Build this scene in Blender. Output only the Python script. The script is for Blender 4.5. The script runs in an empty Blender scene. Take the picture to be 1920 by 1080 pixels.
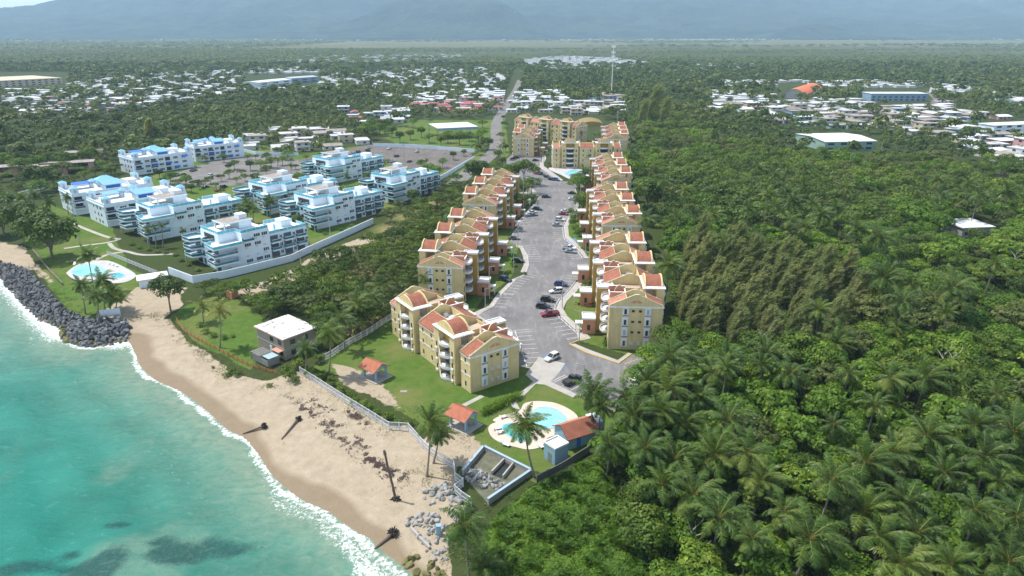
import bpy, math, random
import numpy as np
from mathutils import Vector, Matrix
R = math.radians
SC = bpy.context.scene
COL = SC.collection
# ------------------------------------------------------------------ camera, sky, sun, exposure
CH, CF, CT = 78.0, 1280.0, math.atan((540 - 58) / 1280)
cd = bpy.data.cameras.new('camera'); cam = bpy.data.objects.new('camera', cd); COL.objects.link(cam)
cam.location = (0, 0, CH); cam.rotation_euler = (math.pi / 2 - CT, 0, 0)
cd.sensor_width = 36; cd.lens = 24; cd.clip_start = 1; cd.clip_end = 80000
SC.camera = cam
SUN_EL, SUN_DIR = R(62), Vector((-0.93, 0.37, 0)).normalized()
world = bpy.data.worlds.new('World'); SC.world = world; world.use_nodes = True
wn = world.node_tree; wn.nodes.clear()
sky = wn.nodes.new('ShaderNodeTexSky'); sky.sky_type = 'NISHITA'; sky.sun_disc = False
sky.sun_elevation = SUN_EL; sky.sun_rotation = math.atan2(SUN_DIR.x, SUN_DIR.y); sky.altitude = 50
sky.air_density = 1.0; sky.dust_density = 1.2; sky.ozone_density = 1.0
bgn = wn.nodes.new('ShaderNodeBackground'); bgn.inputs['Strength'].default_value = 0.142
wo = wn.nodes.new('ShaderNodeOutputWorld')
# white cloud banks low over the horizon, broken higher up
tcw = wn.nodes.new('ShaderNodeTexCoord'); sxyz = wn.nodes.new('ShaderNodeSeparateXYZ'); wn.links.new(tcw.outputs['Generated'], sxyz.inputs[0])
mpw = wn.nodes.new('ShaderNodeMapping'); mpw.inputs['Scale'].default_value = (1, 1, 3.5); wn.links.new(tcw.outputs['Generated'], mpw.inputs[0])
nzw = wn.nodes.new('ShaderNodeTexNoise'); nzw.inputs['Scale'].default_value = 3.2; nzw.inputs['Detail'].default_value = 7; nzw.inputs['Roughness'].default_value = .58; wn.links.new(mpw.outputs[0], nzw.inputs['Vector'])
def wmath(op, a, b, clamp=False):
    nd = wn.nodes.new('ShaderNodeMath'); nd.operation = op; nd.use_clamp = clamp
    for sck, v in zip(nd.inputs, (a, b)):
        if isinstance(v, bpy.types.NodeSocket): wn.links.new(v, sck)
        else: sck.default_value = v
    return nd.outputs[0]
low = wmath('SUBTRACT', 1.0, wmath('MULTIPLY', sxyz.outputs['Z'], 2.6), True)
cl_ = wmath('MULTIPLY', wmath('SUBTRACT', wmath('ADD', nzw.outputs['Fac'], wmath('MULTIPLY', low, .22)), .50), 5.0, True)
mxw = wn.nodes.new('ShaderNodeMix'); mxw.data_type = 'RGBA'; wn.links.new(wmath('MULTIPLY', cl_, .8), mxw.inputs[0]); wn.links.new(sky.outputs[0], mxw.inputs[6]); mxw.inputs[7].default_value = (11.5, 12.6, 13.6, 1)
wn.links.new(mxw.outputs[2], bgn.inputs['Color']); wn.links.new(bgn.outputs[0], wo.inputs['Surface'])
sl = bpy.data.lights.new('sun', 'SUN'); sl.energy = 4.5; sl.angle = R(0.53); sl.color = (1.0, 0.955, 0.88)
so = bpy.data.objects.new('sun', sl); COL.objects.link(so)
sv = Vector((SUN_DIR.x * math.cos(SUN_EL), SUN_DIR.y * math.cos(SUN_EL), math.sin(SUN_EL)))
so.rotation_euler = sv.to_track_quat('Z', 'Y').to_euler(); so.location = (-60, 30, 300)
SC.view_settings.view_transform = 'Standard'; SC.view_settings.look = 'None'
SC.view_settings.exposure = 0.30; SC.view_settings.gamma = 1.0; SC.view_settings.use_curve_mapping = False
SC.render.engine = 'CYCLES'
cy = SC.cycles
cy.max_bounces = 5; cy.diffuse_bounces = 2; cy.glossy_bounces = 2; cy.transmission_bounces = 3; cy.volume_bounces = 3
cy.transparent_max_bounces = 6; cy.caustics_reflective = False; cy.caustics_refractive = False
cy.sample_clamp_indirect = 4.0
cy.use_denoising = True
try:
    cy.denoiser = 'OPENIMAGEDENOISE'; cy.denoising_input_passes = 'RGB_ALBEDO_NORMAL'; cy.denoising_prefilter = 'ACCURATE'
except Exception:
    pass

# ------------------------------------------------------------------ helpers
rng = np.random.default_rng(7); random.seed(7)

def G(px, py, z=0.0):
    """photo pixel (1920 wide) to the point at height z that it looks at"""
    x = (px - 960) / CF; y = -(py - 540) / CF
    d = (x, math.cos(CT) + y * math.sin(CT), -math.sin(CT) + y * math.cos(CT))
    t = (z - CH) / d[2]
    return (d[0] * t, d[1] * t)

def GP(pts, z=0.0):
    return [G(p[0], p[1], z) for p in pts]

def tag(o, label=None, cat=None, group=None, kind=None):
    if label: o['label'] = label
    if cat: o['category'] = cat
    if group: o['group'] = group
    if kind: o['kind'] = kind
    return o

def empty(name, loc=(0, 0, 0), rz=0.0):
    o = bpy.data.objects.new(name, None); COL.objects.link(o)
    o.location = loc; o.rotation_euler = (0, 0, rz); o.empty_display_size = 0.5
    return o

KIDS = {}
def link(name, me, parent=None):
    o = bpy.data.objects.new(name, me); COL.objects.link(o)
    if parent is not None:
        o.parent = parent; KIDS.setdefault(parent, []).append(o)
    return o

def copy_tree(o, loc=None, rz=None, sc=None, parent=None):
    c = o.copy(); COL.objects.link(c)
    if parent is not None:
        c.parent = parent; KIDS.setdefault(parent, []).append(c)
    if loc is not None: c.location = loc
    if rz is not None: c.rotation_euler = (0, 0, rz)
    if sc is not None: c.scale = (sc, sc, sc) if not hasattr(sc, '__len__') else sc
    for ch in KIDS.get(o, []):
        copy_tree(ch, parent=c)
    return c

def np_mesh(name, V, F, mats, smooth=False, tint=None, midx=None):
    """V (n,3), F (m,k) all the same k"""
    me = bpy.data.meshes.new(name)
    V = np.asarray(V, dtype=np.float32); F = np.asarray(F, dtype=np.int32)
    n, (m, k) = len(V), F.shape
    me.vertices.add(n); me.vertices.foreach_set('co', V.ravel())
    me.loops.add(m * k); me.loops.foreach_set('vertex_index', F.ravel())
    me.polygons.add(m); me.polygons.foreach_set('loop_start', np.arange(0, m * k, k, dtype=np.int32))
    try: me.polygons.foreach_set('loop_total', np.full(m, k, dtype=np.int32))
    except Exception: pass
    if midx is not None: me.polygons.foreach_set('material_index', np.asarray(midx, dtype=np.int32))
    me.polygons.foreach_set('use_smooth', np.full(m, bool(smooth)))
    if tint is not None:
        a = me.attributes.new('tint', 'FLOAT_COLOR', 'POINT')
        t = np.ones((n, 4), dtype=np.float32); t[:, :tint.shape[1]] = tint
        a.data.foreach_set('color', t.ravel())
    for mt in (mats if isinstance(mats, (list, tuple)) else [mats]): me.materials.append(mt)
    me.update(calc_edges=True)
    return me

class MB:
    """collects shapes into one mesh"""
    def __init__(s): s.v = []; s.f = []; s.m = []; s.cur = 0
    def face(s, pts):
        i = len(s.v); s.v.extend(tuple(p) for p in pts); s.f.append(tuple(range(i, i + len(pts)))); s.m.append(s.cur); return s
    def box(s, x0, y0, z0, x1, y1, z1):
        i = len(s.v)
        s.v += [(x0, y0, z0), (x1, y0, z0), (x1, y1, z0), (x0, y1, z0), (x0, y0, z1), (x1, y0, z1), (x1, y1, z1), (x0, y1, z1)]
        s.f += [tuple(i + j for j in q) for q in ((3, 2, 1, 0), (4, 5, 6, 7), (0, 1, 5, 4), (1, 2, 6, 5), (2, 3, 7, 6), (3, 0, 4, 7))]
        s.m += [s.cur] * 6; return s
    def prism(s, poly, z0, z1, cap=True):
        n = len(poly); i = len(s.v)
        A = sum(poly[k][0] * poly[(k + 1) % n][1] - poly[(k + 1) % n][0] * poly[k][1] for k in range(n))
        if A < 0: poly = poly[::-1]
        s.v += [(p[0], p[1], z0) for p in poly] + [(p[0], p[1], z1) for p in poly]
        for k in range(n):
            s.f.append((i + k, i + (k + 1) % n, i + n + (k + 1) % n, i + n + k)); s.m.append(s.cur)
        if cap:
            s.f.append(tuple(i + n + k for k in range(n))); s.f.append(tuple(i + k for k in range(n - 1, -1, -1))); s.m += [s.cur] * 2
        return s
    def extr(s, prof, a, b, axis):
        """profile [(p,q)] extruded along axis 'x' (p=y,q=z) or 'y' (p=x,q=z) from a to b"""
        n = len(prof); i = len(s.v)
        mk = (lambda t, p, q: (t, p, q)) if axis == 'x' else (lambda t, p, q: (p, t, q))
        s.v += [mk(a, *p) for p in prof] + [mk(b, *p) for p in prof]
        for k in range(n):
            s.f.append((i + k, i + (k + 1) % n, i + n + (k + 1) % n, i + n + k)); s.m.append(s.cur)
        s.f.append(tuple(i + n + k for k in range(n))); s.f.append(tuple(i + k for k in range(n - 1, -1, -1))); s.m += [s.cur] * 2
        return s
    def tube(s, path, rad, k=7, cap=True):
        path = [Vector(p) for p in path]; i0 = len(s.v)
        if not hasattr(rad, '__len__'): rad = [rad] * len(path)
        for j, p in enumerate(path):
            d = (path[min(j + 1, len(path) - 1)] - path[max(j - 1, 0)]).normalized()
            u = d.orthogonal().normalized() if abs(d.z) < .99 else Vector((1, 0, 0)); w = d.cross(u).normalized(); u = w.cross(d)
            for t in range(k):
                a = 2 * math.pi * t / k
                s.v.append(tuple(p + (u * math.cos(a) + w * math.sin(a)) * rad[j]))
        for j in range(len(path) - 1):
            for t in range(k):
                a = i0 + j * k + t; b = i0 + j * k + (t + 1) % k
                s.f.append((a, b, b + k, a + k)); s.m.append(s.cur)
        if cap:
            s.f.append(tuple(i0 + t for t in range(k - 1, -1, -1))); s.f.append(tuple(i0 + (len(path) - 1) * k + t for t in range(k))); s.m += [s.cur] * 2
        return s
    def strip(s, path, w, z0, z1):
        """a wall of thickness w along a plan path"""
        L = offset(path, w / 2); Rr = offset(path, -w / 2)
        s.prism(L + Rr[::-1], z0, z1); return s
    def flat(s, y): s.v = [(p[0], p[1] * y, p[2]) for p in s.v]; s.f = [q[::-1] for q in s.f] if y < 0 else s.f; return s
    def build(s, name, mats, parent=None, smooth=False):
        me = bpy.data.meshes.new(name)
        me.from_pydata(s.v, [], s.f)
        for mt in (mats if isinstance(mats, (list, tuple)) else [mats]): me.materials.append(mt)
        me.polygons.foreach_set('material_index', s.m)
        if smooth: me.polygons.foreach_set('use_smooth', [True] * len(s.f))
        me.update()
        return link(name, me, parent)

def offset(path, d):
    out = []
    for i, p in enumerate(path):
        a = path[max(i - 1, 0)]; b = path[min(i + 1, len(path) - 1)]
        tx, ty = b[0] - a[0], b[1] - a[1]; l = math.hypot(tx, ty) or 1
        out.append((p[0] - ty / l * d, p[1] + tx / l * d))
    return out

def resample(path, step, closed=False):
    pts = list(path) + ([path[0]] if closed else [])
    out = []; carry = 0.0
    for a, b in zip(pts, pts[1:]):
        l = math.dist(a, b); t = carry
        while t < l:
            f = t / l; out.append((a[0] + (b[0] - a[0]) * f, a[1] + (b[1] - a[1]) * f)); t += step
        carry = t - l
    if not closed: out.append(pts[-1])
    return out

def smooth_path(path, n=6):
    """Catmull-Rom through the points"""
    P = [path[0]] + list(path) + [path[-1]]; out = []
    for i in range(1, len(P) - 2):
        p0, p1, p2, p3 = (np.array(q, float) for q in P[i - 1:i + 3])
        for t in np.linspace(0, 1, n, endpoint=False):
            out.append(tuple(.5 * (2 * p1 + (p2 - p0) * t + (2 * p0 - 5 * p1 + 4 * p2 - p3) * t * t + (3 * p1 - p0 - 3 * p2 + p3) * t ** 3)))
    out.append(tuple(P[-1])); return out

def inside(x, y, poly):
    x = np.asarray(x, float); y = np.asarray(y, float); r = np.zeros(x.shape, bool); n = len(poly)
    for i in range(n):
        x1, y1 = poly[i]; x2, y2 = poly[(i + 1) % n]
        if y1 == y2: continue
        c = ((y1 > y) != (y2 > y)) & (x < (x2 - x1) * (y - y1) / (y2 - y1) + x1)
        r ^= c
    return r

def dist_line(x, y, path, closed=False):
    x = np.asarray(x, float); y = np.asarray(y, float); d = np.full(x.shape, 1e9); n = len(path)
    for i in range(n if closed else n - 1):
        x1, y1 = path[i]; x2, y2 = path[(i + 1) % n]
        dx, dy = x2 - x1, y2 - y1; L2 = dx * dx + dy * dy or 1e-9
        t = np.clip(((x - x1) * dx + (y - y1) * dy) / L2, 0, 1)
        d = np.minimum(d, np.hypot(x - x1 - t * dx, y - y1 - t * dy))
    return d

def sdf(x, y, poly):
    d = dist_line(x, y, poly, True); return np.where(inside(x, y, poly), d, -d)

_perm = np.random.default_rng(3).random((256, 256))
def vnoise(x, y, s=1.0, o=4):
    """value noise 0..1"""
    out = 0; amp = 1; tot = 0; x = np.asarray(x, float) / s + 37.3; y = np.asarray(y, float) / s + 11.7
    for _ in range(o):
        xi = np.floor(x).astype(int); yi = np.floor(y).astype(int); fx = x - xi; fy = y - yi
        fx = fx * fx * (3 - 2 * fx); fy = fy * fy * (3 - 2 * fy)
        p = lambda a, b: _perm[a % 256, b % 256]
        out = out + amp * ((p(xi, yi) * (1 - fx) + p(xi + 1, yi) * fx) * (1 - fy) + (p(xi, yi + 1) * (1 - fx) + p(xi + 1, yi + 1) * fx) * fy)
        tot += amp; amp *= .5; x = x * 2.03 + 5.1; y = y * 2.03 + 9.7
    return out / tot

def sstep(a, b, x):
    t = np.clip((x - a) / (b - a), 0, 1); return t * t * (3 - 2 * t)

# ------------------------------------------------------------------ materials
class NT:
    def __init__(s, name):
        s.mat = bpy.data.materials.new(name); s.mat.use_nodes = True; s.t = s.mat.node_tree
        s.b = s.t.nodes['Principled BSDF']; s.out = s.t.nodes['Material Output']
    def n(s, typ, **kw):
        nd = s.t.nodes.new('ShaderNode' + typ)
        for k, v in kw.items():
            if k.startswith('i_'):
                key = k[2:]; key = int(key) if key.isdigit() else key
                nd.inputs[key].default_value = v
            else: setattr(nd, k, v)
        return nd
    def l(s, a, b): s.t.links.new(a, b)
    def mix(s, fac, a, b, blend='MIX'):
        nd = s.t.nodes.new('ShaderNodeMix'); nd.data_type = 'RGBA'; nd.blend_type = blend; nd.clamp_factor = True
        for sock, v in ((nd.inputs[0], fac), (nd.inputs[6], a), (nd.inputs[7], b)):
            if isinstance(v, bpy.types.NodeSocket): s.l(v, sock)
            elif isinstance(v, (int, float)): sock.default_value = v
            else: sock.default_value = (*v, 1)
        return nd.outputs[2]
    def math(s, op, a, b=0.0, c=0.0, clamp=False):
        nd = s.t.nodes.new('ShaderNodeMath'); nd.operation = op; nd.use_clamp = clamp
        for sock, v in zip(nd.inputs, (a, b, c)):
            if isinstance(v, bpy.types.NodeSocket): s.l(v, sock)
            else: sock.default_value = v
        return nd.outputs[0]
    def coord(s, which='Object', scale=None):
        tc = s.n('TexCoord'); o = tc.outputs[which]
        if scale is not None:
            mp = s.n('Mapping'); mp.inputs['Scale'].default_value = scale; s.l(o, mp.inputs[0]); o = mp.outputs[0]
        return o
    def noise(s, vec, scale, detail=4, rough=.55, dist=0):
        nd = s.n('TexNoise'); nd.inputs['Scale'].default_value = scale; nd.inputs['Detail'].default_value = detail
        nd.inputs['Roughness'].default_value = rough; nd.inputs['Distortion'].default_value = dist
        s.l(vec, nd.inputs['Vector']); return nd.outputs['Fac']
    def ramp(s, fac, a, b):
        nd = s.n('MapRange'); nd.inputs['From Min'].default_value = a; nd.inputs['From Max'].default_value = b
        s.l(fac, nd.inputs['Value']); return nd.outputs[0]
    def bump(s, h, strength=.3, dist=.1):
        nd = s.n('Bump'); nd.inputs['Strength'].default_value = strength; nd.inputs['Distance'].default_value = dist
        s.l(h, nd.inputs['Height']); s.l(nd.outputs[0], s.b.inputs['Normal'])
    def col(s, c): s.l(c, s.b.inputs['Base Color']); return s
    def rough(s, v, spec=.3):
        s.b.inputs['Roughness'].default_value = v; s.b.inputs['Specular IOR Level'].default_value = spec; return s

def wallmat(name, rgb, var=.18, dirt=(.28, .25, .2), dirt_amt=.25, rough=.8, sc=.35):
    t = NT(name); c = t.coord('Object')
    n1 = t.noise(c, sc, 5, .6); n2 = t.noise(t.coord('Object', (1.2, 1.2, .12)), 1.3, 4, .6)
    base = t.mix(t.ramp(n1, .3, .7), tuple(x * (1 - var) for x in rgb), tuple(min(1, x * (1 + var * .6)) for x in rgb))
    st = t.math('MULTIPLY', t.ramp(n2, .52, .8), dirt_amt, clamp=True)
    t.col(t.mix(st, base, dirt)); t.rough(rough, .25); return t.mat

def plain(name, rgb, rough=.6, metal=0, spec=.4, var=.12, sc=1.5):
    t = NT(name); n = t.noise(t.coord('Object'), sc, 3)
    t.col(t.mix(n, tuple(x * (1 - var) for x in rgb), tuple(min(1, x * (1 + var)) for x in rgb)))
    t.rough(rough, spec); t.b.inputs['Metallic'].default_value = metal; return t.mat

M = {}
M['yellow'] = wallmat('yellow_render', (.70, .555, .28), .13, (.30, .25, .16), .5)
M['ochre'] = wallmat('ochre_render', (.47, .30, .07), .15, (.3, .22, .1), .3)
M['orange'] = wallmat('orange_render', (.61, .285, .165), .12, (.4, .2, .12), .3)
M['redwall'] = wallmat('brick_red_render', (.36, .13, .07), .12)
M['white'] = wallmat('white_render', (.80, .79, .76), .06, (.45, .42, .38), .3)
M['condo'] = wallmat('white_stucco', (.74, .825, .88), .05, (.5, .54, .58), .2)
M['roofwhite'] = wallmat('white_roof_coating', (.78, .77, .75), .10, (.36, .34, .31), .5, sc=.6)
M['roofgrey'] = wallmat('weathered_roof', (.34, .30, .26), .3, (.15, .13, .12), .6)
M['terrace'] = wallmat('terrace_floor', (.50, .40, .31), .2)
M['glass'] = plain('window_glass', (.035, .05, .06), .08, 0, .6)
M['bluewin'] = plain('pale_window_panel', (.36, .47, .55), .3)
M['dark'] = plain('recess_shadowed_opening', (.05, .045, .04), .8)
M['rail'] = plain('white_railing', (.72, .72, .72), .5)
M['steel'] = plain('galvanised_steel', (.42, .43, .44), .45, .6)
M['pole'] = plain('grey_pole', (.45, .45, .44), .6)
M['aircon'] = plain('aircon_case', (.6, .6, .58), .5)
def tilemat(name, a, b, rot=0):
    t = NT(name); c = t.coord('Object')
    w = t.n('TexWave', wave_type='BANDS', bands_direction='X'); w.inputs['Scale'].default_value = 1.6; w.inputs['Distortion'].default_value = .4
    t.l(c, w.inputs[0])
    n = t.noise(c, .7, 6, .65); n2 = t.noise(c, 3.5, 3)
    base = t.mix(t.ramp(n, .3, .7), a, b)
    base = t.mix(t.math('MULTIPLY', t.ramp(n2, .55, .75), .55), base, (.10, .06, .045))
    base = t.mix(t.math('MULTIPLY', t.ramp(w.outputs['Fac'], .0, .35), 1), (.14, .05, .03), base)
    t.col(base); t.rough(.8, .2); t.bump(w.outputs['Fac'], .5, .08); return t.mat
M['tile'] = tilemat('terracotta_tiles', (.32, .115, .072), (.49, .20, .125))
M['tilebright'] = tilemat('bright_terracotta_tiles', (.54, .235, .16), (.63, .31, .215))
def tealglass(name, a, b):
    t = NT(name); n = t.noise(t.coord('Object'), .35, 2)
    t.col(t.mix(t.ramp(n, .35, .65), a, b)); t.rough(.08, .6); return t.mat
M['tealdark'] = tealglass('dark_teal_glass', (.014, .12, .15), (.03, .22, .26))
M['teal'] = tealglass('pale_teal_glass', (.06, .46, .58), (.20, .62, .72))
M['blue'] = plain('blue_roof_paint', (.18, .40, .66), .55)
M['awning'] = plain('blue_canvas', (.03, .16, .52), .7)
# ------------------------------------------------------------------ terrain
SEA = -2.0
SHPX = [(-60, 475), (0, 522), (40, 568), (75, 602), (112, 615), (118, 640), (160, 652), (205, 648), (237, 641), (262, 690), (290, 715), (330, 733),
        (360, 752), (388, 775), (420, 805), (452, 822), (478, 850), (500, 884), (530, 918), (570, 945), (605, 960), (640, 985), (675, 1012), (705, 1035), (740, 1066), (775, 1098), (830, 1160), (900, 1230)]
SH = [(-420, 330), (-260, 262)] + smooth_path(GP(SHPX, SEA), 4) + [(12, 40), (20, 0)]
SEAPOLY = SH + [(-120, -60), (-900, -60), (-900, 500)]
def zt(x, y):
    """terrain height"""
    d = sdf(x, y, SEAPOLY)                       # positive at sea
    near = np.where(d > 0, SEA - .02 - d * .05, np.minimum(SEA + .02 - d * .085, 0.0))
    return np.maximum(near, -9)
def Z1(x, y): return float(zt(np.array([x]), np.array([y]))[0])
def GT(px, py):
    """pixel to a point on the terrain"""
    z = 0.0
    for _ in range(8):
        p = G(px, py, z); z = .5 * z + .5 * Z1(*p)
    return (p[0], p[1], z)

BEACHPX = [(237, 641), (228, 628), (240, 612), (318, 598), (350, 640), (400, 672), (440, 700), (500, 716), (545, 702), (563, 700), (735, 808), (765, 803), (800, 845), (850, 872), (862, 905), (850, 930), (880, 955), (862, 985), (842, 1005), (835, 1090), (900, 1200),
           (900, 1230), (775, 1098), (705, 1035), (605, 960), (530, 918), (478, 850), (420, 805), (360, 752), (290, 715)]
def ground_poly(px, z=0.0): return GP(px, z)
BEACH = ground_poly(BEACHPX, -1.0)
SANDS = [ground_poly(p) for p in (
    [(-60, 440), (0, 450), (45, 462), (70, 490), (100, 522), (92, 528), (60, 500), (0, 492), (-60, 475)],
    [(225, 560), (255, 540), (310, 528), (350, 540), (335, 575), (290, 600), (235, 610), (190, 600), (180, 585)],
    [(430, 542), (500, 527), (600, 478), (690, 440), (702, 450), (600, 503), (520, 543), (450, 560)],
    [(625, 683), (668, 690), (700, 712), (735, 735), (752, 765), (720, 760), (690, 742), (640, 720)],
    [(790, 832), (830, 800), (868, 808), (905, 840), (905, 862), (870, 875), (835, 862)],
    [(1020, 905), (1045, 880), (1075, 870), (1060, 900)])]
LAWNS = [ground_poly(p) for p in (
    [(585, 690), (640, 655), (735, 590), (770, 560), (905, 600), (1010, 680), (1040, 722), (1095, 748), (1150, 790), (1110, 830), (1060, 900), (1000, 905), (905, 850), (860, 830), (800, 800), (745, 770), (690, 735), (640, 705)],
    [(318, 590), (345, 575), (400, 555), (445, 560), (500, 600), (500, 640), (470, 690), (430, 668), (370, 640)],
    [(60, 490), (80, 492), (125, 535), (175, 565), (240, 545), (230, 600), (170, 592), (140, 580), (100, 545)],
    [(20, 415), (90, 380), (135, 400), (250, 430), (330, 440), (420, 520), (560, 480), (690, 415), (800, 355), (840, 330), (870, 300), (700, 270), (560, 290), (440, 260), (300, 320), (200, 400), (240, 500), (330, 540), (250, 545), (120, 540), (90, 500), (40, 440)],
    [(1055, 600), (1062, 560), (1100, 520), (1150, 480), (1150, 640), (1240, 660), (1200, 672), (1090, 640)],
    [(1065, 470), (1065, 420), (1100, 390), (1130, 400), (1140, 500), (1100, 480)],
    [(880, 590), (905, 560), (960, 520), (970, 470), (965, 420), (1000, 370), (960, 380), (860, 560)],
    [(700, 250), (780, 225), (925, 225), (915, 270), (880, 290), (760, 275)], [(930, 215), (945, 200), (955, 290), (940, 300)],
    [(820, 330), (900, 285), (925, 290), (870, 340)])]
DRY = [ground_poly(p) for p in ([(600, 520), (640, 470), (760, 430), (800, 440), (760, 520), (700, 560), (620, 560)], [(690, 440), (740, 400), (880, 345), (900, 350), (800, 430)], [(700, 250), (760, 240), (880, 250), (860, 270), (760, 275)], [(600, 610), (700, 560), (740, 590), (660, 640)])]

def axis(segs):
    out = []
    for a, b, s in segs: out += list(np.arange(a, b, s))
    out.append(segs[-1][1]); return np.array(out)
def geo(a, b, n): return list(np.geomspace(a, b, n))
xs = np.array([-v for v in geo(900, 30000, 16)][::-1] + list(axis([(-880, -400, 12), (-400, -200, 3), (-200, 95, 1.0), (95, 380, 5), (380, 880, 12)])) + geo(900, 30000, 16))
ys = np.array(list(axis([(-150, 50, 25), (50, 75, 3), (75, 335, 1.0), (335, 560, 2.5), (560, 1300, 9)])) + geo(1310, 26000, 34))
XX, YY = np.meshgrid(xs, ys); shp = XX.shape; X = XX.ravel(); Y = YY.ravel()
near = (np.abs(X) < 700) & (Y < 900)
Z = np.zeros(X.shape); Z[near] = zt(X[near], Y[near])
Z[(X < -700) & (Y < 330)] = -9
seaD = np.full(X.shape, -999.); seaD[near] = sdf(X[near], Y[near], SEAPOLY)
wob = (vnoise(X, Y, 9, 4) - .5) * 7
def soft(polys, w=1.2, wb=1.0):
    m = np.zeros(X.shape)
    for p in polys:
        a = np.array(p); sel = (X > a[:, 0].min() - 8) & (X < a[:, 0].max() + 8) & (Y > a[:, 1].min() - 8) & (Y < a[:, 1].max() + 8)
        m[sel] = np.maximum(m[sel], sstep(-w, w, sdf(X[sel], Y[sel], p) + wob[sel] * wb))
    return m
bsd = np.full(X.shape, -999.); nb = near & (X > -140) & (X < 60) & (Y < 220); bsd[nb] = sdf(X[nb], Y[nb], BEACH)
sand = np.maximum(sstep(-.8, .8, bsd + wob * .35), soft(SANDS, 1.4, .45)); sand[seaD > -3] = 1
sand = np.where((Y < 60) & (X < 20), 1, sand)
lawn = soft(LAWNS, .8, .25); dry = soft(DRY, 3, 1)
wet = 1 - sstep(2.2, 6.5, -seaD + (vnoise(X, Y, 14, 3) - .5) * 6)
field = sstep(1900, 4200, Y) * (.35 + .65 * sstep(.42, .6, vnoise(X * .35, Y, 500, 3)))
field = np.maximum(field, sstep(3400, 4000, Y) * .85)
cover = np.stack([sand, lawn, wet, dry], 1); cover2 = np.stack([field, sstep(.2, .8, vnoise(X, Y, 40, 4)), np.zeros_like(X), np.ones_like(X)], 1)
V = np.stack([X, Y, Z + np.where(sand > .5, (vnoise(X, Y, 3, 3) - .5) * .25 * (seaD < -2), 0)], 1)
nx, ny = len(xs), len(ys)
idx = np.arange(nx * ny).reshape(ny, nx)
F = np.stack([idx[:-1, :-1].ravel(), idx[:-1, 1:].ravel(), idx[1:, 1:].ravel(), idx[1:, :-1].ravel()], 1)
def fm(a): return a[F].mean(1)
fs, fl, fd = fm(np.maximum(0, np.where(bsd > -3, sand, 0))), fm(lawn), fm(seaD)
cls = np.where((fs > .5) & (fd < 8), 1, np.where(fl > .5, 2, 0))

t = NT('ground_cover')
c = t.coord('Object')
at = t.n('Attribute', attribute_name='cover'); sp = t.n('SeparateColor'); t.l(at.outputs['Color'], sp.inputs[0])
at2 = t.n('Attribute', attribute_name='cover2'); sp2 = t.n('SeparateColor'); t.l(at2.outputs['Color'], sp2.inputs[0])
nA = t.noise(c, .5, 6, .65); nB = t.noise(c, .06, 5, .6); nC = t.noise(c, 2.5, 4, .6); nF = t.noise(t.coord('Object', (.0022, .012, 1)), 1.0, 6, .6); nG = t.noise(c, .012, 5, .6)
soil = t.mix(nA, (.028, .045, .012), (.075, .085, .032))
soil = t.mix(t.ramp(nB, .4, .7), soil, (.045, .075, .017))
fieldc = t.mix(t.ramp(nF, .35, .62), (.075, .09, .035), (.19, .175, .085))
soil = t.mix(sp2.outputs[0], soil, fieldc)
dryc = t.mix(t.ramp(nB, .4, .62), (.10, .13, .035), (.24, .20, .09))
soil = t.mix(at.outputs['Alpha'], soil, dryc)
ln = t.mix(t.ramp(nA, .3, .7), (.062, .122, .018), (.105, .17, .032))
ln = t.mix(t.math('MULTIPLY', t.ramp(nB, .45, .68), .8), ln, (.175, .17, .06))
ln = t.mix(t.math('MULTIPLY', t.ramp(nC, .6, .8), .35), ln, (.05, .10, .015))
e = t.math('ADD', sp.outputs[1], t.math('MULTIPLY', t.math('SUBTRACT', nA, .5), 1.1))
out = t.mix(t.ramp(e, .4, .6), soil, ln)
dsand = t.mix(t.ramp(nA, .3, .75), (.335, .272, .19), (.45, .375, .275))
dsand = t.mix(t.math('MULTIPLY', t.ramp(nC, .5, .8), .3), dsand, (.29, .225, .155))
wsand = t.mix(nA, (.225, .17, .11), (.295, .23, .155))
wn_ = t.math('ADD', sp.outputs[2], t.math('MULTIPLY', t.math('SUBTRACT', t.noise(c, .25, 5, .6), .5), .5))
snd = t.mix(t.ramp(wn_, .3, .8), dsand, wsand)
# wrack lines: dried weed thrown up along the beach, kept as a stain of its own shape
wr = t.noise(t.coord('Object', (1, 1, 1)), .9, 7, .75, .6); wr2 = t.noise(c, .11, 3)
wk = t.math('MULTIPLY', t.ramp(wr, .60, .68), t.ramp(wr2, .52, .62), clamp=True)
snd = t.mix(t.math('MULTIPLY', t.math('MULTIPLY', wk, t.math('SUBTRACT', 1.0, t.ramp(wn_, .5, .8)), clamp=True), .75), snd, (.13, .085, .055))
e2 = t.math('ADD', sp.outputs[0], t.math('MULTIPLY', t.math('SUBTRACT', nA, .5), 1.2))
out = t.mix(t.ramp(e2, .42, .58), out, snd)
t.col(out); t.rough(.95, .1); t.bump(t.math('ADD', nC, t.math('MULTIPLY', nA, .8)), .8, .2); M['ground'] = t.mat
for k, nm in ((0, 'ground'), (1, 'beach'), (2, 'lawn')):
    f = F[cls == k]; u, inv = np.unique(f, return_inverse=True); inv = inv.reshape(f.shape)
    me = np_mesh(nm, V[u], inv, M['ground'], True)
    for an, dat in (('cover', cover), ('cover2', cover2)):
        a = me.attributes.new(an, 'FLOAT_COLOR', 'POINT'); a.data.foreach_set('color', dat[u].astype(np.float32).ravel())
    tag(link(nm, me), kind='structure')

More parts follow.
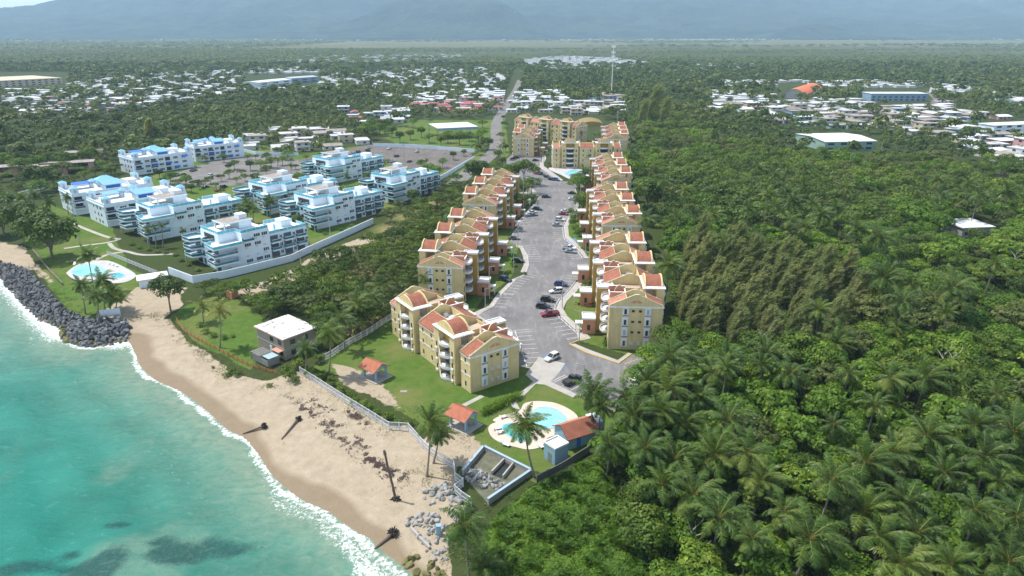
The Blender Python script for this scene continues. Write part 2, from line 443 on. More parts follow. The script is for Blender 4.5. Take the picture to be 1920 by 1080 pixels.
# ------------------------------------------------------------------ sea
sx = axis([(-560, -240, 6), (-240, 10, .9)]); sy = axis([(20, 60, 4), (60, 235, .9), (235, 480, 8)])
SX, SY = np.meshgrid(sx, sy); shpS = SX.shape; SX = SX.ravel(); SY = SY.ravel()
sd = sdf(SX, SY, SEAPOLY)
wv = (vnoise(SX, SY, 11, 3) - .5) * 6 + (vnoise(SX, SY, 3.3, 3) - .5) * 3.0
sdn = sd + wv * .55
# how wide the surf is: narrow at the rocks, broad at the near end of the beach
bw = (1.4 + 5.4 * sstep(-55, -22, SX) * sstep(150, 95, SY)) * (.45 + 1.1 * vnoise(SX, SY, 13, 2))
crest = np.exp(-((sdn - bw * .55) / (bw * .55)) ** 2)
swash = np.exp(-((sdn - .2) / .9) ** 2) * .75
lin2 = np.exp(-((sdn - 7.5 - wv) / 1.4) ** 2) * sstep(.5, .68, vnoise(SX, SY, 16, 2)) * .36
lin3 = np.exp(-((sdn - 14 - wv * 1.5) / 1.6) ** 2) * sstep(.55, .7, vnoise(SX + 90, SY, 20, 2)) * .25
foam = np.clip(np.maximum(np.maximum(crest * (.30 + .34 * sstep(1.6, 7, bw)), swash), np.maximum(lin2, lin3)), 0, 1)
rocky = dist_line(SX, SY, GP([(0, 515), (80, 600), (118, 630), (230, 645)], SEA))
foam = np.maximum(foam, np.exp(-(rocky / 5.5) ** 2) * .7)
swell = np.sin((sdn + (vnoise(SX, SY, 25, 2) - .5) * 12) * .55) * .24 * sstep(0, 6, sd) + (vnoise(SX, SY, 2.2, 3) - .5) * .34 * sstep(0, 4, sd)
zz = SEA + .05 + swell + crest * .28 * sstep(3, 8, bw) * (vnoise(SX, SY, 1.7, 2) + .3)
shoal = np.exp(-np.maximum(sd - 3, 0) / 10.0)
shoal = np.maximum(shoal, sstep(.48, .66, vnoise(SX, SY, 26, 3)) * np.exp(-np.maximum(sd, 0) / 60) * .8)
reef = np.zeros_like(SX)
for (px, py, rx, ry) in ((350, 1035, 17, 5.5), (195, 1060, 12, 6), (225, 985, 4, 1.6), (40, 1065, 9, 4), (300, 1015, 6, 3), (140, 1040, 4, 2)):
    q = G(px, py, SEA)
    r_ = np.hypot((SX - q[0] - (SY - q[1]) * .5) / rx * 1.9, (SY - q[1]) / ry * 1.5)
    reef = np.maximum(reef, sstep(1.45, .45, r_ + (vnoise(SX, SY, 4, 4) - .5) * 1.6))
fard = sstep(60, 140, sd)
keep = sd > -3.0
ids = np.arange(len(SX)).reshape(shpS)
FS = np.stack([ids[:-1, :-1].ravel(), ids[:-1, 1:].ravel(), ids[1:, 1:].ravel(), ids[1:, :-1].ravel()], 1)
FS = FS[keep[FS].all(1)]; u, inv = np.unique(FS, return_inverse=True); inv = inv.reshape(FS.shape)
t = NT('sea_water'); c = t.coord('Object')
at = t.n('Attribute', attribute_name='wat'); sp = t.n('SeparateColor'); t.l(at.outputs['Color'], sp.inputs[0])
n1 = t.noise(t.coord('Object', (1, 1.6, 1)), .06, 5, .6); n2 = t.noise(t.coord('Object', (.8, 1.3, 1)), .55, 6, .65, .5); n3 = t.noise(c, 1.7, 8, .72, .8)
deep = t.mix(t.ramp(n1, .3, .7), (.006, .135, .102), (.016, .215, .162))
wc = t.mix(t.math('MULTIPLY', sp.outputs[2], .45), deep, (.09, .31, .27))
wc = t.mix(t.math('MULTIPLY', sp.outputs[0], t.ramp(n2, .05, .6)), wc, (.215, .28, .20))
wc = t.mix(t.math('MULTIPLY', t.ramp(t.math('ADD', sp.outputs[1], t.math('MULTIPLY', t.math('SUBTRACT', n3, .5), 1.3)), .3, 1.0), .85), wc, (.012, .06, .055))
wc = t.mix(t.math('MULTIPLY', t.ramp(n2, .58, .74), .28), wc, (.14, .38, .32))
fa = t.math('SUBTRACT', t.math('ADD', at.outputs['Alpha'], t.math('MULTIPLY', t.math('SUBTRACT', n3, .5), 2.0)), .0)
fo = t.math('MULTIPLY', t.ramp(fa, .42, .72), 1.0, clamp=True)
fleck = t.math('MULTIPLY', t.ramp(t.noise(c, .9, 9, .8, 1.0), .70, .78), .35, clamp=True)
wc = t.mix(fleck, wc, (.55, .68, .62))
wc = t.mix(fo, wc, (.82, .84, .82)); t.col(wc)
t.b.inputs['IOR'].default_value = 1.33
rr = t.math('ADD', t.math('MULTIPLY', fo, .6), .16); t.l(rr, t.b.inputs['Roughness']); t.b.inputs['Specular IOR Level'].default_value = .15
hb = t.math('ADD', t.math('MULTIPLY', n2, 1.0), t.math('MULTIPLY', n3, .35)); t.bump(hb, .8, .45)
M['sea'] = t.mat
me = np_mesh('sea', np.stack([SX, SY, zz], 1)[u], inv, M['sea'], True)
a = me.attributes.new('wat', 'FLOAT_COLOR', 'POINT'); a.data.foreach_set('color', np.stack([shoal, reef, fard, foam], 1)[u].astype(np.float32).ravel())
tag(link('sea', me), kind='structure')

# ------------------------------------------------------------------ mountains
RID = [(-500, 12), (-200, 20), (0, 23), (30, 20), (68, 17), (92, 22), (117, 27), (150, 25), (187, 20), (233, 11), (277, 2), (330, -8), (420, -22), (560, -38), (760, -52), (960, -56), (1150, -50), (1300, -40), (1450, -28), (1600, -12), (1702, 0), (1740, 8), (1776, 12), (1805, 9), (1840, 5), (1900, 5), (1990, 10), (2300, 8), (2600, 20)]
YR = 13000.0
rx_, rh_ = [], []
for px, py in RID:
    k = (540 - py) / CF; dz = (k * YR * math.cos(CT) - YR * math.sin(CT)) / (math.cos(CT) + k * math.sin(CT))
    rx_.append((px - 960) / CF * (YR * math.cos(CT) - dz * math.sin(CT))); rh_.append(dz + CH)
mx = np.linspace(-16500, 16500, 520); my = np.linspace(6600, 15800, 200)
MX, MY = np.meshgrid(mx, my); hx = np.interp(MX, rx_, rh_)
f = np.clip((MY - 7000) / (YR - 7000), 0, 1.2); prof = np.where(f < 1, f ** 1.25, 1 - (f - 1) * 2.5)
rn = 1 - np.abs(2 * vnoise(MX, MY, 2600, 5) - 1); rn2 = vnoise(MX, MY, 1500, 5)
h = hx * prof * (1 + (rn - .55) * 1.15 * np.sin(np.clip(f, 0, 1) * math.pi)) + 170 * (rn2 - .35) * np.sin(np.clip(f, 0, 1) * math.pi)
rn3 = 1 - np.abs(2 * vnoise(MX + MY * .3, MY, 950, 4) - 1); h = h + 240 * (rn3 - .6) * np.sin(np.clip(f * 1.1, 0, 1) * math.pi) ** .7
hill = 260 * sstep(.5, .75, vnoise(MX, MY, 1900, 3)) * np.exp(-((MY - 7800) / 700) ** 2)
h = np.maximum(h + hill, 0) - 4 * (MY < 6900)
t = NT('mountain_forest'); c = t.coord('Object')
n1 = t.noise(c, .0035, 7, .65); n2 = t.noise(c, .016, 5, .6)
cc = t.mix(t.ramp(n1, .35, .65), (.010, .026, .020), (.06, .095, .05)); cc = t.mix(t.math('MULTIPLY', t.ramp(n2, .62, .72), .6), cc, (.24, .24, .15))
t.col(cc); t.rough(.95, .1); t.bump(t.noise(c, .004, 8, .7), 1.0, 160); M['mountain'] = t.mat
ids = np.arange(MX.size).reshape(MX.shape)
FM = np.stack([ids[:-1, :-1].ravel(), ids[:-1, 1:].ravel(), ids[1:, 1:].ravel(), ids[1:, :-1].ravel()], 1)
tag(link('mountains', np_mesh('mountains', np.stack([MX.ravel(), MY.ravel(), h.ravel() - .5], 1), FM, M['mountain'], True)), kind='structure')

# ------------------------------------------------------------------ haze: the tropical air over the plain
hb_ = MB().box(-26000, -250, -12, 26000, 16200, 1500)
hm = bpy.data.materials.new('haze_air'); hm.use_nodes = True; hm.node_tree.nodes.clear()
pv = hm.node_tree.nodes.new('ShaderNodeVolumePrincipled'); ho = hm.node_tree.nodes.new('ShaderNodeOutputMaterial')
pv.inputs['Color'].default_value = (.56, .78, 1.0, 1); pv.inputs['Density'].default_value = HAZE = 0.82e-4; pv.inputs['Anisotropy'].default_value = .0
hm.node_tree.links.new(pv.outputs[0], ho.inputs['Volume'])
tag(hb_.build('haze', hm), kind='stuff')
# ------------------------------------------------------------------ roads, car parks, pavements, kerbs, markings
def asphalt(name, a, b, crack=.0):
    t = NT(name); c = t.coord('Object')
    n1 = t.noise(c, .09, 5, .6); n2 = t.noise(c, 3.0, 5, .7); n3 = t.noise(t.coord('Object', (.5, .12, 1)), .9, 5, .65, 1.2)
    cc = t.mix(t.ramp(n1, .3, .7), a, b)
    cc = t.mix(t.math('MULTIPLY', t.ramp(n3, .5, .72), .55), cc, tuple(min(1, x * 1.5) for x in b))
    cc = t.mix(t.math('MULTIPLY', t.ramp(n2, .5, .75), .45), cc, (.06, .057, .054))
    w = t.n('TexVoronoi', feature='DISTANCE_TO_EDGE'); w.inputs['Scale'].default_value = .11; t.l(t.mix(.12, c, t.n('TexNoise').outputs['Color']), w.inputs['Vector'])
    cr = t.math('LESS_THAN', w.outputs['Distance'], .012)
    cc = t.mix(t.math('MULTIPLY', cr, crack), cc, (.05, .047, .045))
    t.col(cc); t.rough(.9, .2); t.bump(n2, .3, .02); return t.mat
M['asphalt'] = asphalt('weathered_asphalt', (.14, .134, .132), (.235, .225, .22))
M['asphalt2'] = asphalt('old_grey_asphalt', (.15, .14, .13), (.22, .205, .19))
M['lotbrown'] = asphalt('dusty_asphalt', (.12, .105, .095), (.18, .16, .14), .2)
M['concrete'] = wallmat('concrete_paving', (.42, .39, .35), .15, (.2, .19, .17), .4)
M['kerb'] = plain('kerb_concrete', (.50, .48, .45), .8)
M['paintw'] = plain('white_road_paint', (.50, .49, .47), .7, var=.3, sc=.8)
M['painty'] = plain('yellow_road_paint', (.55, .36, .10), .7, var=.25)
M['paintb'] = plain('blue_bay_paint', (.10, .20, .34), .7, var=.3)

def sheet(name, px, z, mat, world_pts=None, kind='structure'):
    p = world_pts or GP(px, 0)
    mb = MB(); n = len(p)
    A = sum(p[k][0] * p[(k + 1) % n][1] - p[(k + 1) % n][0] * p[k][1] for k in range(n))
    if A < 0: p = p[::-1]
    mb.prism(p, z - .35, z, True)
    return tag(mb.build(name, mat), kind=kind)

def ribbon(path, w):
    return offset(path, w / 2) + offset(path, -w / 2)[::-1]

LEFT = [(930, 660), (905, 605), (883, 590), (918, 574), (936, 549), (962, 524), (985, 515), (991, 497), (989, 480), (978, 462), (955, 455), (958, 440), (972, 420), (990, 400), (1004, 383), (1012, 368), (1003, 357), (990, 348), (978, 336), (966, 322), (950, 312), (950, 298), (962, 288)]
RIGHT = [(1016, 288), (1018, 298), (1013, 306), (1013, 314), (1026, 322), (1050, 340), (1090, 341), (1094, 349), (1078, 354), (1086, 372), (1084, 386), (1078, 398), (1065, 410), (1058, 424), (1060, 445), (1074, 458), (1087, 472), (1096, 486), (1120, 486), (1120, 504), (1094, 505), (1090, 520), (1071, 544), (1050, 566), (1044, 580), (1052, 594), (1078, 617), (1097, 634), (1068, 646), (1100, 662), (1160, 682), (1184, 664), (1212, 676), (1214, 710), (1178, 765), (1140, 770), (1084, 741), (1033, 716), (1048, 700), (1060, 682), (1010, 670), (990, 690), (950, 680)]
LOT = GP(LEFT + RIGHT, 0)
sheet('parking_lot', None, .03, M['asphalt'], LOT)
# public road on the left, track beside the white wall
ROAD = smooth_path(GP([(975, 150), (966, 172), (948, 200), (932, 228), (931, 255), (929, 280), (910, 300), (880, 322), (852, 345)], 0), 5)
sheet('road', None, .03, M['asphalt2'], ribbon(ROAD, 9.5))
sheet('road', None, .034, M['asphalt2'], ribbon(GP([(1140, 205), (1152, 190), (1160, 182), (1168, 176)], 0), 12))
sheet('road', None, .034, M['asphalt2'], ribbon(GP([(1790, 210), (1765, 190), (1748, 172)], 0), 14))
sheet('road', None, .036, M['lotbrown'], ribbon(GP([(1835, 275), (1880, 292), (1930, 306)], 0), 13))
# the left neighbours' car parks
sheet('parking_lot', None, .026, M['lotbrown'], GP([(560, 300), (700, 270), (880, 283), (886, 292), (848, 320), (760, 315), (700, 300), (640, 318), (600, 322)], 0))
sheet('parking_lot', None, .022, M['asphalt2'], GP([(330, 325), (430, 292), (520, 290), (560, 300), (570, 330), (480, 345), (400, 350), (310, 345)], 0))
# pavements (raised) along the lot
PAVES = [
    [(1044, 580), (1050, 566), (1071, 544), (1090, 520), (1094, 507), (1112, 507), (1112, 511), (1099, 520), (1082, 546), (1062, 566), (1056, 580), (1064, 594), (1090, 616), (1108, 635), (1086, 640), (1078, 617), (1052, 594)],
    [(1096, 485), (1087, 472), (1074, 458), (1060, 445), (1058, 424), (1065, 410), (1078, 398), (1084, 399), (1071, 412), (1065, 425), (1067, 443), (1081, 456), (1094, 470), (1101, 481), (1118, 483), (1118, 485)],
    [(991, 497), (989, 480), (978, 462), (968, 459), (968, 463), (975, 466), (981, 482), (982, 497), (976, 510), (985, 513)],
    [(1016, 288), (1018, 298), (1013, 306), (1013, 314), (1026, 322), (1050, 340), (1056, 338), (1033, 321), (1020, 312), (1020, 306), (1024, 298), (1023, 290)],
    [(905, 605), (883, 590), (918, 574), (936, 549), (962, 524), (969, 524), (942, 552), (926, 575), (905, 586), (898, 592), (918, 606)],
    [(972, 420), (990, 400), (1004, 383), (1000, 383), (986, 399), (966, 420), (960, 430)],
    [(990, 348), (1003, 357), (1012, 368), (990, 368), (965, 366), (965, 361), (985, 360)],
    [(1100, 662), (1160, 682), (1184, 664), (1178, 662), (1158, 676), (1104, 656), (1078, 645), (1068, 646)],
]
for p in PAVES: sheet('pavement', p, .14, M['concrete'])
sheet('plaza', [(1010, 670), (1060, 682), (1048, 700), (1033, 716), (1084, 741), (1075, 746), (1022, 722), (1005, 720), (985, 740), (968, 755), (975, 768), (962, 766), (955, 755), (978, 735), (1000, 716), (985, 703)], .10, M['concrete'])
mb = MB(); mb.strip(GP([(1097, 634), (1068, 646), (1100, 662), (1160, 682), (1184, 664)], 0), .35, 0, .2); tag(mb.build('kerb', M['painty']), kind='structure')
kmb = MB()
for seg in (RIGHT[19:28], RIGHT[7:17], LEFT[2:5] + LEFT[5:10], RIGHT[0:6], LEFT[12:16]):
    kmb.strip(GP(seg, 0), .28, 0, .17)
tag(kmb.build('kerb', M['kerb']), kind='structure')
# bay lines: one every 2.6 m square to the kerb, wheel stops at their heads
LOTP = LOT
mk = MB(); stops = []
def bays(px, side, depth=5.0, mat=None, gap=2.65, stop=True):
    path = resample(GP(px, 0), gap)
    for i, p in enumerate(path):
        a = path[max(i - 1, 0)]; b = path[min(i + 1, len(path) - 1)]
        tx, ty = b[0] - a[0], b[1] - a[1]; l = math.hypot(tx, ty) or 1; tx /= l; ty /= l
        nx_, ny_ = -ty * side, tx * side
        h = .10
        q = [(p[0] + tx * s * h + nx_ * d, p[1] + ty * s * h + ny_ * d, .058) for s, d in ((-1, .3), (1, .3), (1, depth), (-1, depth))]
        if side < 0: q = q[::-1]
        n = Vector(q[1]) - Vector(q[0]); 
        mk.face(q if (n.cross(Vector(q[2]) - Vector(q[0]))).z > 0 else q[::-1])
        if stop and i: stops.append((p[0] - tx * gap / 2 + nx_ * .75, p[1] - ty * gap / 2 + ny_ * .75, math.atan2(ty, tx)))
bays([(1096, 484), (1087, 472), (1074, 458), (1060, 445), (1058, 424), (1065, 410), (1078, 398), (1084, 386), (1086, 372)], 1)
bays([(1090, 520), (1071, 544), (1050, 566), (1044, 580), (1052, 594), (1078, 617), (1095, 632)], -1)
bays([(936, 549), (962, 524), (984, 513)], -1)
bays([(918, 574), (936, 549)], -1)
bays([(955, 452), (958, 440), (972, 420), (990, 400), (1004, 383)], -1)
bays([(989, 490), (989, 480), (978, 462)], -1, stop=False)
bays([(1050, 340), (1026, 322), (1013, 312)], 1)
bays([(950, 312), (950, 298)], -1, stop=False)
bays([(983, 690), (967, 640), (960, 620)], -1)
bays([(1084, 741), (1033, 716)], -1, stop=False)
tag(mk.build('parking_markings', M['paintw']), kind='structure')
mk = MB(); bays([(1096, 748), (1165, 781)], 1, stop=False); bays([(1212, 680), (1184, 666)], 1, stop=False)
tag(mk.build('parking_markings', M['painty']), kind='structure')
def quadpx(px, z):
    return [(*p, z) for p in GP(px, 0)]
mk = MB()
for q in ([(1012, 672), (1030, 662), (1050, 668), (1034, 680)], [(1062, 452), (1078, 446), (1085, 452), (1070, 460)], [(1050, 684), (1064, 688), (1056, 693), (1044, 690)]):
    f = quadpx(q, .05); n = (Vector(f[1]) - Vector(f[0])).cross(Vector(f[2]) - Vector(f[0])).z
    mk.face(f if n > 0 else f[::-1])
tag(mk.build('parking_markings', M['paintb']), kind='structure')
ws = MB(); ws.extr([(-.09, 0), (.09, 0), (.06, .13), (-.06, .13)], -.9, .9, 'x'); w0 = None
for i, (x, y, a) in enumerate(stops):
    if w0 is None: w0 = o = ws.build('wheel_stop', M['white'])
    else: o = copy_tree(w0)
    o.location = (x, y, .03); o.rotation_euler = (0, 0, a)
    tag(o, 'low white concrete wheel stop at the head of a parking bay', 'wheel stop', 'wheel stops of the car park')
# garden paths of the white flats
for i, px in enumerate(([(120, 412), (150, 425), (200, 444), (225, 448)], [(225, 448), (200, 455), (160, 460), (120, 466)], [(205, 456), (215, 466), (240, 472), (270, 478), (330, 476)], [(232, 472), (200, 478), (175, 490)])):
    sheet('path', None, .03, M['concrete'], ribbon(smooth_path(GP(px, 0), 4), 1.6))
sheet('path', None, .03, M['concrete'], ribbon(GP([(905, 742), (860, 765), (845, 775)], 0), 1.2))
# covers set in the lawn
for q in ((757, 734), (948, 632)):
    p = G(*q); tag(MB().box(-.8, -.5, 0, .8, .5, .06).build('drain_cover', M['steel'] if q[0] > 800 else M['roofgrey']), 'dark rectangular drain cover set in ' + ('the lawn by the beach pavilion' if q[0] < 800 else 'the car park asphalt'), 'drain cover').location = (p[0], p[1], .02)
# ------------------------------------------------------------------ yellow apartment blocks
HS = 2.95; BW = 13.6; ML = 20.4
def arcpts(x0, x1, z0, rise, n=10, th=None):
    """arch profile from x0 to x1 springing at z0"""
    return [(x0 + (x1 - x0) * i / n, z0 + rise * math.sin(math.pi * i / n) ** .8) for i in range(n + 1)]

def window_part(parent, x, y, z, w, h, face, frame=True, panel=None):
    """face: unit outward (dx,dy); window with frame and pane sub-part"""
    dx, dy = face; tx, ty = -dy, dx
    def slab(mb, hw, z0, z1, a, b):
        pts = [(x + tx * s * hw + dx * d, y + ty * s * hw + dy * d) for s, d in ((-1, a), (1, a), (1, b), (-1, b))]
        mb.prism(pts, z0, z1)
    m = MB()
    if frame:
        for s in (-1, 1):
            pts = [(x + tx * (s * w / 2 + o) + dx * d, y + ty * (s * w / 2 + o) + dy * d) for o, d in ((-.09, -.05), (.09, -.05), (.09, .09), (-.09, .09))]
            m.prism(pts, z, z + h)
        slab(m, w / 2 + .12, z - .12, z, -.05, .14); slab(m, w / 2 + .12, z + h, z + h + .12, -.05, .12)
    else:
        slab(m, w / 2 + .06, z - .08, z, -.05, .1)
    f = m.build('window', M['white'], parent)
    g = MB(); slab(g, w / 2 - .08, z + .01, z + h - .01, -.03, .03)
    g.build('pane', panel or M['glass'], f)
    return f

def apartment(nst, nv, mir, flatends=False):
    """local frame: x along the block from its near end, -y the road side (mirrored when mir=-1)"""
    E = nst * HS + .25; L = nv * ML; W = BW / 2
    root = empty('apartment_building')
    sgn = mir
    def B(mb, name, mat, parent=root, smooth=False):
        mb.flat(sgn) if sgn < 0 else None
        return mb.build(name, mat, parent, smooth)
    def each(name, mat, boxes):
        for b in boxes: B(MB().box(*b), name, mat)
    strips = []
    for k in range(nv):
        strips += [(k * ML, k * ML + 4.2), (k * ML + 16.2, (k + 1) * ML)]
    merged = [strips[0]] + [(strips[i][0], strips[i + 1][1]) for i in range(1, len(strips) - 1, 2)] + [strips[-1]]
    # walls
    each('wall', M['yellow'], [(a, -W, 0, b, W, E - .02) for a, b in merged])
    for k in range(nv):
        x0 = k * ML
        each('wall', M['yellow'], [(x0 + 4.2, -W + 1.6, 0, x0 + 16.2, W - 1.0, E - .02), (x0 + 5.4, W - 1.0, 0, x0 + 7.6, W + .9, E + HS), (x0 + 12.6, W - 1.0, 0, x0 + 15.0, W + .9, E + HS)])
    # balcony recess back walls
    each('wall', M['redwall'], [(k * ML + 4.2, -W + .9, 0, k * ML + 9.3, -W + 1.6, E - .06) for k in range(nv)])
    each('wall', M['ochre'], [(k * ML + 7.6, W - 1.0, .1, k * ML + 12.6, W - .5, E + HS - .3) for k in range(nv)])
    for k in range(nv):
        each('balcony_door', M['glass'], [(k * ML + 8.2, W - .5, s * HS + .2, k * ML + 12.0, W - .42, s * HS + 2.3) for s in range(nst)])
        each('balcony_door', M['glass'], [(k * ML + 4.9, -W + .84, s * HS + .2, k * ML + 8.2, -W + .9, s * HS + 2.25) for s in range(nst)])
    # white bands: eaves and the storey line
    for a, b in merged:
        each('cornice', M['white'], [(a - .12 if a < 1 else a, min(s * W, s * (W + .22)), E - .32, b + .12 if b > L - 1 else b, max(s * W, s * (W + .22)), E + .12) for s in (-1, 1)])
        each('string_course', M['white'], [(a, W, HS * q + 1.2, b, W + .06, HS * q + 1.38) for q in (1, 2)])
    each('cornice', M['white'], [(-.2, -W, E - .3, 0, W, E + .1), (L, -W, E - .3, L + .2, W, E + .1)])
    # flat roof
    for k in range(nv):
        mb = MB(); mb.box(k * ML + 4.2, -W + 1.6, E, k * ML + 16.2, W - 1.0, E + .06); B(mb, 'roof_terrace', M['terrace'])
    each('roof', M['roofwhite'], [(a + .1, -2.6, E, b - .1, 2.6, E + .3) for a, b in merged])
    # gable walls at both ends of every strip, and the slopes between
    RZ = E + 3.35
    def gable(x, vent):
        m = MB(); m.extr([(-W - .1, E + .04), (W + .1, E + .04), (W + .1, E + .42), (.5, RZ), (-.5, RZ), (-W - .1, E + .42)], x - .14, x + .14, 'x')
        g = B(m, 'gable_wall', M['yellow'])
        m = MB()
        for s in (-1, 1):
            y0, y1 = s * (W + .1), s * .5
            m.face([(x - .2, y0, E + .42), (x + .2, y0, E + .42), (x + .2, y1, RZ), (x - .2, y1, RZ)][::s])
            for xx in (x - .2, x + .2):
                m.face([(xx, y0, E + .28), (xx, y0, E + .425), (xx, y1, RZ + .005), (xx, y1, RZ - .14)])
        m.box(x - .2, -.5, RZ - .1, x + .2, .5, RZ + .02)
        B(m, 'coping', M['white' if False else 'copingc'], g)
        if vent:
            m = MB(); vx = x - .16 if vent < 0 else x + .16
            for s in (-1, 1):
                tri = [(vx, s * .12, E + 1.0), (vx, s * 1.5, E + 1.0), (vx, s * 1.1, E + 1.45), (vx, s * .12, E + 1.9)]
                m.face(tri); m.face([(vx + .01 * vent, *q[1:]) for q in tri][::-1])
            B(m, 'gable_vent', M['orange'], g)
    for i, (a, b) in enumerate(merged):
        gable(a + .14, -1 if i == 0 else 0); gable(b - .14, 1 if i == len(merged) - 1 else 0)
        for s in (-1, 1):
            m = MB(); y0, y1 = s * (W + .25), s * 2.6
            zz0, zz1 = E + .15, E + .15 + (RZ - E - .3) * (W + .25 - 2.6) / (W - .2)
            x0, x1 = a + .3, b - .3; th = .18
            m.extr([(y0, zz0), (y1, zz1), (y1, zz1 - th), (y0, zz0 - th)], x0, x1, 'x')
            B(m, 'tile_roof', M['tile' if (i + (s > 0)) % 3 else 'tilebright'])
            m = MB(); m.box(x0, min(s * 2.6, s * 2.45), E + .3, x1, max(s * 2.6, s * 2.45), zz1 - .02)
            B(m, 'clerestory_wall', M['yellow'])
    for k in range(nv):
        x0 = k * ML
        # arched tower on the garden side: posts, terrace roof, barrel vault between two arched walls
        m = MB()
        each('post', M['yellow'], [(x0 + xx, W - 4.4, E + .06, x0 + xx + .4, W - 4.0, E + HS) for xx in (5.5, 7.3, 12.7, 14.6)])
        m = MB(); m.box(x0 + 5.3, W - 4.5, E + HS, x0 + 15.1, W + 1.0, E + HS + .3); m.box(x0 + 5.15, W - 4.65, E + HS + .05, x0 + 15.25, W + 1.2, E + HS + .18)
        B(m, 'terrace_slab', M['white'])
        z0 = E + HS + .3
        for yy in (W + .35, W - 4.0):
            m = MB(); m.extr([(x0 + 6.3, z0)] + arcpts(x0 + 6.3, x0 + 14.1, z0 + .2, 2.05)[0:] + [(x0 + 14.1, z0)], yy - .18, yy + .18, 'y')
            B(m, 'arched_wall', M['yellow'])
        prof = arcpts(x0 + 6.6, x0 + 13.8, z0 + .05, 1.9)
        m = MB()
        for (xa, za), (xb, zb) in zip(prof, prof[1:]):
            m.face([(xa, W - 3.82, za), (xb, W - 3.82, zb), (xb, W + .17, zb), (xa, W + .17, za)][::-1])
        B(m, 'vault_roof', M['tile'])
        # garden balconies, curved fronts
        for s in range(nst + 1):
            zf = s * HS if s else .1
            arc = [(x0 + 7.5 + 5.2 * i / 8, W + .75 + 1.15 * math.sin(math.pi * i / 8)) for i in range(9)]
            m = MB(); m.prism([(x0 + 7.6, W - .5)] + arc[1:-1] + [(x0 + 12.6, W - .5)], zf - .15, zf + .08)
            m.strip(arc, .16, zf + .08, zf + .62)
            bal = B(m, 'balcony', M['white'])
            m = MB(); m.strip(arc, .05, zf + .98, zf + 1.04)
            for p in resample(arc, .5): m.box(p[0] - .03, p[1] - .03, zf + .62, p[0] + .03, p[1] + .03, zf + .98)
            B(m, 'railing', M['rail'], bal)
        each('aircon_unit', M['aircon'], [(x0 + xx - .45, W + .9, s * HS + .5, x0 + xx + .45, W + 1.25, s * HS + .9) for s in range(nst) for xx in (6.5, 13.8)])
        # orange roof room on the road side, stair tower, entrance
        m = MB(); xa, xb, ya, yb = x0 + 4.35, x0 + 9.3, -W + .25, -W + 4.6; zt_ = E + 2.2
        m.box(xa, ya, E - .1, xa + .22, yb, zt_); m.box(xb - .22, ya, E - .1, xb, yb, zt_)
        m.box(xa + .22, ya, E - .1, xb - .22, ya + .22, E + 1.1); m.box(xa + .22, yb - .22, E + .07, xb - .22, yb, E + 1.5)
        room = B(m, 'roof_room', M['orange'])
        m = MB()
        m.box(xa - .06, ya - .06, zt_, xa + .28, yb + .06, zt_ + .16); m.box(xb - .28, ya - .06, zt_, xb + .06, yb + .06, zt_ + .16)
        m.box(xa + .28, ya - .06, E + 1.1, xb - .28, ya + .28, E + 1.25); m.box(xa + .28, yb - .28, E + 1.5, xb - .28, yb + .06, E + 1.65)
        B(m, 'coping', M['white'], room)
        m = MB(); pr = arcpts(ya + 1.2, yb - .22, zt_ - 1.0, 2.1, 10)
        m.extr([(ya + 1.2, E + .1)] + pr + [(yb - .22, E + .1)], xb - 2.5, xb - 2.25, 'x'); B(m, 'curved_wall', M['orange'], room)
        m = MB()
        for (p, q), (p2, q2) in zip(pr, pr[1:]): m.extr([(p, q + .01), (p2, q2 + .01), (p2, q2 + .1), (p, q + .1)], xb - 2.53, xb - 2.22, 'x')
        B(m, 'coping', M['copingc'], room)
        for s in range(1, nst + 1):
            zf = s * HS
            arc = [(x0 + 4.1 + 5.0 * i / 8, -W - .1 - 1.7 * math.sin(math.pi * min(1, (i + 1) / 9.)) ** .6) for i in range(9)]
            arc = [(x0 + 4.1, -W + .3)] + arc + [(x0 + 9.2, -W + .3)]
            m = MB(); m.prism([(x0 + 4.2, -W + .9)] + arc + [(x0 + 9.2, -W + .9)], zf - .18, zf + .06)
            m.strip(arc, .16, zf + .06, zf + .5)
            bal = B(m, 'balcony', M['white'])
            m = MB(); m.strip(arc, .05, zf + .95, zf + 1.02)
            for p in resample(arc, .45): m.box(p[0] - .03, p[1] - .03, zf + .5, p[0] + .03, p[1] + .03, zf + .95)
            B(m, 'railing', M['rail'], bal)
        m = MB(); m.box(x0 + 9.5, -W - 2.7, 0, x0 + 12.2, -W + 1.6, E + 1.3)
        tw = B(m, 'stair_tower', M['ochre'])
        m = MB(); m.box(x0 + 9.38, -W - 2.82, E + 1.3, x0 + 12.32, -W + 1.7, E + 1.5)
        m.box(x0 + 9.38, -W - 2.82, E + 1.5, x0 + 9.6, -W + 1.7, E + 1.85); m.box(x0 + 12.1, -W - 2.82, E + 1.5, x0 + 12.32, -W + 1.7, E + 1.85)
        m.box(x0 + 9.6, -W - 2.82, E + 1.5, x0 + 12.1, -W - 2.6, E + 1.85); m.box(x0 + 9.6, -W + 1.48, E + 1.5, x0 + 12.1, -W + 1.7, E + 1.85)
        B(m, 'parapet', M['white'], tw)
        for s in range(nst): B(MB().box(x0 + 10.3, -W - 2.76, s * HS + 1.6, x0 + 11.4, -W - 2.7, s * HS + 3.0), 'window', M['bluewin'], tw)
        m = MB(); m.box(x0 + 9.0, -W - 6.2, 0, x0 + 13.2, -W - 2.75, 4.3)
        en = B(m, 'entrance_hall', M['orange'])
        m = MB(); m.box(x0 + 8.8, -W - 6.4, 4.3, x0 + 13.4, -W - 2.76, 4.45)
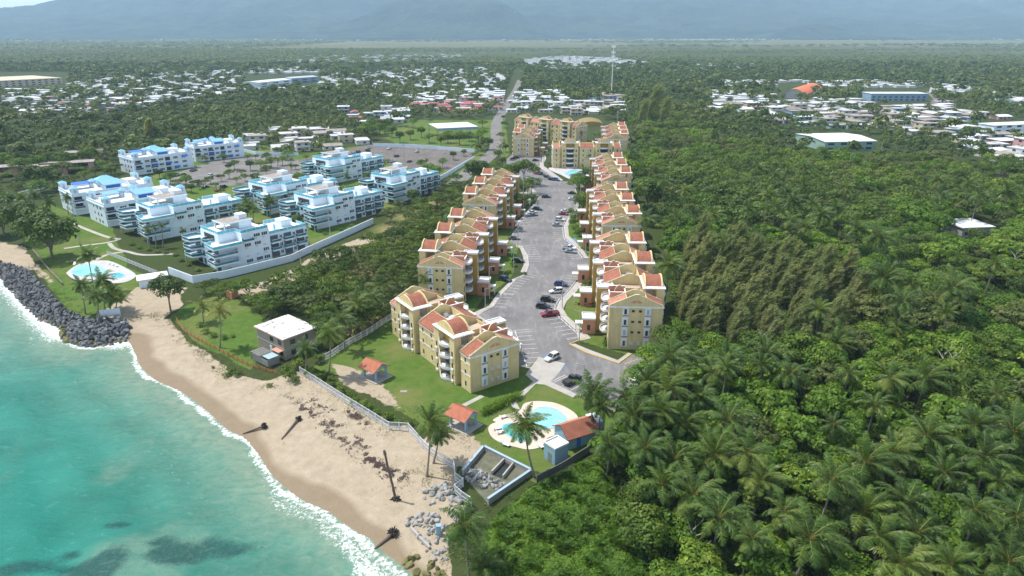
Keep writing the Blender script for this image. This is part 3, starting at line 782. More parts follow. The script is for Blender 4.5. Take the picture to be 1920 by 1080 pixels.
        for q in ((8.8, -W - 6.4, 13.4, -W - 6.2), (8.8, -W - 6.2, 9.0, -W - 2.76), (13.2, -W - 6.2, 13.4, -W - 2.76)): m.box(x0 + q[0], q[1], 4.45, x0 + q[2], q[3], 4.85)
        B(m, 'flat_roof', M['white'], en)
        m = MB(); m.box(x0 + 10.0, -W - 8.2, 2.6, x0 + 12.2, -W - 6.2, 2.8); m.box(x0 + 10.05, -W - 8.1, 0, x0 + 10.25, -W - 7.9, 2.6); m.box(x0 + 11.95, -W - 8.1, 0, x0 + 12.15, -W - 7.9, 2.6); B(m, 'porch_canopy', M['white'], en)
        m = MB(); m.box(x0 + 8.92, -W - 5.0, 1.2, x0 + 9.0, -W - 4.2, 2.8); B(m, 'window', M['glass'], en)
        m = MB(); m.box(x0 + 10.4, -W - 6.26, 0.1, x0 + 11.8, -W - 6.2, 2.3); B(m, 'door', M['dark'], en)
        # low parapet of the terrace and things left on it
        m = MB(); m.box(x0 + 15.2, -W + 1.62, E + .06, x0 + 16.0, -W + 1.8, E + 1.0); m.box(x0 + 4.4, W - 1.2, E + .06, x0 + 5.3, W - 1.0, E + 1.0); m.box(x0 + 15.2, W - 1.2, E + .06, x0 + 16.1, W - 1.0, E + 1.0)
        m.box(x0 + 9.3, -W + 1.62, E + .06, x0 + 15.2, -W + 1.8, E + 1.0)
        m.box(x0 + 9.8, -2.0, E + .06, x0 + 10.0, W - 4.9, E + 1.5)
        B(m, 'parapet', M['yellow'])
        m = MB(); m.tube([(x0 + 17.6, .6, E + .3), (x0 + 17.6, .6, E + 1.5)], .7, 10); m.box(x0 + 2.2, -.6, E + .3, x0 + 3.2, .4, E + 1.3)
        B(m, 'water_tank', M['steel'])
    # windows: two white columns and small square openings on each end wall; rows on the garden side
    for xe, f in ((0, -1), (L, 1)):
        for yy in (-2.7, 3.0):
            m = MB(); m.box(xe - .16 if f < 0 else xe, yy - .8, .9, xe if f < 0 else xe + .16, yy + .8, E - .35)
            B(m, 'window_surround', M['white'])
        for s in range(nst):
            for yy in (-2.7, 3.0):
                window_part(root, xe + f * .17, yy * sgn, s * HS + 1.15, .85, 1.5, (f, 0), True, M['bluewin'] if (s + int(yy > 0)) % 3 == 1 else None)
                m = MB(); m.box(xe + (f * .17 if f > 0 else f * .26), yy - .75, s * HS + .6, xe + (f * .26 if f > 0 else f * .17), yy + .75, s * HS + .95)
                if s: B(m, 'spandrel', M['roofgrey'])
            for yy in (-.75, 1.05):
                m = MB()
                if s == 0 or (s == 1 and nst == 3):
                    m.box(min(xe, xe + f * .4), yy - .45, s * HS + 1.5, max(xe, xe + f * .4), yy + .45, s * HS + 2.2); B(m, 'aircon_unit', M['aircon'])
                else:
                    m.box(min(xe, xe + f * .05), yy - .38, s * HS + 1.7, max(xe, xe + f * .05), yy + .38, s * HS + 2.3); B(m, 'vent_window', M['dark'])
    if nst * nv < 10:
        for a, b in merged:
            xsw = [a + (b - a) * .5] if b - a < 5 else [a + 2.0, b - 2.0]
            for s in range(nst):
                for xx in xsw:
                    window_part(root, xx, (W + .0) * sgn, s * HS + 1.0, .8, 1.4, (0, sgn), False)
    else:
        for a, b in merged:
            for xx in ([a + (b - a) * .5] if b - a < 5 else [a + 2.0, b - 2.0]):
                each('window', M['glass'], [(xx - .5, y0, s * HS + .9, xx + .5, y0 + .05, s * HS + 2.4) for s in range(nst) for y0 in (W, -W - .05)])
    for k in range(nv):
        for s in range(nst):
            for xx in (6.5, 13.8):
                if nst * nv < 10: window_part(root, k * ML + xx, (W + .9) * sgn, s * HS + 1.05, .8, 1.35, (0, sgn), False)
    return root

M['copingc'] = wallmat('cream_coping', (.74, .66, .46), .08)
def place_block(o, near, far, z=0):
    """the block's near-end centre and the direction to its far-end centre"""
    o.location = (near[0], near[1], z); o.rotation_euler = (0, 0, math.atan2(far[1] - near[1], far[0] - near[0]))
def mid(a, b): return ((a[0] + b[0]) / 2, (a[1] + b[1]) / 2)
AG = 'yellow apartment blocks round the car park'
BLOCKS = []
def blk(o, near, ang, label):
    a = R(ang); o.location = (near[0], near[1], 0); o.rotation_euler = (0, 0, a); tag(o, label, 'apartment block', AG); BLOCKS.append((o, near, ang, label))
pA = apartment(3, 2, 1)
blk(pA, (-3.9, 142.2), 125.0, 'lone three storey yellow apartment block nearest the beach, on the lawn by the pavilions')
pL = apartment(4, 3, 1); pR = apartment(4, 3, -1)
blk(pL, (-21.5, 192.8), 82.5, 'nearest yellow four storey block of the left row, behind the lone beach block')
blk(copy_tree(pL), (-13.3, 270.6), 82.0, 'farther yellow block of the left row, beside scrub and the public road')
blk(pR, (31.8, 161.4), 86.5, 'nearest yellow block of the right row, against the casuarinas at the lot entrance')
blk(copy_tree(pR), (39.6, 239.0), 87.5, 'middle yellow block of the right row, beside round clipped shrubs')
blk(copy_tree(pR), (48.7, 316.0), 87.0, 'far yellow block of the right row, beside the second swimming pool')

pC = apartment(4, 2, 1)
blk(pC, (65.5, 420.6), 180.0, 'yellow block with arched balcony fronts facing the second swimming pool')
blk(copy_tree(pC), (7.5, 453.5), 82.0, 'yellow block by the public road at the far end of the car park')
blk(copy_tree(pL), (51.8, 515.5), 137.6, 'rearmost long yellow block, standing in front of the white roofed town')
blk(copy_tree(pR), (68.0, 448.5), 84.0, 'rear right yellow block, beside the forest behind the second pool')

KEEP_OUT = []
# ------------------------------------------------------------------ white apartment buildings on the left
def place(o, px, ang, z=0.0):
    p = G(px[0], px[1], 0) if px[1] > 30 else px
    o.location = (p[0], p[1], z); o.rotation_euler = (0, 0, R(ang)); return o
def bld(root, name, mat, *boxes):
    out = None
    for b in boxes: out = MB().box(*b).build(name, mat, root)
    return out
F_ = 2.9
M['loggia_shade'] = plain('loggia_shade_panel', (.10, .125, .145), .6, var=.35, sc=.8)  # flat bluish dark panel: the shade of the balcony recess put into its colour
def balcony(root, path, z, inner, glass, gh=.85, solid=.0):
    """slab on a plan path closed by the inner points; white sill and a glass band"""
    m = MB(); m.prism(path + inner, z - .22, z + .06); m.strip(path, .14, z + .06, z + .36)
    b = m.build('balcony', M['condo'], root)
    m = MB(); m.strip(path, .07, z + .36, z + .36 + gh); m.build('glass_railing', glass, b)
    m = MB(); m.strip(path, .12, z + .36 + gh, z + .43 + gh); m.build('handrail', M['condo'], b)
def glassrail(root, path, z, glass):
    m = MB(); m.strip(path, .2, z, z + .3); b = m.build('parapet', M['condo'], root)
    m = MB(); m.strip(path, .06, z + .3, z + 1.25); m.build('glass_railing', glass, b)
    m = MB(); m.strip(path, .1, z + 1.25, z + 1.32)
    for p in resample(path, 1.6): m.box(p[0] - .04, p[1] - .04, z + .3, p[0] + .04, p[1] + .04, z + 1.25)
    m.build('handrail', M['condo'], b)
def win(root, x0, y0, z0, x1, y1, z1, n=3, mat=None):
    """a row of panes let into a white frame on a wall along x (y0==y1 plane)"""
    m = MB(); m.box(x0 - .1, y0 - .06, z0 - .1, x1 + .1, y0 + .02, z0); m.box(x0 - .1, y0 - .06, z1, x1 + .1, y0 + .02, z1 + .1)
    w = (x1 - x0) / n
    for i in range(n + 1): m.box(x0 + i * w - .06, y0 - .06, z0, x0 + i * w + .06, y0 + .02, z1)
    f = m.build('window', M['condo'], root)
    g = MB()
    for i in range(n): g.box(x0 + i * w + .06, y0 - .03, z0, x0 + (i + 1) * w - .06, y0, z1)
    g.build('pane', mat or M['glass'], f)

def condo_teal():
    r0 = empty('white_apartment_building')
    W = 20.0
    bld(r0, 'wall', M['condo'], (1, .8, 0, 20, W - .8, 3 * F_), (3.2, 5.2, 3 * F_, 20, W - 1.5, 4 * F_), (20, 2.2, 0, 36, W - 2.0, 3 * F_), (9.5, .8, 3 * F_, 20, 5.2, 4 * F_))
    bld(r0, 'roof_terrace', M['roofwhite'], (3.3, 5.3, 4 * F_, 19.9, W - 1.6, 4 * F_ + .06), (20.1, 2.3, 3 * F_, 35.9, W - 2.1, 3 * F_ + .06), (1.1, .9, 3 * F_, 9.4, 5.1, 3 * F_ + .06))
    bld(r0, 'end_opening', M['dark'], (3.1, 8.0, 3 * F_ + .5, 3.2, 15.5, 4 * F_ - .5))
    for s in range(3):
        bld(r0, 'balcony_door', M['glass'], (.9, 15.0, s * F_ + .2, 1, 18.6, s * F_ + 2.3), (.9, 1.4, s * F_ + .2, 1, 5.0, s * F_ + 2.3))
        bld(r0, 'window', M['glass'], (.92, 7.2, s * F_ + .9, 1, 8.6, s * F_ + 2.1), (.92, 9.6, s * F_ + .9, 1, 11.0, s * F_ + 2.1))
        bld(r0, 'window', M['tealdark'], (.92, 12.2, s * F_ + .3, 1, 13.6, s * F_ + 2.4))
    for s in (1, 2, 3):
        z = s * F_
        balcony(r0, [(1, 13.8), (-.8, 14.2), (-2.6, 15.0), (-2.9, 19.8), (-2.4, 21.4), (2.5, 21.8), (4.2, 19.2)], z, [(4.2, 19.0), (1, 19.0)], M['tealdark'])
        if s < 3:
            balcony(r0, [(1, 6.2), (-1.4, 5.6), (-2.0, -1.2), (-1.6, -1.6), (6.2, -1.8), (7.4, .8)], z, [(1, .8)], M['tealdark'])
        else:
            balcony(r0, [(1, 6.2), (-1.4, 5.6), (-2.0, -1.2), (-1.6, -1.6), (8.2, -1.8), (9.4, .8)], z, [(1, .8)], M['teal'])
            balcony(r0, [(3.1, 8.6), (.6, 9.2), (.2, 10.8), (.6, 12.6), (3.1, 13.2)], z, [], M['tealdark'])
    bld(r0, 'pillar', M['bluewin'], (-1.7, -1.3, 0, -1.4, -1.0, F_ - .22), (-2.5, 20.9, 0, -2.2, 21.2, F_ - .22))
    # long side windows and their air conditioners
    for s in range(4):
        for x in ((10.2, 12.6), (14.0, 16.4), (17.0, 19.2)):
            if s == 3 and x[0] < 11: continue
            if (s + int(x[0])) % 4 != 3: win(r0, x[0], .8, s * F_ + 1.0, x[1], .8, s * F_ + 2.1)
            bld(r0, 'aircon_unit', M['aircon'], (x[0] + .3, .45, s * F_ + .35, x[0] + 1.1, .8, s * F_ + .75))
    balcony(r0, [(9.8, .8), (9.8, -.6), (13.4, -.6), (13.4, .8)], 3 * F_, [], M['tealdark'])
    # rear wing: three stepped balcony bays
    for i, x in enumerate((20.6, 26.0, 31.2)):
        yo = 2.2
        for s in range(3):
            bld(r0, 'loggia_shade', M['loggia_shade'], (x + .2, yo - .06, s * F_ + .15, x + 3.3, yo, s * F_ + 2.45))
            if s: balcony(r0, [(x, yo), (x, yo - 1.6), (x + 3.2, yo - 1.6), (x + 4.0, yo - 1.0), (x + 4.0, yo)], s * F_, [], M['tealdark'])
            if i < 2 or s: win(r0, x + 3.9, yo, s * F_ + 1.0, x + 5.0, yo, s * F_ + 2.1, 2)
    # the other long side, mostly out of sight
    for s in range(3):
        for x in (6, 10, 14, 18): bld(r0, 'window', M['glass'], (x, W - .8, s * F_ + 1, x + 2, W - .74, s * F_ + 2.1))
        for x in (22, 27, 32): bld(r0, 'window', M['glass'], (x, W - 2.0, s * F_ + 1, x + 2, W - 1.94, s * F_ + 2.1))
    # roof terraces with pale glass, penthouse on posts, stair head
    glassrail(r0, [(9.4, 5.3), (3.4, 5.4), (3.4, W - 1.7), (9.0, W - 1.7)], 4 * F_ + .06, M['teal'])
    glassrail(r0, [(9.6, 5.2), (9.7, 1.0), (19.8, 1.0), (19.8, 4.0)], 4 * F_ + .06, M['teal'])
    glassrail(r0, [(20.2, 2.4), (35.8, 2.4), (35.8, 9.0)], 3 * F_ + .06, M['teal'])
    glassrail(r0, [(35.8, 12), (35.8, W - 2.2), (27, W - 2.2)], 3 * F_ + .06, M['teal'])
    z = 4 * F_
    bld(r0, 'penthouse_wall', M['condo'], (12.5, 7.5, z + .06, 17.2, 15.5, z + 2.7))
    bld(r0, 'post', M['condo'], (7.2, 8.0, z + .06, 7.6, 8.4, z + 2.7), (7.2, 15.1, z + .06, 7.6, 15.5, z + 2.7))
    bld(r0, 'penthouse_roof', M['roofgrey'], (6.9, 7.3, z + 2.7, 17.4, 15.7, z + 3.0))
    bld(r0, 'roof_edge', M['condo'], (6.7, 7.1, z + 2.65, 6.9, 15.9, z + 3.12), (6.9, 7.1, z + 2.65, 17.6, 7.3, z + 3.12))
    bld(r0, 'stair_head', M['condo'], (14.0, 10.0, z + 3.0, 17.0, 13.6, z + 4.6), (29.0, 8.0, 3 * F_ + .06, 33.0, 12.5, 3 * F_ + 2.7))
    m = MB(); m.extr([(2.3, 3 * F_ + .06), (8.0, 3 * F_ + .06), (8.0, 3 * F_ + 2.6), (6.0, 3 * F_ + 2.6)], 25.4, 25.7, 'x'); m.build('party_wall', M['condo'], r0)
    m = MB(); m.extr([(2.3, 3 * F_ + .06), (12.0, 3 * F_ + .06), (12.0, 3 * F_ + 2.6), (6.0, 3 * F_ + 2.6)], 20.1, 20.4, 'x'); m.build('party_wall', M['condo'], r0)
    bld(r0, 'door', M['blue'], (25.36, 6.2, 3 * F_ + .1, 25.4, 7.2, 3 * F_ + 2.1))
    return r0

def turret(root, x, y, z, h=3.2):
    t_ = MB().box(x, y, z, x + 2.6, y + 2.6, z + h).build('turret', M['condo'], root)
    m = MB(); a = (x - .25, y - .25, z + h); b = (x + 2.85, y - .25, z + h); c = (x + 2.85, y + 2.85, z + h); d = (x - .25, y + 2.85, z + h); p = (x + 1.3, y + 1.3, z + h + 1.0)
    m.face([a, b, p]); m.face([b, c, p]); m.face([c, d, p]); m.face([d, a, p]); m.face([d, c, b, a]); m.build('turret_roof', M['bluepale'], t_)
    MB().box(x - .05, y + .8, z + .4, x, y + 1.7, z + 2.4).build('window', M['bluewin'], t_)
    MB().box(x + .9, y - .05, z + .4, x + 1.7, y, z + 2.4).build('window', M['bluewin'], t_)
M['bluepale'] = plain('pale_blue_roof', (.20, .47, .74), .5)
def condo_blue(hip, L=31.0, W=19.0):
    r0 = empty('white_apartment_building'); Zr = 3 * F_ + .2
    bld(r0, 'wall', M['condo'], (0, 0, 0, L, W, Zr))
    bld(r0, 'roof_terrace', M['roofwhite'], (.3, .3, Zr, L - .3, W - .3, Zr + .08))
    for b in ((0, 0, L, .3), (0, W - .3, L, W), (0, .3, .3, W - .3), (L - .3, .3, L, W - .3)):
        bld(r0, 'parapet', M['condo'], (b[0], b[1], Zr, b[2], b[3], Zr + 1.0))
    bld(r0, 'string_course', M['condo'], (-.2, -.2, Zr - .5, L + .2, 0, Zr - .1), (-.2, 0, Zr - .5, 0, W + .2, Zr - .1))
    for x, y in ((.2, .2), (.2, W - 2.8), (L * .5, W - 2.9), (L - 2.8, .2), (L - 2.8, W - 2.8), (L * .33, W * .62)): turret(r0, x, y, Zr + .08, 3.0)
    for s in range(3):
        bld(r0, 'window', M['glass'], (-.06, 4.0, s * F_ + 1.0, 0, 5.4, s * F_ + 2.0), (-.06, 7.5, s * F_ + .8, 0, 8.5, s * F_ + 2.2), (-.06, 11.5, s * F_ + 1.0, 0, 12.3, s * F_ + 2.0))
        for x in (5.4, 12.6, 20.4, 25.0): win(r0, x, 0, s * F_ + .9, x + 2.4, 0, s * F_ + 2.1, 3)
        for x in (8.6, 16.0): bld(r0, 'loggia_shade', M['dark'], (x, -.06, s * F_ + .3, x + 2.6, 0, s * F_ + 2.4))
        for x in (9.0, 16.6): bld(r0, 'window', M['glass'], (x, W, s * F_ + .9, x + 2, W + .06, s * F_ + 2))
        if s:
            balcony(r0, [(.3, 0), (.3, -1.5), (3.6, -1.5), (3.6, 0)], s * F_, [], M['blueglass'])
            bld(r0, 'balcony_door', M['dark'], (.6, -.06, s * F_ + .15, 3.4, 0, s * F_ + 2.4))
            balcony(r0, [(8.4, 0), (8.4, -1.2), (11.4, -1.2), (11.4, 0)], s * F_, [], M['blueglass'])
        bld(r0, 'aircon_unit', M['aircon'], (6.0, -.35, s * F_ + .2, 6.9, 0, s * F_ + .6), (13.2, -.35, s * F_ + .2, 14.1, 0, s * F_ + .6))
    for x, s in ((16.0, 1), (20.2, 0), (25.0, 2), (8.6, 1)):
        m = MB(); m.extr([(0, s * F_ + 2.5), (-1.5, s * F_ + 1.7), (-1.5, s * F_ + 1.5), (0, s * F_ + 2.3)], x, x + 3.0, 'x'); m.build('awning', M['awning'], r0)
    z = Zr
    # blue shed roof over a roof room, canvas shade, cross walls
    bld(r0, 'roof_room', M['condo'], (13.0, 2.2, z + .08, 19.4, 8.0, z + 2.3))
    m = MB(); m.extr([(1.4, z + 2.3), (1.4, z + 2.5), (8.6, z + 3.7), (8.6, z + 2.3)], 12.4, 20.0, 'x'); m.build('blue_roof', M['blue'], r0)
    bld(r0, 'window', M['awning'], (13.4, 2.14, z + .5, 18.8, 2.2, z + 2.0))
    m = MB(); m.extr([(11.2, z + 2.3), (11.2, z + 2.4), (15.6, z + 2.9), (15.6, z + 2.8)], 4.0, 11.0, 'x'); m.build('canvas_shade', M['awning'] if hip else M['blue'], r0)
    bld(r0, 'post', M['condo'], (4.1, 11.3, z + .08, 4.3, 11.5, z + 2.3), (10.7, 11.3, z + .08, 10.9, 11.5, z + 2.3), (4.1, 15.3, z + .08, 4.3, 15.5, z + 2.75), (10.7, 15.3, z + .08, 10.9, 15.5, z + 2.75))
    m = MB(); m.extr([(.3, z + .08), (9, z + .08), (9, z + 2.4), (6, z + 2.4)], 10.6, 10.9, 'x'); m.build('party_wall', M['condo'], r0)
    m = MB(); m.extr([(.3, z + .08), (12, z + .08), (12, z + 2.4), (6, z + 2.4)], 22.4, 22.7, 'x'); m.build('party_wall', M['condo'], r0)
    bld(r0, 'roof_room', M['condo'], (22.7, 6.0, z + .08, 26.5, 12.0, z + 2.3))
    bld(r0, 'roof_slab', M['roofwhite'], (22.4, 5.8, z + 2.3, 26.8, 12.2, z + 2.5))
    if hip:
        m = MB(); x0, x1, y0, y1, q = 12.0, 21.0, 10.2, 18.4, z + 2.4
        bld(r0, 'roof_room', M['condo'], (12.6, 10.8, z + .08, 20.4, 17.8, q))
        a, b, c, d = (x0, y0, q), (x1, y0, q), (x1, y1, q), (x0, y1, q); e, f = (15.4, 14.3, q + 2.2), (17.6, 14.3, q + 2.2)
        m.face([a, b, f, e]); m.face([b, c, f]); m.face([c, d, e, f]); m.face([d, a, e]); m.face([d, c, b, a]); m.build('hip_roof', M['bluepale'], r0)
    return r0
M['blueglass'] = tealglass('dark_blue_glass', (.02, .07, .16), (.03, .11, .25))
def block_poly2(o):
    c, s = math.cos(o.rotation_euler.z), math.sin(o.rotation_euler.z); x, y = o.location[:2]
    return [(x + c * a - s * b, y + s * a + c * b) for a, b in ((-5, -4), (40, -4), (40, 25), (-5, 25))]
WG = 'white flats by the sea'
ct = condo_teal()
def wf(o, px, ang, label, sc=1):
    place(o, px, ang); o.scale = (sc, min(sc, 1.08), 1); tag(o, label, 'apartment building', WG); KEEP_OUT.append(block_poly2(o))
wf(ct, (414, 512), 48, 'nearest white apartment building with teal glass balconies, by the white boundary wall')
wf(copy_tree(ct), (284, 454), 48, 'white teal balconied building behind the nearest one, with three palms on its lawn', 1.14)
wf(copy_tree(ct), (594, 432), 50, 'white teal balconied building at the scrub edge with two blue awnings, beside a tall pole', 1.06)
wf(copy_tree(ct), (505, 404), 52, 'white teal balconied building in the middle, behind a broad clump of palms', 1.14)
wf(copy_tree(ct), (740, 383), 55, 'white teal balconied building farthest right, next to the thorn scrub')
wf(copy_tree(ct), (622, 346), 52, 'white teal balconied building at the back, beside the dusty car park', 1.12)
cb = condo_blue(False)
wf(cb, (203, 426), 48, 'white building with blue turrets beside the curved garden path, nearer of the front pair', 1.12)
cb2 = condo_blue(True)
wf(cb2, (143, 404), 46, 'white building with a big pale blue hip roof at the far left', 1.12)
wf(copy_tree(cb2), (256, 329), 50, 'white blue roofed building at the back left, its side facing the car park', 1.1)
wf(copy_tree(cb), (368, 304), 40, 'farthest white blue roofed building, beside a blue painted bay')
# ------------------------------------------------------------------ vegetation
def leafmat(name, cols, trans=.22, rough=.55):
    """cols: dark, mid, light; tint.r = leaf, tint.g = clump; objects vary on top"""
    t = NT(name)
    at = t.n('Attribute', attribute_name='tint'); sp = t.n('SeparateColor'); t.l(at.outputs['Color'], sp.inputs[0])
    oi = t.n('ObjectInfo'); v = t.math('ADD', t.math('MULTIPLY', sp.outputs[1], .62), t.math('MULTIPLY', oi.outputs['Random'], .38))
    cr = t.n('ValToRGB'); cr.color_ramp.elements[0].position = .12; cr.color_ramp.elements[0].color = (*cols[0], 1)
    cr.color_ramp.elements[1].position = .9; cr.color_ramp.elements[1].color = (*cols[2], 1)
    e_ = cr.color_ramp.elements.new(.5); e_.color = (*cols[1], 1); t.l(v, cr.inputs[0])
    c = t.mix(t.math('MULTIPLY', sp.outputs[0], 1.0), tuple([.62] * 3), tuple([1.38] * 3)); c = t.mix(1.0, cr.outputs[0], c, 'MULTIPLY')
    t.col(c); t.rough(rough, .25)
    tr = t.n('BsdfTranslucent'); t.l(t.mix(1.0, c, (1.5, 1.5, .6), 'MULTIPLY'), tr.inputs[0])
    ms = t.n('MixShader'); ms.inputs[0].default_value = trans; t.l(t.b.outputs[0], ms.inputs[1]); t.l(tr.outputs[0], ms.inputs[2]); t.l(ms.outputs[0], t.out.inputs[0])
    return t.mat
M['leaf_lush'] = leafmat('lush_leaves', [(.062, .130, .012), (.112, .205, .018), (.21, .29, .034)], .32)
M['leaf_green'] = leafmat('green_leaves', [(.052, .098, .012), (.096, .158, .018), (.175, .23, .032)], .32)
M['leaf_dark'] = leafmat('dark_leaves', [(.037, .072, .013), (.067, .114, .018), (.112, .165, .028)], .3)
M['leaf_olive'] = leafmat('olive_scrub_leaves', [(.062, .090, .022), (.10, .135, .032), (.155, .18, .048)], .3)
M['leaf_palm'] = leafmat('palm_leaflets', [(.046, .092, .016), (.085, .150, .026), (.22, .26, .05)], .3, .40)
M['leaf_palmy'] = leafmat('yellowed_palm_leaflets', [(.09, .12, .018), (.19, .20, .03), (.32, .28, .05)], .25, .42)
M['leaf_casu'] = leafmat('casuarina_needles', [(.155, .195, .085), (.22, .255, .11), (.30, .30, .145)], .5, .7)
M['leaf_far'] = leafmat('distant_leaves', [(.042, .074, .014), (.082, .122, .020), (.15, .18, .034)], .2)
M['leaf_red'] = leafmat('red_garden_leaves', [(.16, .03, .03), (.26, .05, .03), (.12, .10, .02)], .2)
M['rachis'] = plain('palm_leaf_stalk', (.24, .20, .055), .6)
M['bark'] = wallmat('grey_bark', (.17, .14, .11), .3, (.07, .06, .05), .4, sc=1.5)
M['palmbark'] = wallmat('palm_trunk_bark', (.26, .225, .18), .25, (.11, .09, .07), .5, sc=2)

def quads(C, N, U, w, l):
    """leaf quads: centres, normals, long directions"""
    U = U - (U * N).sum(1, keepdims=True) * N; U /= np.linalg.norm(U, axis=1, keepdims=True) + 1e-9
    S = np.cross(N, U); w = w[:, None]; l = l[:, None]
    V = np.stack([C - U * l, C - S * w - U * l * .1, C + U * l, C + S * w + U * l * .1], 1)
    return V.reshape(-1, 3)

def rnd_unit(r, n):
    v = r.normal(size=(n, 3)); return v / np.linalg.norm(v, axis=1, keepdims=True)

def crown(r, R_, H, zc, nl, nleaf, leaf, lob=(.34, .52), flat=1.0, wind=0.0, drop=.25):
    """leafy crown: lobes spread through an ellipsoid, leaves on and inside the lobes"""
    d = rnd_unit(r, nl * 3); d = d[d[:, 2] > -drop][:nl]; nl = len(d)
    rad = r.uniform(*lob, nl) * R_
    cen = d * np.array([R_, R_, H]) * (r.uniform(.35, .82, nl)[:, None]); cen[:, 2] += zc; cen[:, 0] += wind * (cen[:, 2] - zc + H)
    per = (rad ** 2); per = np.maximum(1, (per / per.sum() * nleaf).astype(int))
    li = np.repeat(np.arange(nl), per); n = len(li)
    dd = rnd_unit(r, n); dd[:, 2] = np.where(dd[:, 2] < -.35, -dd[:, 2], dd[:, 2])
    sh = rad[li] * np.where(r.random(n) < .8, r.uniform(.8, 1.12, n), r.uniform(.3, .8, n))
    P = cen[li] + dd * sh[:, None] * np.array([1, 1, flat * H / R_ if H < R_ else 1])
    # leaves buried in other lobes are dropped
    k = np.ones(n, bool)
    for j in range(nl):
        q = np.linalg.norm((P - cen[j]), axis=1) < rad[j] * .6
        k &= ~(q & (li != j))
    P, dd, li = P[k], dd[k], li[k]; n = len(P)
    N = dd + rnd_unit(r, n) * .48 + np.array([0, 0, .25]); N /= np.linalg.norm(N, axis=1, keepdims=True)
    s = leaf * r.uniform(.6, 1.25, n)
    V = quads(P, N, rnd_unit(r, n) + np.array([wind, 0, -.2]), s * .55, s)
    lt = r.random(nl); tint = np.stack([np.repeat(r.random(n), 4), np.repeat(np.clip(lt[li] * .75 + r.random(n) * .25, 0, 1), 4)], 1)
    return V, tint

def qmesh(name, V, tint, mat):
    return np_mesh(name, V, np.arange(len(V)).reshape(-1, 4), mat, False, tint)

def trunk_mesh(r, h, rad, top, nb, spread, mat, bend=.0):
    mb = MB(); b = r.normal(size=2) * bend
    pts = [(b[0] * (z / h) ** 2, b[1] * (z / h) ** 2, z) for z in np.linspace(-.3, h, 6)]
    mb.tube(pts, list(np.linspace(rad, rad * .55, 6)), 6)
    for i in range(nb):
        a = 2 * math.pi * (i + r.random() * .6) / nb; z0 = h * r.uniform(.55, .95)
        e = (math.cos(a) * spread * r.uniform(.6, 1), math.sin(a) * spread * r.uniform(.6, 1), top * r.uniform(.75, 1.0))
        s0 = (b[0] * (z0 / h) ** 2, b[1] * (z0 / h) ** 2, z0)
        m_ = tuple((p + q) / 2 + o for p, q, o in zip(s0, e, (0, 0, .1 * top)))
        mb.tube([s0, m_, e], [rad * .45, rad * .3, rad * .12], 5)
    me = bpy.data.meshes.new('trunk'); me.from_pydata(mb.v, [], mb.f); me.materials.append(mat); me.update(); return me

def snag(px, py, h, label):
    x, y = G(px, py, h); o = empty('dead_tree', (x, y, 0)); tag(o, label, 'dead tree', 'bare dead trees in the wood')
    m = MB(); m.tube([(0, 0, -.3), (.2, 0, h * .5), (.5, .2, h * .8)], [.22, .16, .1], 6)
    for k in range(9):
        a = k * 2.4; z = h * (.45 + .055 * k); b = (.2 + .3 * (k / 9), .1, z); e = (b[0] + math.cos(a) * 1.6, b[1] + math.sin(a) * 1.6, z + 1.3); m.tube([b, e, (e[0] + math.cos(a + .6) * .8, e[1] + math.sin(a + .6) * .8, e[2] + .9)], [.08, .05, .02], 5)
    m.build('trunk', M['snag'], o)
M['snag'] = wallmat('bleached_dead_wood', (.42, .39, .34), .2)
class Proto: pass
PROTO = {}
def tree_proto(kind, crown_me, trunk_me, R_, top):
    p = Proto(); p.crown = crown_me; p.trunk = trunk_me; p.R = R_; p.top = top; PROTO.setdefault(kind, []).append(p)

def add_tree(kind, name, x, y, z, sc, rz, label, cat, group, var=None):
    p = PROTO[kind][var if var is not None else int(rng.integers(len(PROTO[kind])))]
    o = empty(name, (x, y, z), rz); o.scale = (sc, sc, sc * float(rng.uniform(.9, 1.1)))
    tag(o, label, cat, group)
    link('trunk', p.trunk, o); link('crown', p.crown, o); return o

r = np.random.default_rng(11)
for i in range(6):      # broadleaf trees of the wood
    R_ = 4.2 + .5 * (i % 3); V, tt = crown(r, R_, 3.4, 5.6, 26, 3600, .34, (.28, .46), .95, .05)
    tree_proto('broad', qmesh('crown', V, tt, M[('leaf_green', 'leaf_lush', 'leaf_green', 'leaf_dark', 'leaf_lush', 'leaf_green')[i]]), trunk_mesh(r, 4.5, .28, 6.5, 6, 2.6, M['bark'], .4), R_, 9)
for i in range(3):      # big leaved lush trees
    R_ = 4.6; V, tt = crown(r, R_, 3.6, 5.4, 34, 2600, .48, (.26, .40), .8, .03)
    tree_proto('lush', qmesh('crown', V, tt, M['leaf_lush']), trunk_mesh(r, 4.5, .3, 6.5, 7, 2.8, M['bark'], .3), R_, 9)
for i in range(3):      # wide spreading crowns
    R_ = 6.2; V, tt = crown(r, R_, 3.2, 6.2, 30, 4200, .40, (.22, .36), .8, .08)
    tree_proto('wide', qmesh('crown', V, tt, M[('leaf_green', 'leaf_olive', 'leaf_lush')[i]]), trunk_mesh(r, 4.5, .36, 6.8, 8, 3.8, M['bark'], .5), R_, 9.4)
for i in range(4):      # flat topped thorn scrub
    R_ = 4.4; V, tt = crown(r, R_, 2.0, 4.2, 26, 2600, .30, (.26, .42), .8, .1)
    tree_proto('scrub', qmesh('crown', V, tt, M[('leaf_green', 'leaf_olive', 'leaf_green', 'leaf_dark')[i]]), trunk_mesh(r, 2.6, .2, 4.6, 8, 2.8, M['bark'], .5), R_, 6.2)
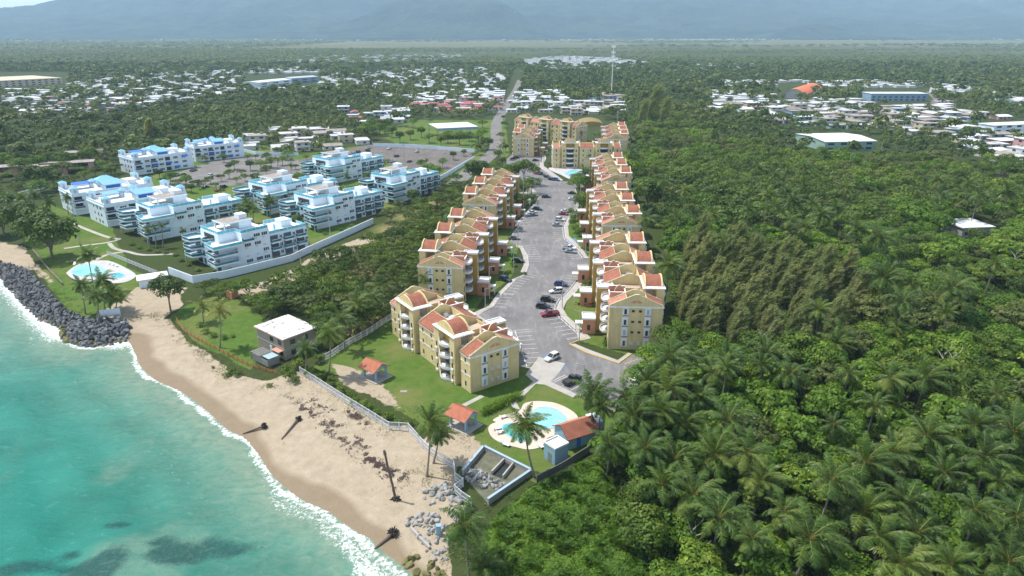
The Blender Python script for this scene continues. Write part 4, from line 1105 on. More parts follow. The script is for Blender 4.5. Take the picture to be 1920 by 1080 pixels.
for i in range(4):      # shrubs
    R_ = 1.5; V, tt = crown(r, R_, 1.2, 1.0, 12, 700, .2, (.35, .55), 1, .0)
    tree_proto('shrub', qmesh('crown', V, tt, M[('leaf_lush', 'leaf_green', 'leaf_olive', 'leaf_red')[i]]), trunk_mesh(r, .8, .08, 1.3, 5, .8, M['bark'], .1), R_, 2.2)
# clipped ball shrub
V, tt = crown(r, 1.9, 1.75, 1.5, 1, 2600, .16, (.98, .99), 1); V[:, :2] -= V[:, :2].mean(0)
tree_proto('ball', qmesh('crown', V, tt, M['leaf_lush']), trunk_mesh(r, 1.0, .1, 1.4, 4, .6, M['bark']), 1.9, 3)

def palm_crown(r, nf, Lf, wind, mat, droop=1.0, ydead=.12):
    LV, LT = [], []; mb = MB()
    for i in range(nf):
        a = i * 2.39996 + r.uniform(-.2, .2); u = (i + .5) / nf
        el = math.radians(72 - 92 * u ** .85 + r.uniform(-8, 8))
        d = np.array([math.cos(a) * math.cos(el), math.sin(a) * math.cos(el), math.sin(el)])
        L = Lf * r.uniform(.85, 1.1) * (.75 + .35 * math.sin(math.pi * min(1, u + .25)))
        n = 11; P = [np.zeros(3)]; D = []
        for k in range(n):
            D.append(d.copy()); P.append(P[-1] + d * L / n)
            d = d + np.array([wind * .085, wind * .02, -.155 * droop * (.4 + k / n)]); d /= np.linalg.norm(d)
        P = np.array(P); D.append(D[-1]); D = np.array(D)
        tone = .10 + .55 * r.random() + (.35 if u > .75 else 0)
        m = 36; tpos = np.linspace(.10, .99, m); ii = tpos * n; k0 = np.minimum(ii.astype(int), n - 1); fr = (ii - k0)[:, None]
        base = P[k0] * (1 - fr) + P[k0 + 1] * fr; dr = D[k0]
        side = np.cross(dr, np.array([0, 0, 1.0])); side /= np.linalg.norm(side, axis=1, keepdims=True) + 1e-6
        up = np.cross(side, dr)
        ll = .98 * Lf / 4.5 * np.sin(np.clip(tpos * .86 + .13, 0, 1) * math.pi) ** .6
        for sg in (-1, 1):
            ld = side * sg * .85 + dr * .62 + np.array([wind * .55, wind * .08, -.18]) + up * .12 + r.normal(size=(m, 3)) * .13
            ld /= np.linalg.norm(ld, axis=1, keepdims=True)
            tip = base + ld * ll[:, None] + np.array([wind * .12, 0, -.22 * droop]) * ll[:, None]
            md = base * .5 + tip * .5 + np.array([0, 0, .07]) * ll[:, None]
            wv_ = np.cross(ld, up); wv_ /= np.linalg.norm(wv_, axis=1, keepdims=True) + 1e-6
            wv_ = dr * .066 * Lf / 4.5
            q1 = np.stack([base - wv_ * .7, base + wv_ * .7, md + wv_, md - wv_], 1); q2 = np.stack([md - wv_, md + wv_, tip + wv_ * .25, tip - wv_ * .25], 1)
            LV += [q1.reshape(-1, 3), q2.reshape(-1, 3)]
            tr = np.repeat(r.random(m), 4); tg = np.full(m * 4, tone) + np.repeat(r.uniform(-.1, .1, m), 4)
            LT += [np.stack([tr, tg], 1)] * 2
        mb.tube([tuple(p) for p in P[::2]], list(np.linspace(.055, .012, len(P[::2]))), 4, False)
    V = np.concatenate(LV); T = np.concatenate(LT); nl = len(V)
    F = np.arange(nl).reshape(-1, 4); bv = np.array(mb.v); bf = np.array(mb.f) + nl
    return np_mesh('crown', np.concatenate([V, bv]), np.concatenate([F, bf]), [mat, M['rachis']], False, np.concatenate([T, np.full((len(bv), 2), .5)]), [0] * len(F) + [1] * len(bf))

def palm_trunk(r, h, lean, mat):
    mb = MB(); pts = []
    for t in np.linspace(0, 1, 8):
        pts.append((-lean[0] * (1 - t) ** 1.7, -lean[1] * (1 - t) ** 1.7, h * (t - 1) - .0 - (.4 if t == 0 else 0)))
    mb.tube(pts, [.30, .21, .18, .165, .155, .15, .145, .16], 7)
    for k in range(7):
        a = k * 2.4; mb.tube([(math.cos(a) * .18, math.sin(a) * .18, -.28), (math.cos(a) * .3, math.sin(a) * .3, -.5)], [.14, .1], 5)
    me = bpy.data.meshes.new('trunk'); me.from_pydata(mb.v, [], mb.f); me.materials.append(mat); me.update(); return me
PALMC = [palm_crown(r, nf_, 4.7, w, M['leaf_palm'], dd) for nf_, w, dd in ((25, .75, 1.0), (22, .95, .9), (28, .6, 1.1), (24, .85, 1.25), (20, 1.15, 1.0), (26, .7, .8), (18, .9, 1.3), (30, .8, .95))]
PALMY = [palm_crown(r, 15, 4.0, .55, M['leaf_palmy'], .9), palm_crown(r, 15, 3.6, .5, M['leaf_palmy'], 1.0)]
PALMR = [palm_crown(r, 16, 3.2, .25, M['leaf_palm'], 1.0), palm_crown(r, 15, 3.0, .3, M['leaf_palm'], .9)]
PALMT = {}
def add_palm(px, py, h, label, group=None, base=None, sc=1.0, kind='c', name='coconut_palm', cat='palm tree', var=None):
    """px,py: the heart of the crown in the photo; h its height; base: pixel of the trunk's foot"""
    zg = 0.0
    if base is not None:
        b = GT(*base); zg = b[2]
        # height from the two pixels: the crown stands above the foot, at the same depth
        k = (540 - py) / CF
        y_ = b[1]; dz = (k * y_ * math.cos(CT) - y_ * math.sin(CT)) / (math.cos(CT) + k * math.sin(CT)); h = dz + CH - zg
        fw = y_ * math.cos(CT) - dz * math.sin(CT); x = (px - 960) / CF * fw; y = y_
        lean = (x - b[0], 0.0)
    else:
        x, y = G(px, py, h); lean = (rng.uniform(.2, 1.6) * (1 if rng.random() < .75 else -.5), rng.uniform(-.5, .5))
        zg = Z1(x, y); h = h - zg
    key = (round(h * 2) / 2, round(lean[0] * 2) / 2, round(lean[1] * 2) / 2)
    if base is not None: key = (h, *lean)
    if key not in PALMT: PALMT[key] = palm_trunk(r, h, lean, M['palmbark'])
    o = empty(name, (x - lean[0], y - lean[1], zg)); tag(o, label, cat, group)
    t_ = link('trunk', PALMT[key], o); t_.location = (lean[0], lean[1], h)
    cs = {'c': PALMC, 'y': PALMY, 'r': PALMR}[kind]
    c = link('crown', cs[var if var is not None else int(rng.integers(len(cs)))], o); c.location = (lean[0], lean[1], h)
    c.rotation_euler = (float(rng.uniform(-.12, .12)), float(rng.uniform(-.1, .2)), float(rng.uniform(-.8, .8))); s_ = sc * float(rng.uniform(.85, 1.16)); c.scale = (s_, s_, s_)
    return o

def casuarina(r, h):
    LV, LT = [], []; mb = MB()
    lean = .22 * h
    tp = lambda t: np.array([lean * t ** 1.5, 0, h * t])
    mb.tube([tuple(tp(t)) for t in np.linspace(-.02, .97, 7)], list(np.linspace(.26, .04, 7)), 6)
    for b in range(46):
        t0 = .18 + .8 * (b / 46); a = b * 2.4; L = h * (.36 * (1 - t0) + .13) * r.uniform(.8, 1.2)
        d = np.array([math.cos(a) * .75 + .5, math.sin(a) * .75, .62]); d /= np.linalg.norm(d); p = tp(t0); P = [p]; 
        for k in range(6):
            p = p + d * L / 6; P.append(p); d = d + np.array([.16, 0, -.03]); d /= np.linalg.norm(d)
        P = np.array(P); mb.tube([tuple(q) for q in P[::2]], [.03, .02, .012, .006], 4, False)
        m = 95; tt = r.random(m) * 5.9; k0 = tt.astype(int); fr = (tt - k0)[:, None]
        c = P[k0] * (1 - fr) + P[np.minimum(k0 + 1, 6)] * fr + r.normal(size=(m, 3)) * .24
        u = np.array([.85, .05, .25]) + r.normal(size=(m, 3)) * .38
        N = rnd_unit(r, m) * .8 + np.array([-.35, .1, .8]); N /= np.linalg.norm(N, axis=1, keepdims=True); l = r.uniform(.3, .65, m)
        LV.append(quads(c + u * .3, N, u, l * .16, l)); LT.append(np.stack([np.repeat(r.random(m), 4), np.repeat(np.clip(.5 + r.normal() * .22 + r.normal(size=m) * .1, 0, 1), 4)], 1))
    me = bpy.data.meshes.new('trunk'); me.from_pydata(mb.v, [], mb.f); me.materials.append(M['bark']); me.update()
    return qmesh('crown', np.concatenate(LV), np.concatenate(LT), M['leaf_casu']), me
for hh in (12, 14, 15.5):
    c_, t_ = casuarina(r, hh); tree_proto('casu', c_, t_, 3.5, hh)
# ------------------------------------------------------------------ where the trees stand
def block_poly(o, L, hw, pad=1.5):
    c, s = math.cos(o.rotation_euler.z), math.sin(o.rotation_euler.z); x, y = o.location[:2]
    return [(x + c * a - s * b, y + s * a + c * b) for a, b in ((-pad, -hw - pad), (L + pad, -hw - pad), (L + pad, hw + pad), (-pad, hw + pad))]
KEEP_OUT += [LOT, ribbon(ROAD, 13)]
for i, (o, *_x) in enumerate(BLOCKS):
    n_ = {0: 2, 6: 2, 7: 2}.get(i, 3); KEEP_OUT.append(block_poly(o, n_ * ML, 7.5, 2.2))
def ok(x, y, extra=()):
    m = np.ones(np.shape(x), bool)
    for p in list(KEEP_OUT) + list(extra):
        a = np.array(p)
        sel = (x > a[:, 0].min()) & (x < a[:, 0].max()) & (y > a[:, 1].min()) & (y < a[:, 1].max())
        if sel.any(): m[sel] &= ~inside(x[sel], y[sel], p)
    return m
def poisson(poly, d, r, fdens=None, tries=9):
    a = np.array(poly); x0, y0 = a.min(0); x1, y1 = a.max(0)
    n = int((x1 - x0) * (y1 - y0) / (d * d) * tries * .35)
    X_ = r.uniform(x0, x1, n); Y_ = r.uniform(y0, y1, n); k = inside(X_, Y_, poly); X_, Y_ = X_[k], Y_[k]
    if fdens is not None:
        k = r.random(len(X_)) < fdens(X_, Y_); X_, Y_ = X_[k], Y_[k]
    grid = {}; out = []
    for x, y in zip(X_, Y_):
        i, j = int(x // d), int(y // d); good = True
        for a_ in (-1, 0, 1):
            for b_ in (-1, 0, 1):
                for q in grid.get((i + a_, j + b_), ()):
                    if (q[0] - x) ** 2 + (q[1] - y) ** 2 < d * d: good = False; break
                if not good: break
            if not good: break
        if good: grid.setdefault((i, j), []).append((x, y)); out.append((x, y))
    return np.array(out).reshape(-1, 2)

WARE = GP([(1515, 300), (1515, 258), (1560, 245), (1645, 262), (1650, 298)], 0)
HOUSER = GP([(1785, 470), (1785, 432), (1870, 432), (1870, 470)], 0)
RF = GP([(1235, 1210), (1170, 960), (1128, 890), (1158, 800), (1218, 726), (1228, 668), (1262, 655), (1262, 560), (1256, 500), (1238, 420), (1222, 380), (1205, 320), (1195, 290), (1190, 255), (1180, 232), (1215, 205), (1300, 240), (1345, 278), (1440, 292), (1520, 303), (1650, 306), (1780, 318), (1820, 345), (1850, 368), (1930, 385), (2350, 430), (2600, 1210)], 0)
CASU = GP([(1262, 640), (1262, 540), (1275, 490), (1310, 480), (1400, 500), (1500, 520), (1610, 560), (1590, 640), (1480, 690), (1330, 680)], 0)
rt = np.random.default_rng(21)
pts = poisson(RF, 5.6, rt); pts = pts[ok(pts[:, 0], pts[:, 1], [WARE, HOUSER])]
inC = inside(pts[:, 0], pts[:, 1], CASU)
pc = pts[~inC]
# in view only
def view(p, z=5, m=60):
    dz = z - CH; fw = p[:, 1] * math.cos(CT) - dz * math.sin(CT); px = 960 + CF * p[:, 0] / fw; py = 540 - CF * (p[:, 1] * math.sin(CT) + dz * math.cos(CT)) / fw
    return px, py
px_, py_ = view(pc); pc = pc[(px_ < 1990) & (py_ < 1160)]
pc = pc[np.argsort(pc[:, 1])]
NB = 285
GW = 'trees of the dense wood right of the apartments'
for i, (x, y) in enumerate(pc[:NB]):
    u = vnoise(np.array([x]), np.array([y]), 22, 2)[0]; lush = u > .52
    s = float(rt.uniform(.72, 1.15)) * (.9 if y < 90 else 1)
    if rt.random() < .16: add_tree('wide', 'broadleaf_tree', x, y, 0, s * 1.05, rt.random() * 6.28, 'wide spreading tree in the dense wood right of the apartments', 'tree', GW + ', wide')
    elif lush and rt.random() < .75: add_tree('lush', 'broadleaf_tree', x, y, 0, s, rt.random() * 6.28, 'bright green broad leaved tree in the dense wood right of the apartments', 'tree', GW + ', bright')
    else: add_tree('broad', 'broadleaf_tree', x, y, 0, s * .98, rt.random() * 6.28, 'mid green leafy tree in the dense wood right of the apartments', 'tree', GW)
REST = pc[NB:]

# low detail crowns for the stuff
rr_ = np.random.default_rng(5)
def far_crown(R_, H, zc, nl, n, leaf): return crown(rr_, R_, H, zc, nl, n, leaf, (.34, .55), .8, .05)
MID = [far_crown(4.4, 2.9, 4.8, 16, 900, .52) for _ in range(5)]
FAR = [far_crown(4.5, 3.2, 4.8, 9, 190, .95) for _ in range(6)]
VFAR = [far_crown(4.5, 3.0, 3.6, 7, 60, 1.7) for _ in range(6)]
def merged(name, protos, pts, sc, mat, r, z=0.0, zs=None, tone=None, kind='stuff'):
    VV, TT = [], []; which = r.integers(len(protos), size=len(pts))
    for i, (x, y) in enumerate(pts):
        V, T = protos[which[i]]; a = r.random() * 6.28; c, s = math.cos(a), math.sin(a); k = sc[i]
        W = np.empty_like(V); W[:, 0] = (V[:, 0] * c - V[:, 1] * s) * k + x; W[:, 1] = (V[:, 0] * s + V[:, 1] * c) * k + y; W[:, 2] = V[:, 2] * k * (zs[i] if zs is not None else 1) + z
        T2 = T.copy(); tn = tone[i] if tone is not None else r.random(); T2[:, 1] = np.clip(T[:, 1] * .35 + tn * 1.05, 0, 1); VV.append(W); TT.append(T2)
    return tag(link(name, qmesh(name, np.concatenate(VV), np.concatenate(TT), mat)), kind=kind)
if len(REST):
    tone = vnoise(REST[:, 0], REST[:, 1], 30, 3) * 1.2 - .15 + rt.normal(size=len(REST)) * .12
    cl = vnoise(REST[:, 0], REST[:, 1], 38, 3) + rt.normal(size=len(REST)) * .07
    ss_ = np.clip(np.exp(rt.normal(size=len(REST)) * .24) * (.82 + .5 * (vnoise(REST[:, 0] + 50, REST[:, 1], 26, 2) - .4)), .5, 1.65)
    for lo, hi, mt in ((-9, .43, 'leaf_dark'), (.43, .56, 'leaf_green'), (.56, .64, 'leaf_lush'), (.64, 9, 'leaf_olive')):
        k_ = (cl >= lo) & (cl < hi)
        if k_.any(): merged('woodland', MID, REST[k_], ss_[k_], M[mt], rt, 0, np.clip(1.15 / ss_[k_] ** .4, .7, 1.3), tone[k_])
ug = poisson(RF, 3.0, rt, lambda x, y: (y < 240) * 1.0, 8); ug = ug[ok(ug[:, 0], ug[:, 1], [WARE, HOUSER])]; px_, py_ = view(ug); ug = ug[(px_ < 1990) & (py_ < 1190)]
merged('undergrowth', [far_crown(4.4, 2.9, 4.2, 10, 420, .62) for _ in range(3)], ug, rt.uniform(.32, .55, len(ug)), M['leaf_dark'], rt, -.3)
# casuarinas: evergreen plumes blown to the right
pc = poisson(CASU, 5.2, rt); pc = pc[ok(pc[:, 0], pc[:, 1])]
for x, y in pc:
    add_tree('casu', 'casuarina_tree', x, y, 0, float(rt.uniform(.72, 1.0)), float(rt.uniform(-.35, .35)), 'feathery olive casuarina blown to the right, in the grove beside the right apartments', 'tree', 'casuarina grove')
for px, py, h in ((1212, 236, 1.75), (1196, 240, 1.2), (1236, 240, 1.3), (1300, 530, .9), (1275, 500, .8), (275, 268, 1.2)):
    x, y = G(px, py); add_tree('casu', 'casuarina_tree', x, y, 0, h * 1.2, 0, 'dark feathery casuarina standing alone above the lower trees', 'tree', 'lone casuarinas')

# ---- palms of the wood: hearts of the crowns as seen
WP = [(1144, 831), (1216, 716), (1269, 702), (1284, 796), (1340, 853), (1242, 907), (1349, 969), (1429, 902), (1367, 787), (1562, 796), (1624, 867), (1673, 849), (1620, 960), (1829, 796), (1829, 956), (1700, 942), (1873, 902), (1847, 858), (1571, 627), (1482, 702), (1669, 711), (1735, 711), (1740, 818), (1869, 738), (1175, 747), (1127, 764), (1211, 840), (1691, 1058), (1784, 1058), (1891, 1053), (1113, 738), (1682, 618), (1694, 566), (1657, 521), (1710, 533), (1787, 541), (1865, 493), (1763, 366), (1816, 346), (1836, 366), (1889, 362), (1759, 338), (1543, 285), (1421, 317), (1286, 358), (1337, 403), (1404, 391), (1453, 387), (1486, 378), (1470, 354), (1441, 366), (1506, 350), (1539, 403), (1510, 427), (1482, 415), (1567, 391), (1523, 383), (1584, 354), (1608, 431), (1645, 444), (1478, 321), (1453, 330), (1510, 313), (1356, 452), (1270, 411), (1197, 358), (1213, 411), (1246, 342), (1184, 285), (1254, 497), (1441, 260), (1463, 252), (1567, 645), (1294, 668), (1258, 672), (1364, 675), (1437, 665), (1470, 960), (1520, 1010), (1410, 1010), (1560, 900), (1770, 885), (1900, 810), (1905, 970), (1590, 700), (1640, 760), (1240, 770), (1310, 745), (1265, 860), (1190, 780), (1400, 850), (1300, 930), (1250, 730), (1340, 700), (1720, 1000), (1650, 1010), (1850, 1020)]
for i, (px, py) in enumerate(WP):
    h = (9.6 if py > 600 else 14) + (2.6 if i % 6 == 2 else 0)
    add_palm(px, py, h + float(rt.uniform(-1.2, 1.2)), 'coconut palm with windswept fronds rising out of the wood right of the apartments', 'coconut palms of the wood', sc=(1.02 if py > 600 else 1.25) * float(rt.uniform(.8, 1.2)))
for px, py, bx, by, lb in ((1362, 689, 1345, 800, 'tall bare trunked coconut palm leaning at the near edge of the wood'), (1535, 582, 1532, 668, 'slender tall palm with a ragged small crown among the casuarinas'), (1775, 586, 1773, 672, 'tall palm with a pale trunk far right in the wood'), (1429, 684, 1431, 765, 'dark green royal palm with a full crown in the shade of the wood'), (1889, 362, 1888, 420, 'tall palm by the right edge of the picture')):
    add_palm(px, py, 12, lb, None, (bx, by), sc=.85)
add_palm(1796, 381, 8, 'yellow leaved palm standing out in the green wood on the right', None, kind='y')
for px, py, h in ((1295, 985, 8), (1300, 1012, 6), (1770, 655, 11), (1790, 660, 10), (1805, 722, 9), (1430, 620, 11), (1655, 470, 10), (1905, 470, 10), (1520, 975, 8)):
    snag(px, py, h, 'bleached bare dead tree poking out of the green wood on the right')
# ---- palms in the open
add_palm(806, 790, 0, 'coconut palm on the sand beside the white beach fence, crown swept by wind', None, (800, 893), var=1, sc=1.02)
add_palm(822, 812, 0, 'second coconut palm leaning behind the one at the beach fence', None, (812, 868), var=3, sc=.8)
add_palm(985, 800, 0, 'leaning coconut palm between the swimming pool and the drain basin', None, (1003, 895), var=0, sc=1.0)
add_palm(872, 985, 0, 'coconut palm with drooping yellowed fronds on the rubble at the bottom edge', None, (880, 1088), var=3, sc=1.12)
add_palm(905, 1062, 0, 'low drooping palm at the bottom edge beside the thicket', None, (908, 1100), var=2, sc=.7)
add_palm(411, 583, 0, 'yellow green palm with a slim leaning trunk on the dune edge lawn', None, (412, 652), kind='y')
add_palm(378, 575, 0, 'short yellow palm in the garden bed of the lawn by the beach', None, (382, 606), kind='y', sc=.9)
add_palm(618, 625, 0, 'coconut palm with a bare trunk between grey house and beach fence', None, (617, 702), sc=.95)
add_palm(573, 655, 0, 'palm in front of the grey concrete house', None, (572, 700), sc=.85)
add_palm(660, 585, 0, 'coconut palm at the scrub edge behind the lawn', None, (658, 625), sc=.8)
for q in ((164, 478, 178, 556), (152, 535, 160, 588), (182, 556, 182, 600), (208, 545, 205, 585), (190, 525, 196, 580), (218, 560, 214, 590)):
    add_palm(q[0], q[1], 0, 'coconut palm in the clump behind the rock revetment', 'palms behind the rock revetment', q[2:], sc=.9)
for q in ((90, 380, 104, 418), (38, 372, 45, 408), (18, 372, 22, 405), (62, 365, 66, 400), (125, 372, 128, 402)):
    add_palm(q[0], q[1], 0, 'coconut palm at the far left beside the first white flats', 'palms at the left edge', q[2:], sc=.9)
for q in ((277, 432, 281, 462), (290, 428, 292, 466), (302, 423, 306, 464), (342, 432, 340, 455)):
    add_palm(q[0], q[1], 0, 'slim royal palm on the lawn between two white apartment buildings', 'royal palms by the white flats', q[2:], kind='r', sc=.75)
for q in ((452, 392, 452, 425), (463, 385, 464, 420), (474, 392, 474, 424), (506, 378, 507, 408), (535, 368, 538, 396), (640, 352, 641, 372), (650, 330, 650, 350), (626, 345, 627, 366), (790, 320, 790, 345), (808, 312, 808, 338), (822, 318, 822, 340), (800, 300, 801, 322), (520, 300, 521, 322), (545, 298, 546, 318), (545, 310, 546, 330), (590, 300, 590, 318), (485, 330, 485, 350)):
    add_palm(q[0], q[1], 0, 'palm growing between the white apartment buildings', 'palms among the white flats', q[2:], kind='r' if q[1] < 370 else 'c', sc=.95)
add_palm(1096, 322, 0, 'big coconut palm between the second swimming pool and the far right yellow block', None, (1094, 362), sc=1.15, var=2)
add_palm(1085, 366, 0, 'palm at the kerb of the right row of parked cars', None, (1086, 395), sc=.7)
for q in ((958, 398, 960, 432), (990, 350, 988, 376), (972, 312, 972, 333), (980, 310, 982, 330), (938, 275, 940, 318), (930, 286, 932, 330), (944, 268, 946, 300), (1020, 285, 1020, 310), (1014, 272, 1016, 305), (1103, 293, 1104, 315), (1135, 288, 1136, 314), (1180, 280, 1182, 312), (1030, 252, 1030, 285), (1012, 240, 1014, 262), (985, 258, 986, 286), (1035, 246, 1035, 270), (1090, 250, 1091, 275), (1115, 252, 1116, 272), (948, 230, 950, 252)):
    add_palm(q[0], q[1], 0, 'palm planted beside the yellow apartment blocks', 'palms beside the yellow blocks', q[2:], kind='r', sc=.95)
# palms of the scrub behind the left row
for px, py in ((846, 402), (862, 388), (838, 420), (872, 372), (880, 358), (890, 345), (815, 470), (825, 445), (800, 500), (850, 430), (795, 520), (888, 372), (905, 338), (770, 560), (640, 600), (670, 570), (865, 410), (700, 560)):
    add_palm(px, py, 8.5, 'coconut palm in the scrub behind the left row of yellow blocks', 'palms behind the left yellow row', sc=.85)

# ---- scrub behind the left row
SCR = GP([(450, 566), (520, 549), (600, 508), (700, 462), (770, 425), (850, 362), (885, 340), (905, 335), (865, 385), (835, 425), (800, 475), (780, 540), (732, 592), (650, 650), (610, 660), (600, 600), (545, 590), (500, 600), (470, 575)], 0)
pts = poisson(SCR, 5.0, rt, lambda x, y: .25 + .75 * (vnoise(x, y, 14, 2) > .42)); pts = pts[ok(pts[:, 0], pts[:, 1])]
for x, y in pts:
    hi = vnoise(np.array([x]), np.array([y]), 20, 2)[0]
    add_tree('scrub', 'thorn_tree', x, y, 0, float(rt.uniform(.72, 1.05) + .5 * (hi - .4)), rt.random() * 6.28, 'spreading thorn tree in the scrub between the white flats and the left yellow row', 'tree', 'thorn scrub trees')
pts = poisson(SCR, 2.6, rt, lambda x, y: .5); pts = pts[ok(pts[:, 0], pts[:, 1])]
merged('undergrowth', MID, pts, rt.uniform(.2, .38, len(pts)), M['leaf_olive'], rt, -.3)
# shrubs and hedges along the beach fence, house garden, drives
def shrub(px, py, s, label, group=None, var=None, kind='shrub', name='shrub', cat='shrub', zs=1):
    x, y, z = GT(px, py); o = add_tree(kind, name, x, y, z - .05, s, rt.random() * 6.28, label, cat, group, var); o.scale = (s, s, s * zs); return o
FENCE = [(563, 699), (610, 728), (660, 760), (700, 785), (735, 806), (763, 802)]
f_ = resample(GP([(595, 703), (640, 735), (690, 765), (740, 795), (765, 797)], 0), 2.3)
for x, y in f_:
    s = float(rt.uniform(.55, .8)); add_tree('shrub', 'shrub', x + rt.normal() * .5, y + rt.normal() * .5, 0, s, rt.random() * 6, 'low sea grape shrub along the inside of the white beach fence', 'shrub', 'shrubs along the beach fence', int(rt.integers(2)))
for px, py, s in ((545, 710, 1.1), (560, 690, 1.3), (535, 700, 1.0), (580, 705, 1.0), (600, 712, .9), (600, 680, 1.1), (555, 718, .8)):
    shrub(px, py, s, 'dense green shrub at the seaward corner of the white fence', 'shrubs at the fence corner', 1)
for px, py, s in ((435, 700, .9), (425, 706, .7), (447, 705, .8), (505, 725, .5), (400, 690, .35)):
    shrub(px, py, s, 'dark scraggy bush growing out of the beach sand', 'bushes on the beach', 1, zs=.8)
for px, py, s in ((385, 625, .9), (400, 632, .8), (375, 612, .8), (420, 635, .8), (436, 632, .55)):
    shrub(px, py, s, 'rounded shrub in the planted bed of the beach lawn', 'shrubs in the lawn bed', 0, zs=.8)
for px, py, s in ((1070, 403, .8), (1073, 424, .85), (1079, 437, .95), (1086, 443, .95), (1074, 415, .75)):
    shrub(px, py, s, 'round clipped green shrub beside the pavement of the right row', 'clipped round shrubs', 0, 'ball')
for px, py, s in ((1104, 573, .7), (1112, 572, .7), (1096, 573, .6), (1120, 570, .7)): shrub(px, py, s, 'red and green leaved garden shrub on the strip of the right row', 'red garden shrubs', 3, zs=.8)
for px, py, s in ((1100, 470, .8), (1105, 480, .7), (1108, 462, .7), (1120, 560, .7), (1136, 648, .8), (1120, 625, .6), (1098, 540, .7), (1104, 535, .8), (962, 500, .9), (955, 512, .6), (1110, 415, .8), (1112, 425, .7), (1105, 433, .8), (985, 515, .5), (950, 470, .9)):
    shrub(px, py, s, 'green garden shrub against the yellow apartment fronts', 'garden shrubs of the yellow blocks', int(rt.integers(2)))
hd = GP([(906, 778), (975, 745)], 0)
V, tt = [], []
hp = resample(hd, .10)
for x, y in hp:
    n = 26; P = np.stack([x + rt.uniform(-.85, .85, n), y + rt.uniform(-.85, .85, n), rt.uniform(.1, 1.6, n)], 1)
    V.append(quads(P, rnd_unit(rt, n) + np.array([0, 0, .5]), rnd_unit(rt, n), np.full(n, .10), np.full(n, .19))); tt.append(np.stack([np.repeat(rt.random(n), 4), np.repeat(.45 + .5 * rt.random(n), 4)], 1))
tag(link('hedge', qmesh('hedge', np.concatenate(V), np.concatenate(tt), M['leaf_lush'])), 'clipped green hedge between the red roofed pavilion and the pool', 'hedge')
for (x, y), s in zip(GP([(300, 585), (318, 590), (330, 575), (310, 570)], 0), (1.1, .9, .8, .7)):
    pass
for q, s, lb in (((320, 582), 1.15, 'large dark sea almond tree where the sandy path meets the lawn'), ((98, 482), 2.3, 'large dark rounded tree by the beach in front of the white flats'), ((60, 452), 2.0, 'dark spreading tree at the far left above the sand'), ((8, 440), 1.7, 'dark tree cut by the left edge of the picture above the sand'), ((525, 580), .8, 'leafy tree beside the dirt track and the scrub')):
    x, y = G(*q); add_tree('broad', 'shade_tree', x, y, -1.7 * s if s > 1.2 else 0, s, 1.0, lb, 'tree', None, 3)
for q in ((640, 480), (560, 520), (410, 560), (400, 545), (385, 552), (425, 550), (445, 555)):
    x, y = G(*q); add_tree('scrub', 'thorn_tree', x, y, 0, .65, 1.0, 'small thorn tree beside the dirt track under the white wall', 'tree', 'small trees along the dirt track')
for q, s in (((935, 300), .7), ((942, 312), .6), ((948, 285), .6), ((930, 322), .7), ((939, 262), .6), ((946, 240), .6), ((952, 326), .6), ((915, 337), .8), ((905, 342), .7), ((944, 225), .5), ((1010, 262), .5), ((1020, 270), .5), ((1120, 300), .5), ((1150, 268), .6), ((1125, 262), .6), ((1178, 300), .7), ((1176, 330), .6)):
    x, y = G(*q); add_tree('broad', 'garden_tree', x, y, 0, s, rt.random() * 6, 'leafy tree in the green strip beside the rear yellow blocks', 'tree', 'trees beside the rear yellow blocks')
# garden trees between the white flats
for q in ((300, 445), (480, 345), (500, 330), (455, 330), (430, 335), (415, 340), (385, 350), (375, 355), (360, 362), (395, 345), (470, 320), (440, 318), (350, 350), (505, 395), (620, 345), (655, 335), (345, 338), (520, 290), (495, 285), (600, 325), (575, 300), (465, 300), (420, 305), (540, 300), (530, 310), (350, 360), (365, 350), (405, 355), (445, 345), (460, 340), (490, 320), (510, 315), (555, 318), (585, 312), (610, 318), (640, 310), (690, 290), (720, 318), (790, 318), (830, 315), (850, 300), (870, 293), (300, 335), (320, 345), (335, 350), (525, 345), (545, 342), (560, 425), (605, 418), (690, 340), (675, 345), (480, 300), (500, 305), (430, 320), (560, 345), (415, 365)):
    x, y = G(*q); add_tree('scrub' if q[0] % 2 else 'broad', 'garden_tree', x, y, 0, float(rt.uniform(.45, .75)), rt.random() * 6, 'small leafy tree in the car park between the white flats', 'tree', 'small trees among the white flats')
for q in ((395, 467), (368, 458), (348, 470), (330, 480), (420, 500), (440, 488), (520, 460), (545, 455), (450, 495), (480, 487), (500, 482), (560, 462), (575, 458), (340, 490), (355, 498), (372, 508), (310, 476), (295, 474), (280, 470), (262, 466), (248, 460), (610, 440), (640, 432), (660, 425), (430, 505), (470, 478), (210, 450), (600, 435)):
    shrub(q[0], q[1], .8, 'green shrub at the foot of the white flats', 'shrubs by the white flats', int(rt.integers(2)), zs=.7)

